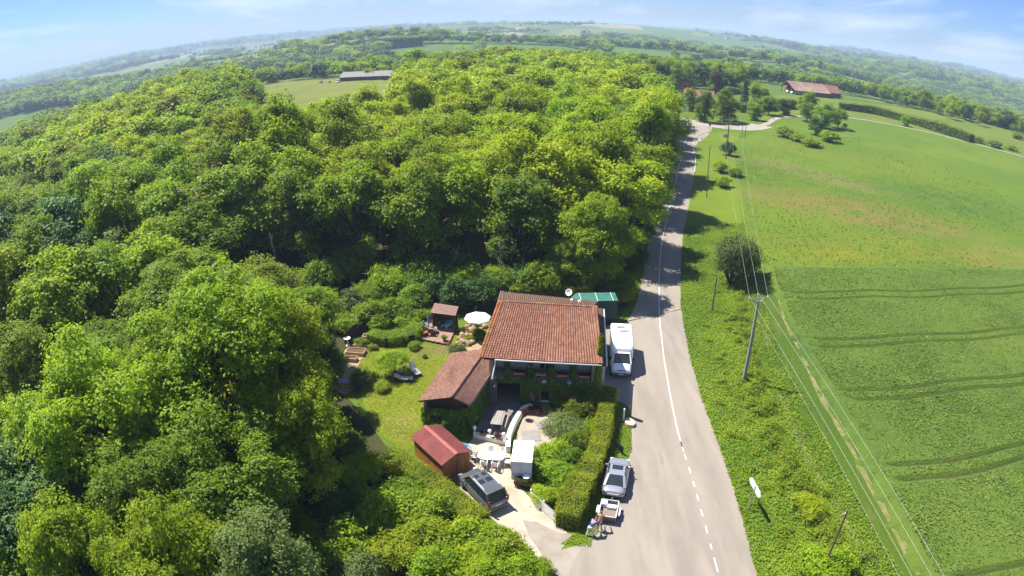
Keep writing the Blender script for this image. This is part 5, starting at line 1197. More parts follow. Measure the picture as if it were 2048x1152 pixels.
# ------------------------------------------------------------------ garden
DECK = M('deck_board', (.30, .19, .14), (.24, .15, .11), 3, .85, .15, rand=.15)
dk = [at(836, 680), at(897, 692), at(916, 652), at(862, 640), at(845, 648)]
deck = thing('wooden_deck', 'brown wooden deck in front of the garden hut', 'deck', (-8.0, 59.3, 0))
dpoly = [(p.x, p.y) for p in dk]; y0_, y1_ = min(p[1] for p in dpoly), max(p[1] for p in dpoly)
def span(poly, y):
    xs = []
    for (xa, ya), (xb, yb) in zip(poly, poly[1:] + poly[:1]):
        if (ya > y) != (yb > y): xs.append(xa + (y - ya) / (yb - ya) * (xb - xa))
    return (min(xs), max(xs)) if len(xs) > 1 else None
yy = y0_ + .1
while yy < y1_ - .05:
    sp_ = span(dpoly, yy)
    if sp_ and sp_[1] - sp_[0] > .3: MB().box(((sp_[0] + sp_[1]) / 2, yy, .21), (sp_[1] - sp_[0], .185, .04)).build('board', DECK, deck, world=True)
    yy += .2
MB().prism(dpoly, .02, .18).build('frame', WOODB, deck, world=True)
# hut
h0, h1, h2, h3 = at(869, 606, 2.5), at(917, 613, 2.5), at(911, 631, 2.15), at(861, 625, 2.15)
hc = (h0 + h1 + h2 + h3) / 4; hut = thing('garden_hut', 'small open wooden hut with brown roof on the deck', 'hut', (hc.x, hc.y, 0))
HUTR = M('felt_roof', (.27, .175, .135), (.22, .145, .115), 2, .95, .1)
MB().slab([h0, h1, h2, h3], .08).build('roof', HUTR, hut, world=True)
for i in range(1, 7):
    MB().bar(h0.lerp(h3, i / 7) + Vector((0, 0, .01)), h1.lerp(h2, i / 7) + Vector((0, 0, .01)), .04, .02).build('batten', HUTR, hut, world=True)
gz = lambda p, z: Vector((p.x, p.y, z))
for p in (h0.lerp(hc, .12), h1.lerp(hc, .12), h2.lerp(hc, .12), h3.lerp(hc, .12)): MB().cyl(gz(p, 0), gz(p, p.z - .06), .06).build('post', WOODB, hut, world=True)
n_ = 14
a_, b_ = h0.lerp(hc, .1), h1.lerp(hc, .1)
for i in range(n_): p = a_.lerp(b_, (i + .5) / n_); MB().box((p.x, p.y, 1.2), ((b_ - a_).length / n_ - .01, .04, 2.3), math.atan2((b_ - a_).y, (b_ - a_).x)).build('plank', WOODB, hut, world=True)
a_, b_ = h0.lerp(hc, .1), h3.lerp(hc, .1)
for i in range(8): p = a_.lerp(b_, (i + .5) / 8); MB().box((p.x, p.y, 1.12), ((b_ - a_).length / 8 - .01, .04, 2.1), math.atan2((b_ - a_).y, (b_ - a_).x)).build('plank', WOODB, hut, world=True)
# furniture
AQUA = M('aqua_fabric', (.12, .45, .55), (.2, .55, .62), 3, .8, .2); BLUEF = M('blue_fabric', (.10, .22, .45), None, 3, .8); ORANGE = M('orange_fabric', (.55, .15, .05), None, 3, .8); WICK = M('brown_wicker', (.20, .145, .11), (.12, .09, .07), 12, .9, bump=.4); CHAR = M('charcoal_fabric', (.09, .09, .10), None, 3, .8); GREYF = M('grey_sling', (.33, .33, .35), (.28, .28, .30), 3, .7)
def lounger(name, lab, x, y, z, rz, fab, frame, up=.55, L=1.9, group=None):
    t = thing(name, lab, 'lounger', (x, y, z), rz, group)
    MB().box((0, -.35, .3), (.62, L * .62, .06)).build('seat', fab, t, bevel=.02)
    e = MB(); e.box((0, 0, 0), (.62, L * .42, .06)); m = Matrix.Translation((0, L * .3 - .08, .3 + math.sin(up) * L * .2)) @ Matrix.Rotation(up, 4, 'X'); e.v = [tuple(m @ Vector(v)) for v in e.v]; e.build('backrest', fab, t, bevel=.02)
    for s_ in (-1, 1):
        MB().box((s_ * .33, -.1, .27), (.05, L * .9, .05)).build('rail', frame, t)
        for yy in (-.85, .55): MB().box((s_ * .33, yy, .14), (.05, .05, .28)).build('leg', frame, t)
    return t
def armchair(lab, x, y, z, rz, mat, cush=None):
    t = thing('garden_armchair', lab, 'armchair', (x, y, z), rz)
    MB().box((0, 0, .36), (.6, .6, .1)).build('seat', cush or mat, t, bevel=.02); MB().box((0, .32, .58), (.66, .1, .5), rx=-.2).build('backrest', mat, t, bevel=.02)
    for s_ in (-1, 1):
        MB().box((s_ * .34, 0, .55), (.09, .62, .05)).build('armrest', mat, t)
        for yy in (-.26, .28): MB().box((s_ * .32, yy, .27), (.07, .07, .54)).build('leg', mat, t)
    return t
DZ = .232
c = at(893, 647, .5); lounger('deck_lounger', 'pale aqua lounger on the deck, nearer the lawn', c.x + .2, c.y, DZ, R(-30), AQUA, WHITE, .8, 1.6)
c = at(887, 634, .6); lounger('deck_lounger', 'blue aqua lounger under the edge of the hut roof', c.x + .1, c.y - .1, DZ, R(-8), M('teal_fabric', (.05, .28, .40), None, 3, .8), WHITE, .9, 1.5)
for px, py, rz, m_, cu, lab in ((871, 645, R(10), WICK, None, 'brown wicker armchair beside the hut post'), (863, 662, R(175), WICK, CHAR, 'dark wicker armchair at the front of the deck'), (849, 664, R(120), WICK, ORANGE, 'wicker armchair with orange cushion at the hedge side of the deck'), (850, 652, R(60), GREYW, CHAR, 'grey armchair with dark cushion at the hedge side of the deck')):
    c = at(px, py, .6); armchair(lab, c.x, c.y, DZ, rz, m_, cu)
c = at(866, 656, .75); t = thing('deck_table', 'small pale table between the wicker armchairs', 'table', (c.x, c.y, DZ), .2); MB().box((0, 0, .46), (.85, .7, .05)).build('tabletop', GREYW, t, bevel=.01)
for x in (-.35, .35):
    for y in (-.27, .27): MB().box((x, y, .22), (.06, .06, .44)).build('leg', GREYW, t)
c = at(858, 648, 1.0); t = thing('folded_parasol', 'folded blue parasol standing on the deck', 'parasol', (c.x, c.y, DZ)); MB().cyl((0, 0, 0), (0, 0, 2.0), .03).build('pole', METAL, t); MB().lathe((0, 0, .9), [(.16, 0), (.13, .5), (.05, 1.1), (.01, 1.15)], 10).build('canopy', BLUEF, t); MB().lathe((0, 0, 0), [(.25, 0), (.25, .06), (.05, .1)], 12).build('base', METAL, t)
c = at(889, 680, .3); pot(889, 681, .232, .22, .3, 'clay pot at the lawn corner of the deck', TERRA, 'mid')
# parasol
c = at(955, 634, 2.35); t = thing('parasol', 'open white parasol between rock bank and house', 'parasol', (c.x, c.y, 0))
MB().cyl((0, 0, 0), (0, 0, 2.6), .035).build('pole', METAL, t); can = thing_ = None
V = [(0, 0, 2.72)]; n = 8
for k, (r_, z_) in enumerate(((.7, 2.56), (1.38, 2.30))): V += [(r_ * math.cos(2 * math.pi * i / n + .2), r_ * math.sin(2 * math.pi * i / n + .2), z_) for i in range(n)]
V += [(x * 1.01, y * 1.01, 2.16) for x, y, z_ in V[9:17]]
b = MB(); b._add(V, [(0, 1 + i, 1 + (i + 1) % n) for i in range(n)] + [(1 + i, 9 + i, 9 + (i + 1) % n, 1 + (i + 1) % n) for i in range(n)] + [(9 + i, 17 + i, 17 + (i + 1) % n, 9 + (i + 1) % n) for i in range(n)]); b.build('canopy', WPLAST, t)
for i in range(n): a = 2 * math.pi * i / n + .2; MB().bar((0, 0, 2.66), (1.37 * math.cos(a), 1.37 * math.sin(a), 2.26), .025).build('rib', METAL, t)
MB().lathe((0, 0, 0), [(.35, 0), (.35, .08), (.06, .12)], 14).build('base', METAL, t)
# rock bank
ROCK = M('ochre_rock', (.36, .26, .15), (.26, .19, .11), 2.2, .95, .1, bump=.6, bscale=5, rand=.2)
rb_ = thing('rock_bank', 'bank of ochre rocks beside the white parasol', 'rocks', (-4.9, 59, 0)); rg_ = np.random.default_rng(12); rp_poly = [at(*p) for p in ((925, 655), (945, 645), (975, 652), (945, 690), (925, 705), (908, 700))]
rocks = scatter_poly([(p.x, p.y) for p in rp_poly], 46, rg_); rmesh = []
for k in range(4):
    bm = bmesh.new(); bmesh.ops.create_icosphere(bm, subdivisions=1, radius=1)
    for v in bm.verts: v.co *= 1 + rg_.normal(0, .16); v.co.z *= .7
    me = bpy.data.meshes.new('rock'); bm.to_mesh(me); bm.free(); me.materials.append(ROCK); rmesh.append(me)
for i, p in enumerate(rocks):
    s_ = rg_.uniform(.22, .5); o = put('rock', rmesh[i % 4], None, rb_, (p[0] + 4.9, p[1] - 59, s_ * .35 + .25 * rg_.random()), rg_.random() * 6, (s_, s_ * rg_.uniform(.7, 1.2), s_))
for px, py, r, h, m_, k, lab in ((912, 697, .85, 1.1, 'grey', 1, 'rounded blue green shrub at the foot of the rock bank'), (720, 757, 1.0, 1.7, 'grey', 1, 'grey green shrub beside the garden path'), (762, 772, .8, .9, 'yellow', 1, 'sparse yellow shrub on the lawn'), (849, 712, .3, .4, 'mid', 0, 'tiny tuft on the lawn below the bare patch'), (955, 668, .9, 1.0, 'mid', 0, 'green plant among the rocks under the parasol'), (935, 675, .5, .6, 'yellow', 1, 'low yellow plant on the rock bank'), (722, 685, .7, .9, 'mid', 0, 'leafy plant in the far raised bed'), (746, 694, .5, .6, 'olive', 1, 'olive plant beside the raised beds'), (830, 690, .7, .8, 'mid', 1, 'dark flowering plant at the deck corner')):
    c = at(px, py, h * .5); plant_bush('garden_shrub', lab, c.x, c.y, r, h, m_, k, rg_.random() * 6)
# lawn tree
lt_ = thing('lawn_tree', 'small rounded bright green tree on the lawn', 'tree', (-11.2, 51.6, 0), 1.0); MB().tube([(0, 0, -.2), (.05, 0, .8), (.1, .05, 1.6), (0, 0, 2.4)], [.16, .12, .1, .05], 7).tube([(.05, 0, 1.0), (-.5, .2, 1.9)], [.07, .03]).tube([(.05, 0, 1.1), (.6, -.3, 2.0)], [.07, .03]).build('trunk', BARK, lt_, smooth=True)
rg_ = np.random.default_rng(70); C_ = []; R_ = []
for i in range(30):
    d = unit(rg_.normal(size=3)); d[2] = abs(d[2]) * .95 - .35; C_.append(np.array([0, 0, 1.45]) + d * np.array([1.65, 1.65, 1.2]) * (.4 + .5 * rg_.random())); R_.append(.42 + .25 * rg_.random())
V, F, T = clump_leaves(C_, R_, 60, 8, .10, rg_); put('crown', np_mesh('crown', V, F, T), LG['fresh'], lt_)
BLK = M('dark_sling', (.06, .06, .07), None, 3, .7)
c = at(812, 756, .3); lounger('sun_lounger', 'grey sun lounger on the lawn, long side to the hedge', c.x - .3, c.y, .01, R(92), GREYF, BLK, .5, 1.9, 'sun loungers on the lawn')
c = at(833, 741, .3); lounger('sun_lounger', 'grey sun lounger with raised dark back nearer the wing roof', c.x - .2, c.y + .1, .01, R(32), GREYF, BLK, .9, 1.9, 'sun loungers on the lawn')
c = at(800, 745, .3); t = thing('lawn_stool', 'small grey stool in the shade of the lawn tree', 'stool', (c.x, c.y, .01)); MB().box((0, 0, .4), (.5, .4, .04)).build('seat', GREYF, t)
for x in (-.2, .2):
    for y in (-.15, .15): MB().box((x, y, .2), (.04, .04, .4)).build('leg', BLK, t)
# raised beds
SOIL = M('soil', (.13, .085, .05), (.09, .06, .038), 4, .95, .1, bump=.4); BEDW = M('pale_bed_wood', (.50, .36, .22), (.42, .29, .17), 3, .85, .15)
for px, py, w_, d_, rz, lab, lm in ((712, 702, 1.9, 1.0, -.12, 'long raised bed with bare soil and pale wooden sides', None), (728, 687, 1.7, .9, -.12, 'raised bed planted with green leaves behind the long bed', 'mid'), (702, 716, 1.2, .6, -.12, 'low raised bed step in front of the long bed', None), (735, 672, 1.0, .7, -.12, 'small raised bed at the far end of the path', None)):
    c = at(px, py, .3); t = thing('raised_bed', lab, 'planting bed', (c.x, c.y, .012), rz)
    for s_ in (-1, 1): MB().box((0, s_ * d_ / 2, .2), (w_ + .06, .06, .4)).build('board', BEDW, t); MB().box((s_ * w_ / 2, 0, .2), (.058, d_ - .06, .39)).build('board', BEDW, t)
    MB().box((0, 0, .16), (w_ - .06, d_ - .06, .3)).build('soil', SOIL, t)
    if lm: o = put('plant', BUSH[1][0], LG[lm], t); o.scale = (.8, .45, .45); o.location = (-.2, 0, .3)
c = at(694, 676, .9); t = thing('bird_bath', 'pale round bird bath beside the dark fence', 'bird bath', (c.x, c.y, 0)); MB().lathe((0, 0, 0), [(.25, 0), (.1, .2), (.09, .7), (.36, .85), (.38, .9), (.3, .88), (.05, .86)], 16).build('basin', RENDERW, t, smooth=False)
c0, c1 = at(672, 762, .4), at(706, 764, .4); t = thing('cold_frame', 'low pale box with grey lid at the garden edge', 'cold frame', ((c0.x + c1.x) / 2, c0.y, 0), .0); MB().box((0, 0, .2), (1.7, .8, .4)).build('box', BEDW, t, bevel=.01); MB().box((0, 0, .43), (1.75, .85, .04)).build('lid', GREYF, t)
f0, f1 = at(690, 690), at(722, 662); t = thing('board_fence', 'dark board fence behind the raised beds', 'fence', f0)
for i in range(16): p = f0.lerp(f1, (i + .5) / 16); MB().box((p.x, p.y, .65), ((f1 - f0).length / 16 - .015, .03, 1.3), math.atan2((f1 - f0).y, (f1 - f0).x)).build('board', WOODD, t, world=True)

# ------------------------------------------------------------------ vehicles
def ring(y, w, z0, z1, tum=.82, rnd=.12, n=5):
    """closed cross section (x,z) of a car body at station y: flat bottom, bulged sides, rounded top"""
    h = z1 - z0; pts = [(-w * .90, z0), (-w, z0 + h * .32), (-w * .985, z0 + h * .62), (-w * tum, z1 - h * .06), (-w * tum * .72, z1), (0, z1 + h * .015)]
    pts = pts + [(-x, z) for x, z in reversed(pts[:-1])]
    return [(x, y, z) for x, z in pts]
SILVER = M('silver_paint', (.36, .38, .42), (.33, .35, .39), 1, .3, .5, metal=.45, coat=.5)
GREYP = M('dark_grey_paint', (.12, .125, .13), (.105, .11, .115), 1, .3, .5, metal=.3, coat=.6)
CAMPW = M('camper_white', (.84, .84, .83), (.80, .80, .79), 1, .35, .5, coat=.3)
LAMP_R = M('red_lens', (.35, .02, .02), None, 2, .3); LAMP_W = M('clear_lens', (.6, .62, .64), None, 2, .15, .6); PLATE = M('plate', (.75, .74, .66), None, 2, .6); RIM = M('alloy', (.5, .5, .52), None, 2, .35, .5, metal=.7)
BLACKT = M('black_trim', (.02, .02, .022), None, 3, .5)
def wheel(t, x, y, r, w=.2):
    s_ = 1 if x > 0 else -1; wh = MB().cyl((x - w / 2, y, r), (x + w / 2, y, r), r, n=20).build('wheel', RUBBER, t, bevel=.02)
    b = MB().cyl((x + s_ * (w / 2 - .01), y, r), (x + s_ * (w / 2 + .012), y, r), r * .66, n=14); b.build('rim', RIM, wh)
def car(name, lab, loc, rz, L, Wd, body, glass_sec, roof_z, prof, paint, extras):
    """+y is forward; prof = stations (y, halfwidth, z0, z1)"""
    t = thing(name, lab, 'car', loc, rz)
    MB().loft([ring(*p) for p in prof]).build('body', paint, t, sub=2)
    # greenhouse: glass shell, then roof panel and pillars proud of it
    (yb0, yb1, yf1, yf0, zb, zr, wb_, wr_) = glass_sec
    g = MB(); g._add([(-wb_, yb0, zb), (wb_, yb0, zb), (wb_, yf0, zb), (-wb_, yf0, zb), (-wr_, yb1, zr), (wr_, yb1, zr), (wr_, yf1, zr), (-wr_, yf1, zr)], [(3, 2, 1, 0), (4, 5, 6, 7), (0, 1, 5, 4), (1, 2, 6, 5), (2, 3, 7, 6), (3, 0, 4, 7)]); g.build('windows', GLASS, t, bevel=.03)
    rf = MB(); rf.slab([(-wr_ - .015, yb1 - .05, zr + .012), (wr_ + .015, yb1 - .05, zr + .012), (wr_ + .015, yf1 + .05, zr + .012), (-wr_ - .015, yf1 + .05, zr + .012)], .05); rf.v = [(x, y, z + (.03 if z > zr and abs(x) < wr_ * .2 else 0)) for x, y, z in rf.v]; roof_ = rf.build('roof', paint, t, bevel=.02)
    for s_ in (-1, 1):
        MB().bar((s_ * (wr_ + .0), yf1, zr), (s_ * (wb_ - .0), yf0, zb + .02), .09, .06).build('pillar', paint, t); MB().bar((s_ * wr_, yb1, zr), (s_ * wb_, yb0, zb + .02), .16, .07).build('pillar', paint, t)
        ym = (yb1 + yf1) / 2 - .1; MB().bar((s_ * (wr_ + .005), ym, zr), (s_ * (wb_ + .01), ym - .02, zb + .02), .07, .05).build('pillar', paint if extras.get('pp') else BLACKT, t)
        MB().box((s_ * (wb_ + .14), yf0 - .35, zb + .06), (.2, .12, .13)).build('mirror', paint, t, bevel=.03)
    return t, roof_
# silver coupe: hitched to the utility trailer
cr, cf = Vector((7.25, 34.15, 0)), Vector((8.33, 38.15, 0)); h_ = cf - cr; rzc = math.atan2(h_.y, h_.x) - math.pi / 2; cc = (cr + cf) / 2
t, rf = car('silver_car', 'silver coupe parked in the lay-by with a trailer hitched', (cc.x, cc.y, .014), rzc, 4.35, 1.8, None, (-1.62, -.72, .42, 1.12, .90, 1.36, .74, .56), 1.36,
    [(-2.16, .70, .38, .72), (-2.1, .82, .28, .88), (-1.7, .88, .22, .95), (-1.0, .9, .2, .94), (0, .9, .2, .92), (.9, .9, .2, .92), (1.5, .88, .22, .84), (1.95, .82, .26, .74), (2.14, .66, .34, .62)], SILVER, {'pp': 1})
MB().box((0, .08, 1.385), (.80, .52, .02)).build('sunroof', GLASS, rf, bevel=.01)
for s_ in (-1, 1):
    for y in (-1.32, 1.35): wheel(t, s_ * .82, y, .32)
    MB().box((s_ * .62, -2.06, .74), (.32, .1, .14)).build('tail_light', LAMP_R, t, bevel=.03); MB().box((s_ * .60, 1.98, .62), (.3, .16, .12)).build('headlight', LAMP_W, t, bevel=.03)
MB().box((0, -2.17, .62), (.9, .03, .12)).build('licence_plate', PLATE, t); MB().box((0, -2.12, .40), (1.3, .1, .14)).build('bumper', BLACKT, t, bevel=.03); MB().bar((0, -2.05, .38), (0, -2.42, .40), .05).build('tow_bar', METAL, t)
# dark grey people carrier
mr, mf = Vector((-.95, 33.15, 0)), Vector((-3.35, 36.75, 0)); h_ = mf - mr; rzm = math.atan2(h_.y, h_.x) - math.pi / 2; cc = (mr + mf) / 2
t, rf = car('people_carrier', 'dark grey people carrier parked on the gravel drive', (cc.x, cc.y, .008), rzm, 4.6, 1.85, None, (-2.06, -1.78, .55, 1.28, 1.0, 1.68, .82, .68), 1.68,
    [(-2.24, .76, .4, .9), (-2.2, .86, .28, 1.0), (-1.7, .92, .22, 1.03), (-.8, .93, .2, 1.02), (.3, .93, .2, 1.02), (1.1, .92, .2, 1.0), (1.7, .9, .22, .88), (2.1, .82, .26, .76), (2.26, .68, .34, .64)], GREYP, {})
for y, w_, d_ in ((.25, .36, .36), (-.45, .5, .46)):
    for s_ in (-1, 1): MB().box((s_ * .30, y, 1.70), (w_ * .9, d_, .02)).build('roof_window', GLASS, rf, bevel=.01)
for s_ in (-1, 1):
    MB().tube([(s_ * .62, -1.3, 1.69), (s_ * .62, -1.2, 1.76), (s_ * .62, .05, 1.76), (s_ * .62, .15, 1.69)], .028).build('roof_rail', WHITE, t)
    for y in (-1.4, 1.4): wheel(t, s_ * .85, y, .33)
    MB().box((s_ * .78, -2.2, 1.05), (.14, .1, .5)).build('tail_light', LAMP_R, t, bevel=.03); MB().box((s_ * .66, 2.05, .74), (.34, .2, .16)).build('headlight', LAMP_W, t, bevel=.04)
MB().box((0, -2.24, .72), (.52, .03, .12)).build('licence_plate', PLATE, t); MB().box((0, -2.25, .45), (1.5, .1, .2)).build('bumper', GREYP, t, bevel=.04)
# white camper van, nose to the camera
cv = Vector((10.65, 53.9, 0)); rz = math.atan2(-6.2, -.8) - math.pi / 2
t = thing('camper_van', 'white camper van parked against the house', 'camper van', (cv.x, cv.y, .014), rz)
b = MB(); secs = []
for y, w_, z1 in ((-3.1, 1.02, 2.6), (-3.05, 1.08, 2.72), (1.15, 1.10, 2.78), (1.55, 1.06, 2.70), (1.75, .98, 2.45)):
    secs.append([(-w_ * .98, y, .45), (-w_, y, 1.2), (-w_, y, z1 - .22), (-w_ * .92, y, z1 - .03), (-w_ * .8, y, z1), (w_ * .8, y, z1), (w_ * .92, y, z1 - .03), (w_, y, z1 - .22), (w_, y, 1.2), (w_ * .98, y, .45)])
b.loft(secs).build('living_box', CAMPW, t, bevel=.03)
b = MB(); b.loft([ring(1.5, .98, .35, 1.55, .9), ring(2.15, .98, .35, 1.5, .9), ring(2.55, .97, .35, 1.28, .88), ring(3.0, .93, .35, 1.12, .86), ring(3.18, .84, .38, .95, .86)]).build('cab', CAMPW, t, sub=2)
g = MB(); g._add([(-.86, 1.6, 1.42), (.86, 1.6, 1.42), (.86, 2.52, 1.30), (-.86, 2.52, 1.30), (-.72, 1.6, 2.18), (.72, 1.6, 2.18), (.72, 1.95, 2.12), (-.72, 1.95, 2.12)], [(3, 2, 1, 0), (4, 5, 6, 7), (0, 1, 5, 4), (1, 2, 6, 5), (2, 3, 7, 6), (3, 0, 4, 7)]); g.build('windscreen', GLASS, t, bevel=.03)
for s_ in (-1, 1): MB().bar((s_ * .74, 1.93, 2.14), (s_ * .89, 2.55, 1.3), .1, .07).build('pillar', CAMPW, t)
MB().slab([(-.8, 1.5, 2.22), (.8, 1.5, 2.22), (.76, 2.02, 2.15), (-.76, 2.02, 2.15)], .06).build('cab_roof', CAMPW, t, bevel=.02)
SKYL = M('grey_skylight', (.30, .30, .31), None, 3, .3)
MB().box((.1, -2.2, 2.80), (.78, .5, .08)).build('skylight', SKYL, t, bevel=.03); MB().box((-.25, -1.3, 2.80), (.9, .42, .08)).build('skylight', SKYL, t, bevel=.03)
for s_ in (-1, 1):
    MB().box((s_ * 1.085, -1.2, 1.8), (.03, 1.0, .5)).build('window', GLASS, t, bevel=.02); wheel(t, s_ * .92, 2.45, .34); wheel(t, s_ * .95, -1.6, .34)
    MB().box((s_ * 1.12, 2.0, 1.55), (.22, .14, .32)).build('mirror', BLACKT, t, bevel=.03); MB().box((s_ * .68, 3.1, .82), (.3, .14, .18)).build('headlight', LAMP_W, t, bevel=.04)
MB().box((0, 3.2, .55), (1.7, .12, .24)).build('bumper', GREYP, t, bevel=.04); MB().box((0, 3.13, .86), (.8, .06, .16)).build('grille', BLACKT, t, bevel=.02); MB().box((0, 3.27, .55), (.5, .02, .11)).build('licence_plate', PLATE, t)
MB().box((0, -.7, .42), (1.9, 4.6, .12)).build('chassis', BLACKT, t)
# green covered truck behind the house
g0 = at(1188, 592, 3.0); t = thing('covered_truck', 'dark green box truck with pale green top behind the house', 'truck', (9.0, 62.9, .014), R(2))
GTOP = M('green_tarpaulin', (.028, .115, .085), (.04, .15, .11), 1.5, .6, .3); GSIDE = M('dark_green_side', (.012, .045, .035), (.016, .055, .042), 1.5, .6, .3)
b = MB(); b._add([(-2.35, -1.05, .7), (2.4, -1.05, .7), (2.4, 1.05, .7), (-2.35, 1.05, .7), (-2.35, -1.05, 2.4), (-1.85, -1.05, 2.88), (2.4, -1.05, 2.88), (2.4, 1.05, 2.88), (-1.85, 1.05, 2.88), (-2.35, 1.05, 2.4)], [(0, 1, 6, 5, 4), (1, 2, 7, 6), (2, 3, 9, 8, 7), (3, 0, 4, 9), (3, 2, 1, 0), (4, 5, 8, 9), (5, 6, 7, 8)]); b.build('box_body', GSIDE, t)
MB().slab([(-1.9, -1.08, 2.93), (2.43, -1.08, 2.93), (2.43, 1.08, 2.93), (-1.9, 1.08, 2.93)], .05).slab([(-2.45, -1.08, 2.42), (-1.9, -1.08, 2.932), (-1.9, 1.08, 2.932), (-2.45, 1.08, 2.42)], .04).build('top_cover', GTOP, t)
for x in (-1.6, .2, 1.9): MB().box((x, 0, 2.94), (.04, 2.14, .03)).build('seam', WHITE, t)
for x in (-1.5, 1.5):
    for y in (-.85, .85): wheel_ = MB().cyl((x, y - .12, .38), (x, y + .12, .38), .38, n=18).build('wheel', RUBBER, t)
MB().box((0, 0, .62), (4.5, 1.6, .16)).build('chassis', BLACKT, t); MB().box((2.44, -.85, .8), (.04, .2, .12)).build('tail_light', LAMP_R, t); MB().box((2.44, .85, .8), (.04, .2, .12)).build('tail_light', LAMP_R, t)
# utility trailer with two white boxes
RAILM = M('rail_grey', (.52, .52, .52), None, 3, .5, .4); TRG = M('galvanised', (.33, .33, .33), (.27, .27, .28), 4, .5, .5, metal=.4)
ux_ = (cf - cr).normalized(); tc2 = cr - ux_ * 1.66 + Vector((-.08, 0, 0))
t = thing('utility_trailer', 'open galvanised utility trailer hitched behind the silver car', 'trailer', (tc2.x, tc2.y, .014), rzc); t.scale = (.8,) * 3
MB().box((0, 0, .46), (1.5, 2.1, .05)).build('floor', M('trailer_ply', (.22, .175, .14), (.18, .145, .115), 4, .9), t)
for s_ in (-1, 1): MB().box((s_ * .76, 0, .66), (.04, 2.16, .4)).build('side_panel', TRG, t); MB().box((s_ * .76, 0, .885), (.09, 2.22, .05)).build('top_rail', RAILM, t)
for y in (-1.08, 1.08): MB().box((0, y, .64), (1.48, .04, .36)).build('end_panel', TRG if y > 0 else M('trailer_tailboard', (.16, .13, .115), None, 3, .7), t); MB().box((0, y, .885), (1.5, .08, .05)).build('top_rail', RAILM, t)
for s_ in (-1, 1):
    MB().cyl((s_ * .84, 0, .3), (s_ * 1.0, 0, .3), .3, n=18).build('wheel', RUBBER, t); MB().box((s_ * .93, 0, .66), (.26, .8, .04)).box((s_ * .93, -.42, .56), (.26, .05, .22), rx=.4).box((s_ * .93, .42, .56), (.26, .05, .22), rx=-.4).build('mudguard', WHITE, t); MB().box((s_ * .6, -1.13, .5), (.2, .06, .1)).build('tail_light', LAMP_R, t)
MB().bar((-.5, 1.0, .42), (0, 1.62, .42), .06).bar((.5, 1.0, .42), (0, 1.62, .42), .06).build('drawbar', TRG, t)
def inbox(x, y, w_, d_, h__, lab):
    m = Matrix.Translation(t.location) @ Matrix.Rotation(rzc, 4, 'Z'); p = m @ (Vector((x, y, .486)) * .8); o = thing('storage_box', lab, 'box', p, rzc); o.scale = (.8,) * 3
    MB().box((0, 0, h__ / 2), (w_, d_, h__)).build('box', WPLAST, o, bevel=.02); MB().box((0, 0, h__ + .012), (w_ + .03, d_ + .03, .03)).build('lid', WHITE, o, bevel=.008)
inbox(-.45, .72, .45, .5, .38, 'small tall white box in the front corner of the trailer'); inbox(.22, .48, .8, .4, .25, 'flat wide white box lying in the trailer')

# ------------------------------------------------------------------ people at the trailer
SKIN = M('skin', (.50, .27, .18), (.46, .24, .16), 8, .6, .3); HAIR = M('grey_hair', (.16, .12, .09), None, 8, .8); BLUET = M('blue_cotton', (.03, .07, .42), (.025, .055, .34), 6, .85); PALET = M('pale_cotton', (.62, .58, .52), (.54, .5, .45), 6, .85); NAVY = M('navy_cotton', (.03, .045, .16), None, 6, .85); SHOE = M('shoe', (.35, .3, .25), None, 6, .8)
def skin(name, verts, edges, radii, mat, parent, root=0, sub=2):
    me = bpy.data.meshes.new(name); me.from_pydata(verts, edges, []); o = put(name, me, mat, parent)
    sk = o.modifiers.new('skin', 'SKIN'); sk.use_smooth_shade = True
    for i, r_ in enumerate(radii): d = me.skin_vertices[0].data[i]; d.radius = r_ if hasattr(r_, '__len__') else (r_, r_); d.use_root = (i == root)
    sb = o.modifiers.new('sub', 'SUBSURF'); sb.levels = sub; sb.render_levels = sub
    return o
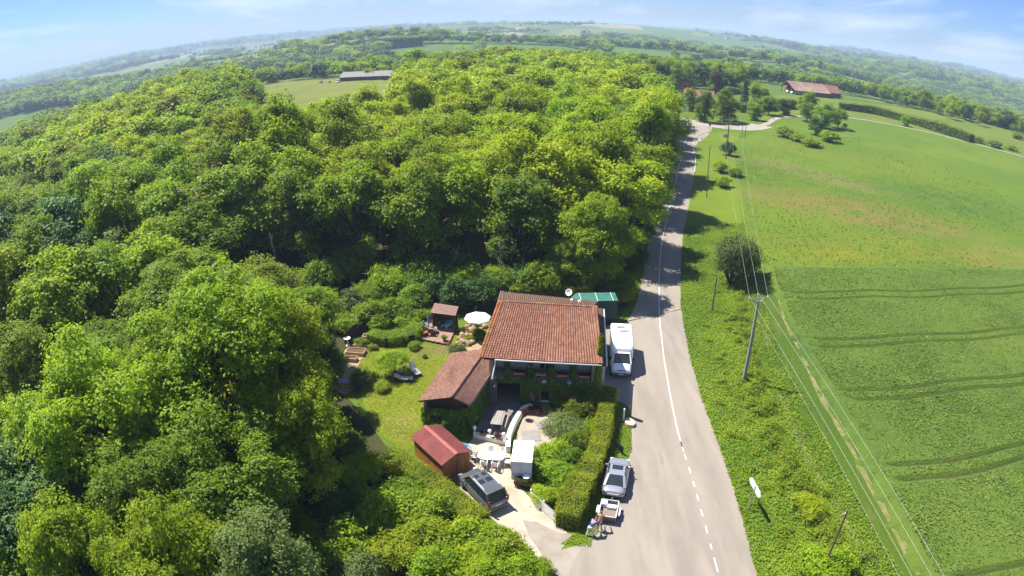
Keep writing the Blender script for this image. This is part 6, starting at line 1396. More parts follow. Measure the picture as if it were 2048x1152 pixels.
def person(lab, loc, rz, bend, twist, top, legs, shirt_arms=True, arm_f=.6, stride=.12, short=False):
    t = thing('person', lab, 'person', loc, rz); ca, sa = math.cos(bend), math.sin(bend)
    def up(y, z, x=0): return (x, y * ca + z * sa, .93 + z * ca - y * sa)      # hinge at the hips, forward +y
    hip = (0, 0, .95); wa = up(0, .18); ch = up(.02, .40); nk = up(.02, .56); hd = up(.05 + .1 * sa, .66); tp = up(.06 + .1 * sa, .78)
    V = [hip, wa, ch, nk, hd, tp]; Rr = [(.16, .12), (.145, .11), (.175, .12), .058, (.085, .1), .07]; E = [(0, 1), (1, 2), (2, 3), (3, 4), (4, 5)]
    def chain(start, pts, rs):
        k = start
        for p, r_ in zip(pts, rs): V.append(p); Rr.append(r_); E.append((k, len(V) - 1)); k = len(V) - 1
        return k
    hands = []
    for s_ in (-1, 1):
        chain(0, [(s_ * .1, s_ * stride * .3, .82), (s_ * .115, s_ * stride * .5 + .04, .50), (s_ * .12, s_ * stride, .11), (s_ * .125, s_ * stride + .14, .05)], [.095, .066, .045, .045])
        sh = up(.0, .50, s_ * .19); el = Vector(sh) + Vector((s_ * .05, .10 + arm_f * .08, -.25)); wr = el + Vector((-s_ * .03, .12 + arm_f * .14, -.16 + arm_f * .05)); k = chain(2, [sh, tuple(el), tuple(wr)], [.062, .046, .034]); hands.append((s_, wr, (wr - el).normalized()))
        pm = wr + (wr - el).normalized() * .09; k2 = chain(k, [tuple(pm)], [(.036, .022)])
        sidev = Vector((1, 0, 0)); dn = (wr - el).normalized()
        for q in range(4): f1 = pm + sidev * (q - 1.5) * .019 + dn * .035; chain(k2, [tuple(f1), tuple(f1 + dn * (.03 - .004 * abs(q - 1.5)) + Vector((0, 0, -.018)))], [.009, .008])
        th_ = wr + dn * .04 - sidev * s_ * .045; chain(k, [tuple(th_), tuple(th_ + dn * .035)], [.011, .009])
    body = skin('body', V, E, Rr, SKIN, t)
    # clothes: a little wider than the body
    if top:
        Vs = [hip, wa, ch, up(.02, .52)]; Es = [(0, 1), (1, 2), (2, 3)]; Rs = [(.178, .135), (.165, .128), (.195, .138), (.085, .075)]
        for s_ in (-1, 1):
            sh = up(.0, .50, s_ * .19); el = Vector(sh) + Vector((s_ * .05, .10 + arm_f * .08, -.25)); Vs += [sh, tuple(Vector(sh).lerp(el, .7))]; Rs += [.082, .068]; n_ = len(Vs); Es += [(2, n_ - 2), (n_ - 2, n_ - 1)]
        skin('shirt', Vs, Es, Rs, top, t)
    Vs = [(0, 0, 1.0), (0, 0, .9)]; Es = [(0, 1)]; Rs = [(.178, .135), (.18, .14)]
    for s_ in (-1, 1):
        pts = [(s_ * .1, s_ * stride * .3, .80), (s_ * .115, s_ * stride * .5 + .04, .50)] + ([] if short else [(s_ * .12, s_ * stride, .12)]); k = 1
        for p, r_ in zip(pts, (.112, .088, .068)): Vs.append(p); Rs.append(r_); Es.append((k, len(Vs) - 1)); k = len(Vs) - 1
    skin('shorts' if short else 'trousers', Vs, Es, Rs, legs, t)
    hv = Vector(hd); hr = MB(); hr.ball((hv.x, hv.y - .02, hv.z + .06), (.094, .108, .085), 12, 8); hr.build('hair', HAIR, t, smooth=True)
    fc = MB(); fw_ = Vector((0, ca, -sa)); upv = Vector((0, sa, ca)); c_ = hv + fw_ * .098 + upv * .02
    fc.ball(tuple(c_ - upv * .0), (.012, .016, .018), 6, 4); fc.build('nose', SKIN, t)
    for s_ in (-1, 1): p = hv + fw_ * .088 + upv * .045 + Vector((s_ * .034, 0, 0)); MB().ball(tuple(p), .011, 6, 4).build('eye', BLACKT, t)
    p = hv + fw_ * .092 - upv * .035; MB().box(tuple(p), (.045, .012, .01)).build('mouth', M('lips', (.36, .13, .11), None, 4), t)
    for s_ in (-1, 1):
        p = hv + Vector((s_ * .09, 0, 0)) + upv * .02; MB().ball(tuple(p), (.012, .024, .032), 6, 5).build('ear', SKIN, t)
        MB().box((s_ * .123, s_ * stride + .07, .045), (.1, .27, .08)).build('shoe', SHOE, t, bevel=.03)
    return t
person('person in blue top and pale trousers bending forward beside the trailer', (5.25, 30.55, .014), R(-50), .75, 0, BLUET, PALET, arm_f=1.0, stride=.2)
person('bare-chested person in dark blue shorts standing at the trailer tail', (5.95, 31.05, .014), R(-12), .28, 0, None, NAVY, arm_f=.9, stride=.1, short=True)

# ------------------------------------------------------------------ roadside things
c = at(1246, 842); t = thing('letterbox_post', 'white round-topped post beside the hedge shadow', 'post', (c.x, c.y, .02)); MB().cyl((0, 0, 0), (0, 0, 1.15), .09, .09, 12).build('shaft', WHITE, t); MB().ball((0, 0, 1.18), .11, 12, 8).build('cap', WHITE, t, smooth=True)
c = at(1259, 848); t = thing('stone_block', 'pale stone block at the edge of the lay-by', 'stone', (c.x, c.y, .018), .3); b = MB(); b.prism(blob(0, 0, .42, .6, 12, k=.12), 0, .28); b.build('stone', M('pale_stone', (.52, .42, .30), (.45, .36, .26), 3, .95, bump=.3), t, bevel=.05)
c = at(1238, 905); t = thing('roadside_board', 'dark board on two short legs on the grass beside the lay-by', 'board', (c.x, c.y, .02), R(-62)); MB().box((0, 0, .55), (1.0, .03, .55)).build('panel', BLACKT, t)
for x in (-.4, .4): MB().box((x, .03, .42), (.05, .04, .84)).build('leg', WOODD, t)
# white arrow-shaped board on the far verge
p0 = Vector((17.2, 32.25, 0)); t = thing('direction_board', 'white arrow-shaped board on a post on the road verge', 'sign', p0, R(94))
b = MB(); b.prism([(-1.05, 0), (-.8, .26), (.8, .26), (1.08, 0), (.8, -.26), (-.8, -.26)], -.03, .03); m = Matrix.Translation((0, 0, 2.2)) @ Matrix.Rotation(R(90), 4, 'X'); b.v = [tuple(m @ Vector(v)) for v in b.v]; b.build('panel', WHITE, t)
MB().cyl((-.1, .05, -.2), (-.1, .05, 2.4), .045).build('post', METAL, t); MB().box((-.1, .045, 2.2), (.12, .04, .4)).build('bracket', METAL, t)
# power poles and cables
CONCP = M('pole_concrete', (.30, .27, .24), (.22, .20, .18), 4, .9, .15); POLEW = M('pole_wood', (.16, .12, .09), (.11, .085, .065), 5, .9, .1)
CABLE = M('pale_cable', (.42, .44, .40), None, 2, .5, .4); INS = M('insulator', (.5, .52, .52), None, 2, .3, .5)
PT = Vector((22.35, 49.9, 0))
t = thing('power_pole', 'tall square concrete power pole with three insulators by the wheat', 'pole', PT, R(8))
MB().loft([[(-.16, -.13, -.3), (.16, -.13, -.3), (.16, .13, -.3), (-.16, .13, -.3)], [(-.1, -.08, 8.5), (.1, -.08, 8.5), (.1, .08, 8.5), (-.1, .08, 8.5)]]).build('shaft', CONCP, t)
for i in range(13): MB().box((.145 - .004 * i, 0, .8 + i * .56), (.05, .12, .16)).build('step_hole_shade', M('pole_shadow_gap', (.14, .125, .11), None, 3) if i == 0 else bpy.data.materials['pole_shadow_gap'], t)  # dark blocks on the shaft, painted as the shade inside step holes
tips = [(-1.0, .05, 8.95), (.05, .35, 9.1), (.95, .05, 8.95)]
MB().bar((0, 0, 8.3), (-1.0, .05, 8.75), .07).bar((0, 0, 8.3), (.95, .05, 8.75), .07).bar((-1.0, .05, 8.75), (.95, .05, 8.75), .06).bar((0, 0, 8.4), (.05, .35, 8.9), .07).build('crossarm', TRG, t)
for q in tips: MB().lathe((q[0], q[1], q[2] - .2), [(.03, 0), (.07, .05), (.04, .08), (.07, .13), (.03, .2)], 8).build('insulator', INS, t)
FP = at(1452, 318); FPh = 10.5
t = thing('power_pole', 'power pole with twin uprights near the road junction', 'pole', FP, R(10)); MB().cyl((0, 0, -.3), (0, 0, FPh), .17, .12, 8).build('shaft', POLEW, t); MB().bar((-2.0, 0, 9.2), (2.6, 0, 9.2), .12).bar((-2.0, 0, 9.2), (-2.0, 0, 11.2), .1).bar((2.6, 0, 8.2), (2.6, 0, 11.0), .1).bar((0, 0, 10), (0, 0, 11.6), .1).bar((-1.0, 0, 7.9), (1.2, 0, 7.9), .1).build('crossarm', TRG, t)
def mworld(loc, rz, q): return Matrix.Translation(loc) @ Matrix.Rotation(rz, 4, 'Z') @ Vector(q)
def cable(a, b_, sag, lab, r_=.008):
    a, b_ = Vector(a), Vector(b_); pts = [a.lerp(b_, k / 24) - Vector((0, 0, sag * 4 * (k / 24) * (1 - k / 24))) for k in range(25)]
    o = MB().tube(pts, r_, 5).build('power_cable', CABLE); return tag(o, lab, 'cable', 'power cables over the field')
for k, q in enumerate(tips):
    A_ = mworld(PT, R(8), q); B_ = FP + Vector(((-2.0, 0, 2.6)[k], 0, 10.9)); nm = ('left', 'middle', 'right')[k]
    cable(A_, B_, 2.2, f'{nm} power cable running from concrete pole to the junction')
    C_ = (at(1842, 1140, 8.2), at(1882, 1140, 8.2), at(1908, 1140, 8.2))[k]; dd = (C_ - A_); cable(A_, A_ + dd * 2.0, .9, f'{nm} power cable running from concrete pole over the wheat')
A_ = PT + Vector((0, 0, 6.9)); C_ = at(1800, 1130, 5.2); cable(A_, A_ + (C_ - A_) * 1.9, .6, 'lowest cable slanting from the concrete pole over the grass strip', .007)
for (bx, by), (tx, ty), h, lab in (((1424, 622), (1433, 553), None, 'thin wooden pole in the verge scrub below the big grey bush'), ((1415, 355), (1428, 292), None, 'thin wooden pole on the verge short of the junction'), ((1413, 395), (1419, 350), None, 'short thin pole on the verge beside the road'), ((1640, 1150), (1657, 1092), 6.0, 'leaning wooden pole rising from bottom right scrub'), ((1483, 276), (1484, 245), None, 'wooden pole at the far end of the verge, nearer the road'), ((1490, 276), (1491, 246), None, 'wooden pole at the far end of the verge, nearer the field'), ((1547, 240), (1550, 225), None, 'thin pole beside the country lane'), ((1578, 235), (1581, 219), None, 'thin pole at the lane bend')):
    p = at(bx, by); d = p.length
    if h is None: s1 = sight(tx, ty); k = p.xy.length / s1.xy.length; h = CAM_H + s1.z * k
    h = max(2.5, min(h, 11)); t = thing('wooden_pole', lab, 'pole', p); MB().cyl((0, 0, -.3), (.0, 0, h), .10, .07, 7).build('shaft', POLEW, t); MB().box((0, 0, h - .25), (.24, .1, .1)).build('fitting', INS, t)
# scrub along the field side of the verge (uncountable brambles)
rg_ = np.random.default_rng(19); sp_path = smooth_line([at(1478, 585), at(1478, 650), at(1500, 720), at(1512, 780), at(1548, 870), at(1590, 960), at(1640, 1050), at(1690, 1150)], 10); C_ = []; R_ = []
for i in range(120):
    u = rg_.random(); p = sp_path[int(u * (len(sp_path) - 1))]; w_ = .5 + .8 * u; r_ = rg_.uniform(.3, .65) * (.8 + .6 * u); C_.append(np.array([p.x + rg_.normal(0, w_ * .55), p.y + rg_.normal(0, .4), r_ * .45])); R_.append(r_)
for i in range(45):
    p = sp_path[int(rg_.random() * (len(sp_path) - 1))]; r_ = rg_.uniform(.18, .4); C_.append(np.array([p.x - rg_.random() * 4.5, p.y + rg_.normal(0, .5), r_ * .2])); R_.append(r_)
V, F, T = clump_leaves(C_, R_, 34, 7, .15, rg_, up=.8); V[:, 2] = np.maximum(V[:, 2], .01); LG['scrub'] = LEAF('leaf_scrub', (.105, .175, .008), (.27, .33, .018), hue=0, val=0)
tag(put('bramble_scrub', np_mesh('bramble_scrub', V, F, T), LG['scrub']), 'low yellow green bramble scrub between verge and wheat', 'scrub', kind='stuff')
c = at(1462, 520, 2.0); plant_bush('thorn_bush', 'big grey green thorn bush beside the power cables', 28.6, 73.5, 2.7, 7.4, 'grey', 1, .4); plant_bush('thorn_bush', 'darker green bush behind the big grey thorn bush', 31.0, 76.0, 2.6, 5.0, 'mid', 0, 1.4)
plant_bush('roadside_bush', 'green bush around the leaning pole at bottom right', *at(1660, 1120, 1.2).xy, 1.9, 2.1, 'fresh', 0, .6); plant_bush('roadside_bush', 'bright bush on the verge above the bottom right bush', *at(1620, 1010, .9).xy, 1.3, 1.5, 'yellow', 0, 2.6)
for px, py, r, h, m_, lab in ((1457, 300, 2.0, 3.6, 'dark', 'dark bush round the foot of the junction power pole'), (1440, 335, 1.9, 2.6, 'yellow', 'yellow bush on the verge short of the junction'), (1448, 365, 1.8, 2.4, 'fresh', 'leafy green bush on the verge by the meadow'), (1470, 345, 1.8, 2.0, 'fresh', 'green bush at the meadow edge near the thin poles')):
    c = at(px, py, h * .4); plant_bush('verge_bush', lab, c.x, c.y, r, h, m_, 0, rng.random() * 6)
# shrubs and saplings along the edge of the wood
UND = [(585, 600, 2.2, 3.4, 'fresh'), (640, 590, 2.0, 3.0, 'fresh'), (700, 600, 2.0, 2.6, 'grey'), (640, 640, 1.8, 2.4, 'fresh'), (690, 635, 1.8, 2.0, 'fresh'), (740, 620, 1.8, 2.4, 'fresh'), (790, 610, 2.0, 2.8, 'mid'), (740, 575, 2.2, 3.2, 'mid'), (830, 590, 2.0, 3.0, 'mid'), (860, 560, 2.2, 3.6, 'dark'), (800, 545, 2.4, 3.8, 'dark'), (910, 580, 2.0, 3.4, 'dark'), (960, 570, 2.2, 3.6, 'dark'), (1000, 545, 2.2, 3.6, 'mid'), (1240, 560, 1.8, 3.0, 'mid'), (1265, 500, 2.0, 3.4, 'dark'), (1285, 450, 2.0, 3.4, 'mid'), (1305, 400, 2.2, 3.6, 'dark'), (1322, 350, 2.4, 4.0, 'mid'), (1335, 310, 2.6, 4.4, 'mid'), (1250, 590, 1.4, 1.6, 'hedge'), (640, 540, 2.6, 4.2, 'mid'), (560, 560, 2.6, 4.2, 'mid'), (690, 520, 2.6, 4.4, 'dark'), (900, 520, 2.6, 4.6, 'dark'), (1060, 540, 2.4, 4.0, 'dark'), (755, 640, 1.3, 1.4, 'fresh'), (815, 632, 1.4, 1.6, 'fresh'), (845, 622, 1.2, 1.6, 'fresh'), (655, 705, 1.2, 1.7, 'dark'), (640, 745, 1.4, 2.0, 'dark')]
CW = {'fresh': 'bright green', 'mid': 'mid green', 'dark': 'dark', 'grey': 'pale grey green', 'hedge': 'yellow green'}
UNT = []
for i, (px, py, r, h, m_) in enumerate(UND):
    c = at(px, py, h * .7); where = 'between the road and the wood' if px > 1220 else 'behind the garden hedge' if py > 600 else 'in the shade at the edge of the wood'
    UNT.append(plant_bush('understorey_bush', f'{CW[m_]} bush {where}', c.x, c.y, r, h, m_, i % 3, i * 1.7, group='bushes along the edge of the wood'))
single_out(UNT)

# bare grey trees at the shaded edge of the wood
def bare_tree(lab, x, y, h, seed):
    rg_ = np.random.default_rng(seed); t = thing('bare_tree', lab, 'tree', (x, y, hz(x, y))); top = Vector((rg_.normal(0, .5), rg_.normal(0, .5), h)); MB().tube([(0, 0, -.3), (.1, 0, h * .4), tuple(top)], [.13, .1, .03], 6).build('trunk', PALEBARK, t, smooth=True)
    for i in range(9):
        k = .3 + .65 * rg_.random(); a = Vector((.1, 0, h * .4)).lerp(top, (k - .4) / .6) if k > .4 else Vector((.1 * k, 0, h * k)); d = Vector((rg_.normal(), rg_.normal(), .6 + .6 * rg_.random())).normalized(); Lb_ = h * .28 * (1.2 - k); m_ = a + d * Lb_ * .5 + Vector((0, 0, -.1)); e = a + d * Lb_
        MB().tube([a, m_, e], [.045, .03, .01], 5).tube([m_, m_ + Vector((rg_.normal(), rg_.normal(), .7)).normalized() * Lb_ * .4], [.022, .006], 4).build('branch', PALEBARK, t)
for px, py, h, sd, lab in ((1000, 578, 7.0, 2, 'bare grey tree just left of the house ridge'), (905, 575, 6.0, 3, 'bare grey tree above the garden hut'), (560, 575, 7.5, 4, 'bare grey tree in the dark gap left of the garden')):
    p = at(px, py); bare_tree(lab, p.x, p.y, h, sd)
for px, py, r, h, m_, k, lab in ((850, 540, 2.6, 4.6, 'mid', 0, 'tall mid green bush above the garden hut in the wood edge'), (930, 545, 2.4, 4.2, 'fresh', 1, 'tall bright bush above the parasol in the wood edge'), (1080, 545, 2.4, 4.4, 'fresh', 0, 'tall bright bush behind the house hedge'), (770, 545, 2.6, 4.4, 'fresh', 1, 'tall bright bush behind the garden hedge in the wood edge'), (1180, 540, 2.2, 4.2, 'fresh', 2, 'tall bright bush behind the truck'), (720, 520, 2.6, 4.6, 'mid', 2, 'tall mid green bush deep in the wood edge'), (1140, 520, 2.4, 4.8, 'yellow', 0, 'yellow green bush below the light green roadside tree')):
    c = at(px, py, h * .7); plant_bush('understorey_bush', lab, c.x, c.y, r, h, m_, k, px * .37, group='bushes along the edge of the wood')
# ------------------------------------------------------------------ junction, barns and hamlet
rng = np.random.default_rng(101)
def gpt(px, py, h=0.0):
    """meet the rolling ground along a sight line"""
    d = sight(px, py); t = 20.0
    while t < 9000:
        p = Vector((0, 0, CAM_H)) + d * t
        if p.z < hz(p.x, p.y) + h: return Vector((p.x, p.y, hz(p.x, p.y)))
        t *= 1.012
    return p
SIGNB = M('sign_blue_white', (.62, .68, .78), (.55, .62, .74), 2, .5, .4); SIGNG = M('sign_back_grey', (.32, .33, .34), None, 2, .5, .4)
def road_sign(px, py, w_, h_, z, mat, lab, rz=0.0, rows=1, name='road_sign'):
    p = at(px, py); t = thing(name, lab, 'sign', p, rz); MB().cyl((0, .06, -.2), (0, .06, z + h_), .05).build('post', METAL, t)
    for k in range(rows): MB().box((0, 0, z + h_ * (k + .5) / rows), (w_, .05, h_ / rows - .06)).build('panel', mat, t)
road_sign(1366, 231, 2.4, 2.2, 1.3, SIGNB, 'pale blue stacked direction signs beside the wood at the junction', .2, 3)
road_sign(1418, 265, .0, .0, 0.0, SIGNG, 'grey backed warning sign on a post at the junction corner', -.2, 0) if False else None
p = at(1419, 265); t = thing('warning_sign', 'dark backed triangular sign on a post at the junction corner', 'sign', p, .1); MB().cyl((0, .06, -.2), (0, .06, 3.2), .05).build('post', METAL, t); b = MB(); b.prism([(-.75, 0), (.75, 0), (0, -1.3)], -.03, .03); m = Matrix.Translation((0, 0, 3.1)) @ Matrix.Rotation(R(90), 4, 'X'); b.v = [tuple(m @ Vector(v)) for v in b.v]; b.build('panel', M('sign_back_brown', (.16, .14, .13), None, 2), t)
road_sign(1451, 285, 1.6, 1.0, 1.4, SIGNG, 'grey back of a low road sign beside the junction power pole', .1, 1)
p = at(1403, 282); t = thing('marker_post', 'short white marker post on the junction grass', 'post', p); MB().box((0, 0, .6), (.3, .16, 1.2)).build('shaft', WHITE, t); MB().box((0, 0, .08), (.9, .4, .16)).build('foot', WHITE, t)
def gabled(name, lab, cat, c, rz, L, Wd, he, hr, wallm, roofm, windows=0, z=None):
    z = hz(c[0], c[1]) if z is None else z; t = thing(name, lab, cat, (c[0], c[1], z - .3), rz); h, w_ = L / 2, Wd / 2
    for s_ in (-1, 1): MB().slab([(-h - .4, 0, hr + .35), (h + .4, 0, hr + .35), (h + .4, s_ * (w_ + .5), he + .2), (-h - .4, s_ * (w_ + .5), he + .2)], .25).build('roof', roofm, t)
    g = MB(); g._add([(-h, -w_, 0), (h, -w_, 0), (h, w_, 0), (-h, w_, 0), (-h, -w_, he), (h, -w_, he), (h, w_, he), (-h, w_, he), (-h, 0, hr), (h, 0, hr)], [(0, 1, 5, 4), (2, 3, 7, 6), (1, 2, 6, 9, 5), (3, 0, 4, 8, 7), (3, 2, 1, 0)]); g.build('wall', wallm, t)
    for i in range(windows):
        x = -h + (i + .5) * L / windows; wn = MB().box((x, -w_ - .02, he * .5), (1.0, .08, 1.3)).build('window', GLASS, t); MB().box((x, -w_ - .05, he * .5 - .75), (1.3, .16, .1)).build('sill', WHITE, wn)
    return t
# the big open barn on the right
FARROOF = M('rust_roof', (.24, .145, .115), (.18, .115, .10), .35, .85, .15, c3=(.32, .22, .17), scale3=.12); FARROOF2 = M('red_roof', (.23, .115, .085), (.19, .095, .075), .4, .85, .15); TIMB = M('barn_boards', (.14, .10, .08), (.10, .075, .06), .5, .9, .1); HAY = M('hay', (.36, .24, .11), (.28, .19, .09), 2, .95, .1)
bx = Vector((159, 350, 0)); bz = hz(bx.x, bx.y); rzb = R(4); bsc = .86; barn = thing('open_barn', 'long open barn with rust coloured roof on the right hill', 'barn', (bx.x, bx.y, bz), rzb); barn.scale = (bsc,) * 3
# local: x along the ridge, y depth; open gable at -x
Lb2, wn_, wf_ = 27, 12.5, 8
MB().slab([(-2, 0, 8.2), (Lb2, 0, 8.2), (Lb2, -wn_, 3.0), (-2, -wn_, 3.0)], .25).build('roof', FARROOF, barn); MB().slab([(-2, .05, 8.2), (Lb2, .05, 8.2), (Lb2, wf_, 4.6), (-2, wf_, 4.6)], .25).build('roof', FARROOF, barn)
for i in range(1, 22): x = -2 + i * (Lb2 + 2) / 22; MB().bar((x, -.1, 8.26), (x, -wn_, 3.06), .16, .08).build('roof_rib', FARROOF, barn)
for x, y, zt in ((-1.5, -wn_ + .5, 2.9), (-1.5, -6.5, 5.3), (-1.5, 0, 7.8), (-1.5, wf_ - .5, 4.6)): MB().box((x, y, zt / 2), (.4, .4, zt)).build('post', TIMB, barn)
for i in range(10): MB().box((Lb2 * (i + .5) / 10, wf_ - .4, 2.2), (Lb2 / 10 - .08, .2, 4.4)).build('board', TIMB, barn)
for i in range(8): y = -wn_ + .6 + i * 2.5; MB().box((Lb2 - .5, y, 1.6), (.2, 2.4, 3.2)).build('board', TIMB, barn)
for i in range(10): MB().box((Lb2 * (i + .5) / 10 + 3, -wn_ + .5, 1.4), (2.6, .2, 2.6)).build('board', TIMB, barn)
bm_ = Matrix.Translation((bx.x, bx.y, bz)) @ Matrix.Rotation(rzb, 4, 'Z') @ Matrix.Scale(bsc, 4); bale_me = MB().cyl((0, -.7, .75), (0, .7, .75), .75, n=14).mesh('hay_bale'); bale_me.materials.append(HAY); k = 0
LV = ('bottom', 'second', 'third', 'fourth')
for col, (x, y) in enumerate(((-.6, 4.2), (-.6, 2.0), (1.2, 4.2), (1.2, 2.0))):
    for lv in range(3):
        p = bm_ @ Vector((x, y, lv * 1.45)); o = put('hay_bale', bale_me, None, None, p, rzb + 1.57); tag(o, f'{LV[lv]} round hay bale of the {("farther front", "nearer front", "farther back", "nearer back")[col]} stack in the open barn', 'hay bale', 'hay bales in the barn')
WRAP = M('bale_wrap', (.70, .72, .70), None, 2, .4, .5)
for x, y, lab in ((-2.6, -3.6, 'white wrapped bale outside the open barn, nearer the hay stack'), (-1.9, -8.6, 'white wrapped bale outside the open barn, nearer the low eave')): p = bm_ @ Vector((x, y, 0)); o = MB().cyl((0, -.7, .85), (0, .7, .85), .9, n=16).build('wrapped_bale', WRAP); o.location = p; o.rotation_euler = (0, 0, rzb + .4); tag(o, lab, 'bale')
gabled('stone_barn', 'red roofed barn joined to the back of the open barn', 'barn', (187, 356), R(0), 14, 12, 3.2, 7.0, TIMB, FARROOF2)
gabled('cottage', 'cottage with pinkish roof hidden among trees at the junction', 'house', (78, 262), R(-20), 12, 9, 3.0, 5.6, WHITEWALL, FARROOF2, 3)
p = gpt(1803, 158); SLATE = M('slate', (.17, .18, .20), None, .5, .6); gabled('slate_farmhouse', 'distant farmhouse with slate grey roof among trees', 'house', (p.x, p.y), R(-35), 34, 16, 7, 13, WHITEWALL, SLATE, 6)
p = gpt(1888, 163); gabled('tiled_farmhouse', 'far red roofed farmhouse near the right edge', 'house', (p.x, p.y), R(-35), 22, 12, 5, 9.5, WHITEWALL, FARROOF2, 4)
# long grey barn left of the wood
GREYR = M('grey_sheet_roof', (.21, .20, .17), (.17, .165, .145), .4, .7, .2)
a_, b_ = at(692, 148, 2), at(792, 150, 2); gabled('long_barn', 'long low grey roofed barn beside the left meadow', 'barn', (-78, 368), R(-8), 40, 14, 2.8, 5.2, TIMB, GREYR, 0)
for k, (x, y, rz, pc_, lab) in enumerate(((-104, 360, .3, SILVER, 'pale car parked left of the long grey barn'), (-110, 363, .5, M('blue_car_paint', (.08, .14, .3), None, 1, .3), 'blue car parked farthest left of the long grey barn'), (-98, 356, .1, CAMPW, 'white van parked beside the gable of the long grey barn'))):
    t = thing('parked_car', lab, 'car', (x, y, hz(x, y)), rz); big = 1.3 if k == 2 else 1.0
    MB().loft([ring(q, w_, .25 * big, z1 * big) for q, w_, z1 in ((-2.1, .75, .8), (-1.9, .88, .95), (0, .9, .95), (1.5, .88, .9), (2.1, .72, .7))]).build('body', pc_, t, sub=1); MB().box((0, -.2, 1.15 * big), (1.5, 2.2, .5 * big), top=.8).build('windows', GLASS, t); MB().box((0, -.2, 1.42 * big), (1.25, 1.8, .05)).build('roof', pc_, t)
    for s_ in (-1, 1):
        for q in (-1.3, 1.3): MB().cyl((s_ * .75, q, .32), (s_ * .92, q, .32), .32, n=12).build('wheel', RUBBER, t)
# cattle on the right pasture
COW = M('white_cow_hide', (.72, .68, .60), (.62, .57, .48), 2, .8)
for k, (px, py) in enumerate(((1862, 214), (1872, 217), (1919, 232), (1930, 236), (1942, 240))):
    p = at(px, py); rz = rng.random() * 6
    t = thing('cow', ['pale cow standing farthest along the upper pasture', 'pale cow beside the farthest cow', 'leftmost of three pale cows near the hedge tree', 'middle of three pale cows near the hedge tree', 'rightmost of three pale cows near the hedge tree'][k], 'cow', p, rz, 'cattle on the pasture')
    V_ = [(0, 0, 1.0), (.55, 0, 1.05), (.95, 0, 1.1), (1.3, 0, 1.25), (1.65, 0, 1.1), (-.6, 0, 1.05), (-.85, 0, .95)]; E_ = [(0, 1), (1, 2), (2, 3), (3, 4), (0, 5), (5, 6)]; R_ = [(.36, .40), (.36, .42), (.26, .30), .17, .12, (.34, .38), (.2, .24)]
    for x, s_ in ((.7, -1), (.7, 1)): V_ += [(x, s_ * .2, .65), (x + .03, s_ * .2, .35), (x, s_ * .2, .0)]; n = len(V_); E_ += [(1, n - 3), (n - 3, n - 2), (n - 2, n - 1)]; R_ += [.13, .075, .07]
    for x, s_ in ((-.6, -1), (-.6, 1)): V_ += [(x + .08, s_ * .2, .68), (x - .1, s_ * .2, .4), (x - .05, s_ * .2, .0)]; n = len(V_); E_ += [(5, n - 3), (n - 3, n - 2), (n - 2, n - 1)]; R_ += [.15, .075, .07]
    skin('body', V_, E_, R_, COW, t, sub=1); MB().bar((-.9, 0, 1.15), (-1.0, 0, .5), .05).build('tail', COW, t)
    for s_ in (-1, 1): MB().box((1.42, s_ * .2, 1.34), (.1, .2, .06)).build('ear', COW, t)
# trees round the junction and along the lane
JT = [(1350, 95, 17, 1.1, 1, 'fresh', 'tall bright tree behind the junction, left of the red tree'), (1355, 125, 14, .9, 0, 'fresh', 'bright round tree just left of the red leaved tree'), (1375, 165, 7.5, .55, 3, 'red', 'small dark red leaved tree beside the cottage'), (1433, 135, 13, .75, 2, 'brown', 'brownish pink tree behind the cottage'), (1412, 180, 11, .7, 3, 'mid', 'mid green tree before the cottage'), (1450, 175, 12, .75, 0, 'mid', 'tall mid green tree right of the cottage'), (1382, 175, 9, .6, 3, 'mid', 'low green tree between red tree and direction signs'), (1463, 195, 8.5, .65, 4, 'mid', 'spreading green tree shading the junction'), (1520, 165, 11, .8, 0, 'fresh', 'bright green tree right of the dark conifer'), (1540, 190, 8, .7, 4, 'mid', 'mid green tree on the lane side of the junction'), (1570, 198, 6.5, .7, 3, 'dark', 'dark tree over the lane'), (1510, 205, 6.5, .6, 3, 'fresh', 'low bright tree beside the dark conifer'),
      (1620, 182, 12, .75, 1, 'fresh', 'tall green tree in the meadow clump by the lane'), (1650, 205, 9.5, .75, 0, 'mid', 'middle tree of the meadow clump'), (1680, 215, 8, .7, 4, 'fresh', 'right hand tree of the meadow clump'), (1635, 235, 6, .6, 3, 'dark', 'dark low tree at the foot of the meadow clump'), (1560, 130, 13, 1.0, 1, 'fresh', 'tree standing left of the open barn'), (1590, 118, 15, 1.1, 0, 'fresh', 'large tree behind the open barn, left end'), (1640, 120, 15, 1.1, 1, 'fresh', 'large bright tree behind the middle of the open barn'), (1670, 135, 12, .9, 4, 'mid', 'tree behind the right end of the open barn'), (1720, 160, 8, .9, 3, 'fresh', 'round bright tree right of the red roofed barn'), (1945, 208, 10, .9, 0, 'mid', 'lone round tree beside the pale cows'), (1812, 232, 4.5, .5, 3, 'fresh', 'small bright tree at the lane edge of the meadow'), (565, 112, 14, 1.0, 1, 'olive', 'spreading tree on the left meadow skyline, left of two'), (590, 118, 12, .9, 4, 'mid', 'spreading tree on the left meadow skyline, right of two'), (740, 98, 14, 1.2, 1, 'fresh', 'round pale green tree behind the long grey barn'), (520, 125, 13, .9, 2, 'mid', 'dark edged tree at the corner of the left meadow')]
for px, py, h, wd, k, mat, lab in JT:
    x, y, z = top_at(px, py, h); d = math.hypot(x, y); pool = MID; t = plant_tree({'red': 'plum_tree', 'brown': 'beech_tree'}.get(mat, 'field_tree'), lab, 'trees round the junction and barns', x, y, z, wd, pool[k], mat, rng.random() * 6, (h * 1.18 / NH[k]) / wd); t.location.z -= h * .18
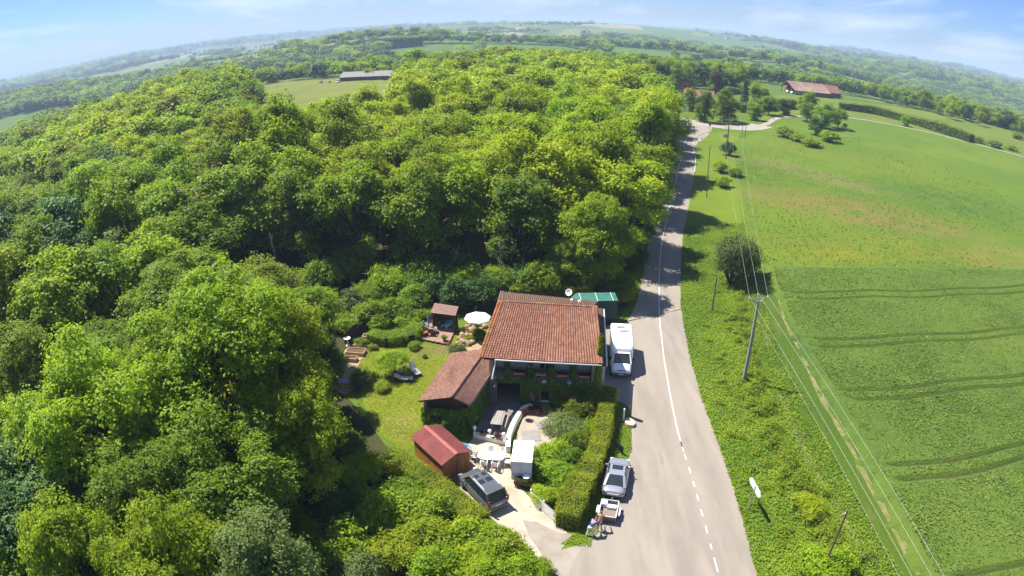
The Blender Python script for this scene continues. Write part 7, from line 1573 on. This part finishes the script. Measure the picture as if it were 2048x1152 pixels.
for px, py, h, lab in ((1492, 155, 13, 'tall dark conifer at the junction'), (1440, 130, 14, 'dark conifer behind the brownish tree')):
    x, y, z = top_at(px, py, h); plant_tree('conifer', lab, 'trees round the junction and barns', x, y, z, h / 13, CONI, 'dark', 0, 1)
# hedges along the lane and field bushes
hp = [at(1690, 222), at(1760, 232), at(1830, 250), at(1900, 272), at(1960, 292)]; hedge('field_hedge', 'long dark field hedge along the lane on the right', [(p.x, p.y + 6) for p in hp], [3.0, 4.0, 3.4, 4.6, 3.6], [3.0, 3.8, 3.0, 4.2, 3.4], 'mid', .6, 3.6, 1.0)
hp = [at(1500, 232), at(1530, 226), at(1560, 222), at(1600, 222)]; hedge('field_hedge', 'dark hedge above the lane near the junction', [(p.x, p.y + 7) for p in hp], [3.4, 4.4, 3.6, 4.4], [3.2, 4.4, 3.6, 4.2], 'mid', .6, 3.6, 1.1)
for px, py, r, h, m_, k, lab in ((1575, 262, 3.4, 4.0, 'mid', 0, 'dark bush at the left end of the meadow clump'), (1600, 275, 3.0, 2.6, 'fresh', 0, 'light bush at the foot of the meadow clump'), (1625, 285, 3.0, 2.4, 'fresh', 1, 'pale bush at the nearest end of the meadow clump'), (1660, 272, 3.4, 3.6, 'mid', 1, 'bush on the right side of the meadow clump'), (1955, 278, 3.4, 3.0, 'mid', 0, 'round bush on the far meadow edge, left of pair'), (1990, 288, 3.6, 2.8, 'mid', 1, 'wide bush on the far meadow edge, middle'), (2025, 295, 3.4, 2.6, 'mid', 0, 'bush on the far meadow edge at the right border'), (2035, 270, 3.4, 4.0, 'fresh', 1, 'taller bush beyond the lane at the right border'), (1640, 178, 5, 3.6, 'grey', 0, 'long grey green bush before the open barn'), (1665, 184, 5, 3.2, 'mid', 1, 'dark bush before the low eave of the open barn')):
    c = at(px, py, h * .5); plant_bush('field_bush', lab, c.x, c.y, r, h, m_, k, rng.random() * 6, hz(c.x, c.y), far=True)
# dark clipped shelter belt far behind the long barn
p0, p1 = gpt(715, 105), gpt(842, 92); hedge('shelter_belt', 'dark block of clipped conifers far behind the long barn', [(p0.x, p0.y), ((p0.x + p1.x) / 2, (p0.y + p1.y) / 2), (p1.x, p1.y)], 14, 17, 'dark', 2.2, .35, 1.6, z=min(p0.z, p1.z) - 2)
# scattered distant farmhouses
HM = M('far_house_wall', (.6, .55, .48), None, 1, .9)
for k, (px, py, lab) in enumerate(((1002, 66, 'tiny farmhouse in the middle distance, centre'), (960, 64, 'tiny pale farmhouse left of the centre skyline'), (905, 70, 'tiny farm building left of the shelter belt skyline'), (1455, 78, 'tiny farmhouse right of the bare field'), (1420, 72, 'tiny farmhouse above the bare field'), (430, 90, 'tiny farm on the left plain'), (480, 82, 'tiny white farm on the left plain, right of pair'))):
    p = gpt(px, py)
    if p.length < 8000: gabled('far_farmhouse', lab, 'house', (p.x, p.y), rng.random() * 3, 20, 11, 5, 9, HM, FARROOF2, 3)
# trees along the right valley and left hill as one mass
pts = []; sc_ = []; ro_ = []; ix_ = []
for poly, n in (([(240, 300), (330, 250), (420, 190), (700, 260), (700, 520), (420, 520), (260, 430)], 900), ([(-560, 840), (-620, 740), (-780, 690), (-1050, 640), (-1150, 820), (-950, 1000), (-680, 960)], 1700), ([(40, 330), (120, 300), (150, 420), (60, 520), (-20, 480), (-40, 370)], 420), ([(-60, 430), (-180, 460), (-160, 640), (-40, 620)], 220)):
    P_ = scatter_poly(poly, n, rng); z = land(P_[:, 0], P_[:, 1]); pts.append(np.stack([P_[:, 0], P_[:, 1], z - .3], 1)); sc_.append(rng.uniform(.6, .95, n)); ro_.append(rng.uniform(0, 6.28, n)); ix_.append(rng.integers(0, 20, n))
scatter_stuff('woodland', np.concatenate(pts), np.concatenate(sc_), np.concatenate(ro_), np.concatenate(ix_), [(m[0], LG[c]) for m in FAR for c in ('fresh', 'mid', 'mid', 'farwood', 'fresh')], 'belts of woodland beyond the barns and across the left valley', 'woodland')
sheet('tan_field', [(gpt(*q).x, gpt(*q).y) for q in ((1355, 92), (1385, 95), (1412, 92), (1400, 84), (1372, 82))], 0, BEATEN) if False else None
# ------------------------------------------------------------------ air: one even haze round everything
hm, ht, ho = nodes('haze'); pv = ht.nodes.new('ShaderNodeVolumePrincipled'); ht.links.new(pv.outputs[0], ho.inputs['Volume'])
pv.inputs['Color'].default_value = (0.62, 0.80, 1.0, 1); pv.inputs['Density'].default_value = 0.00024; pv.inputs['Anisotropy'].default_value = 0.0
hb = MB(); hb.box((0, 4000, -20), (34000, 34000, 210))
tag(hb.build('haze', hm), 'thin blue haze over the far countryside', 'haze', kind='stuff')
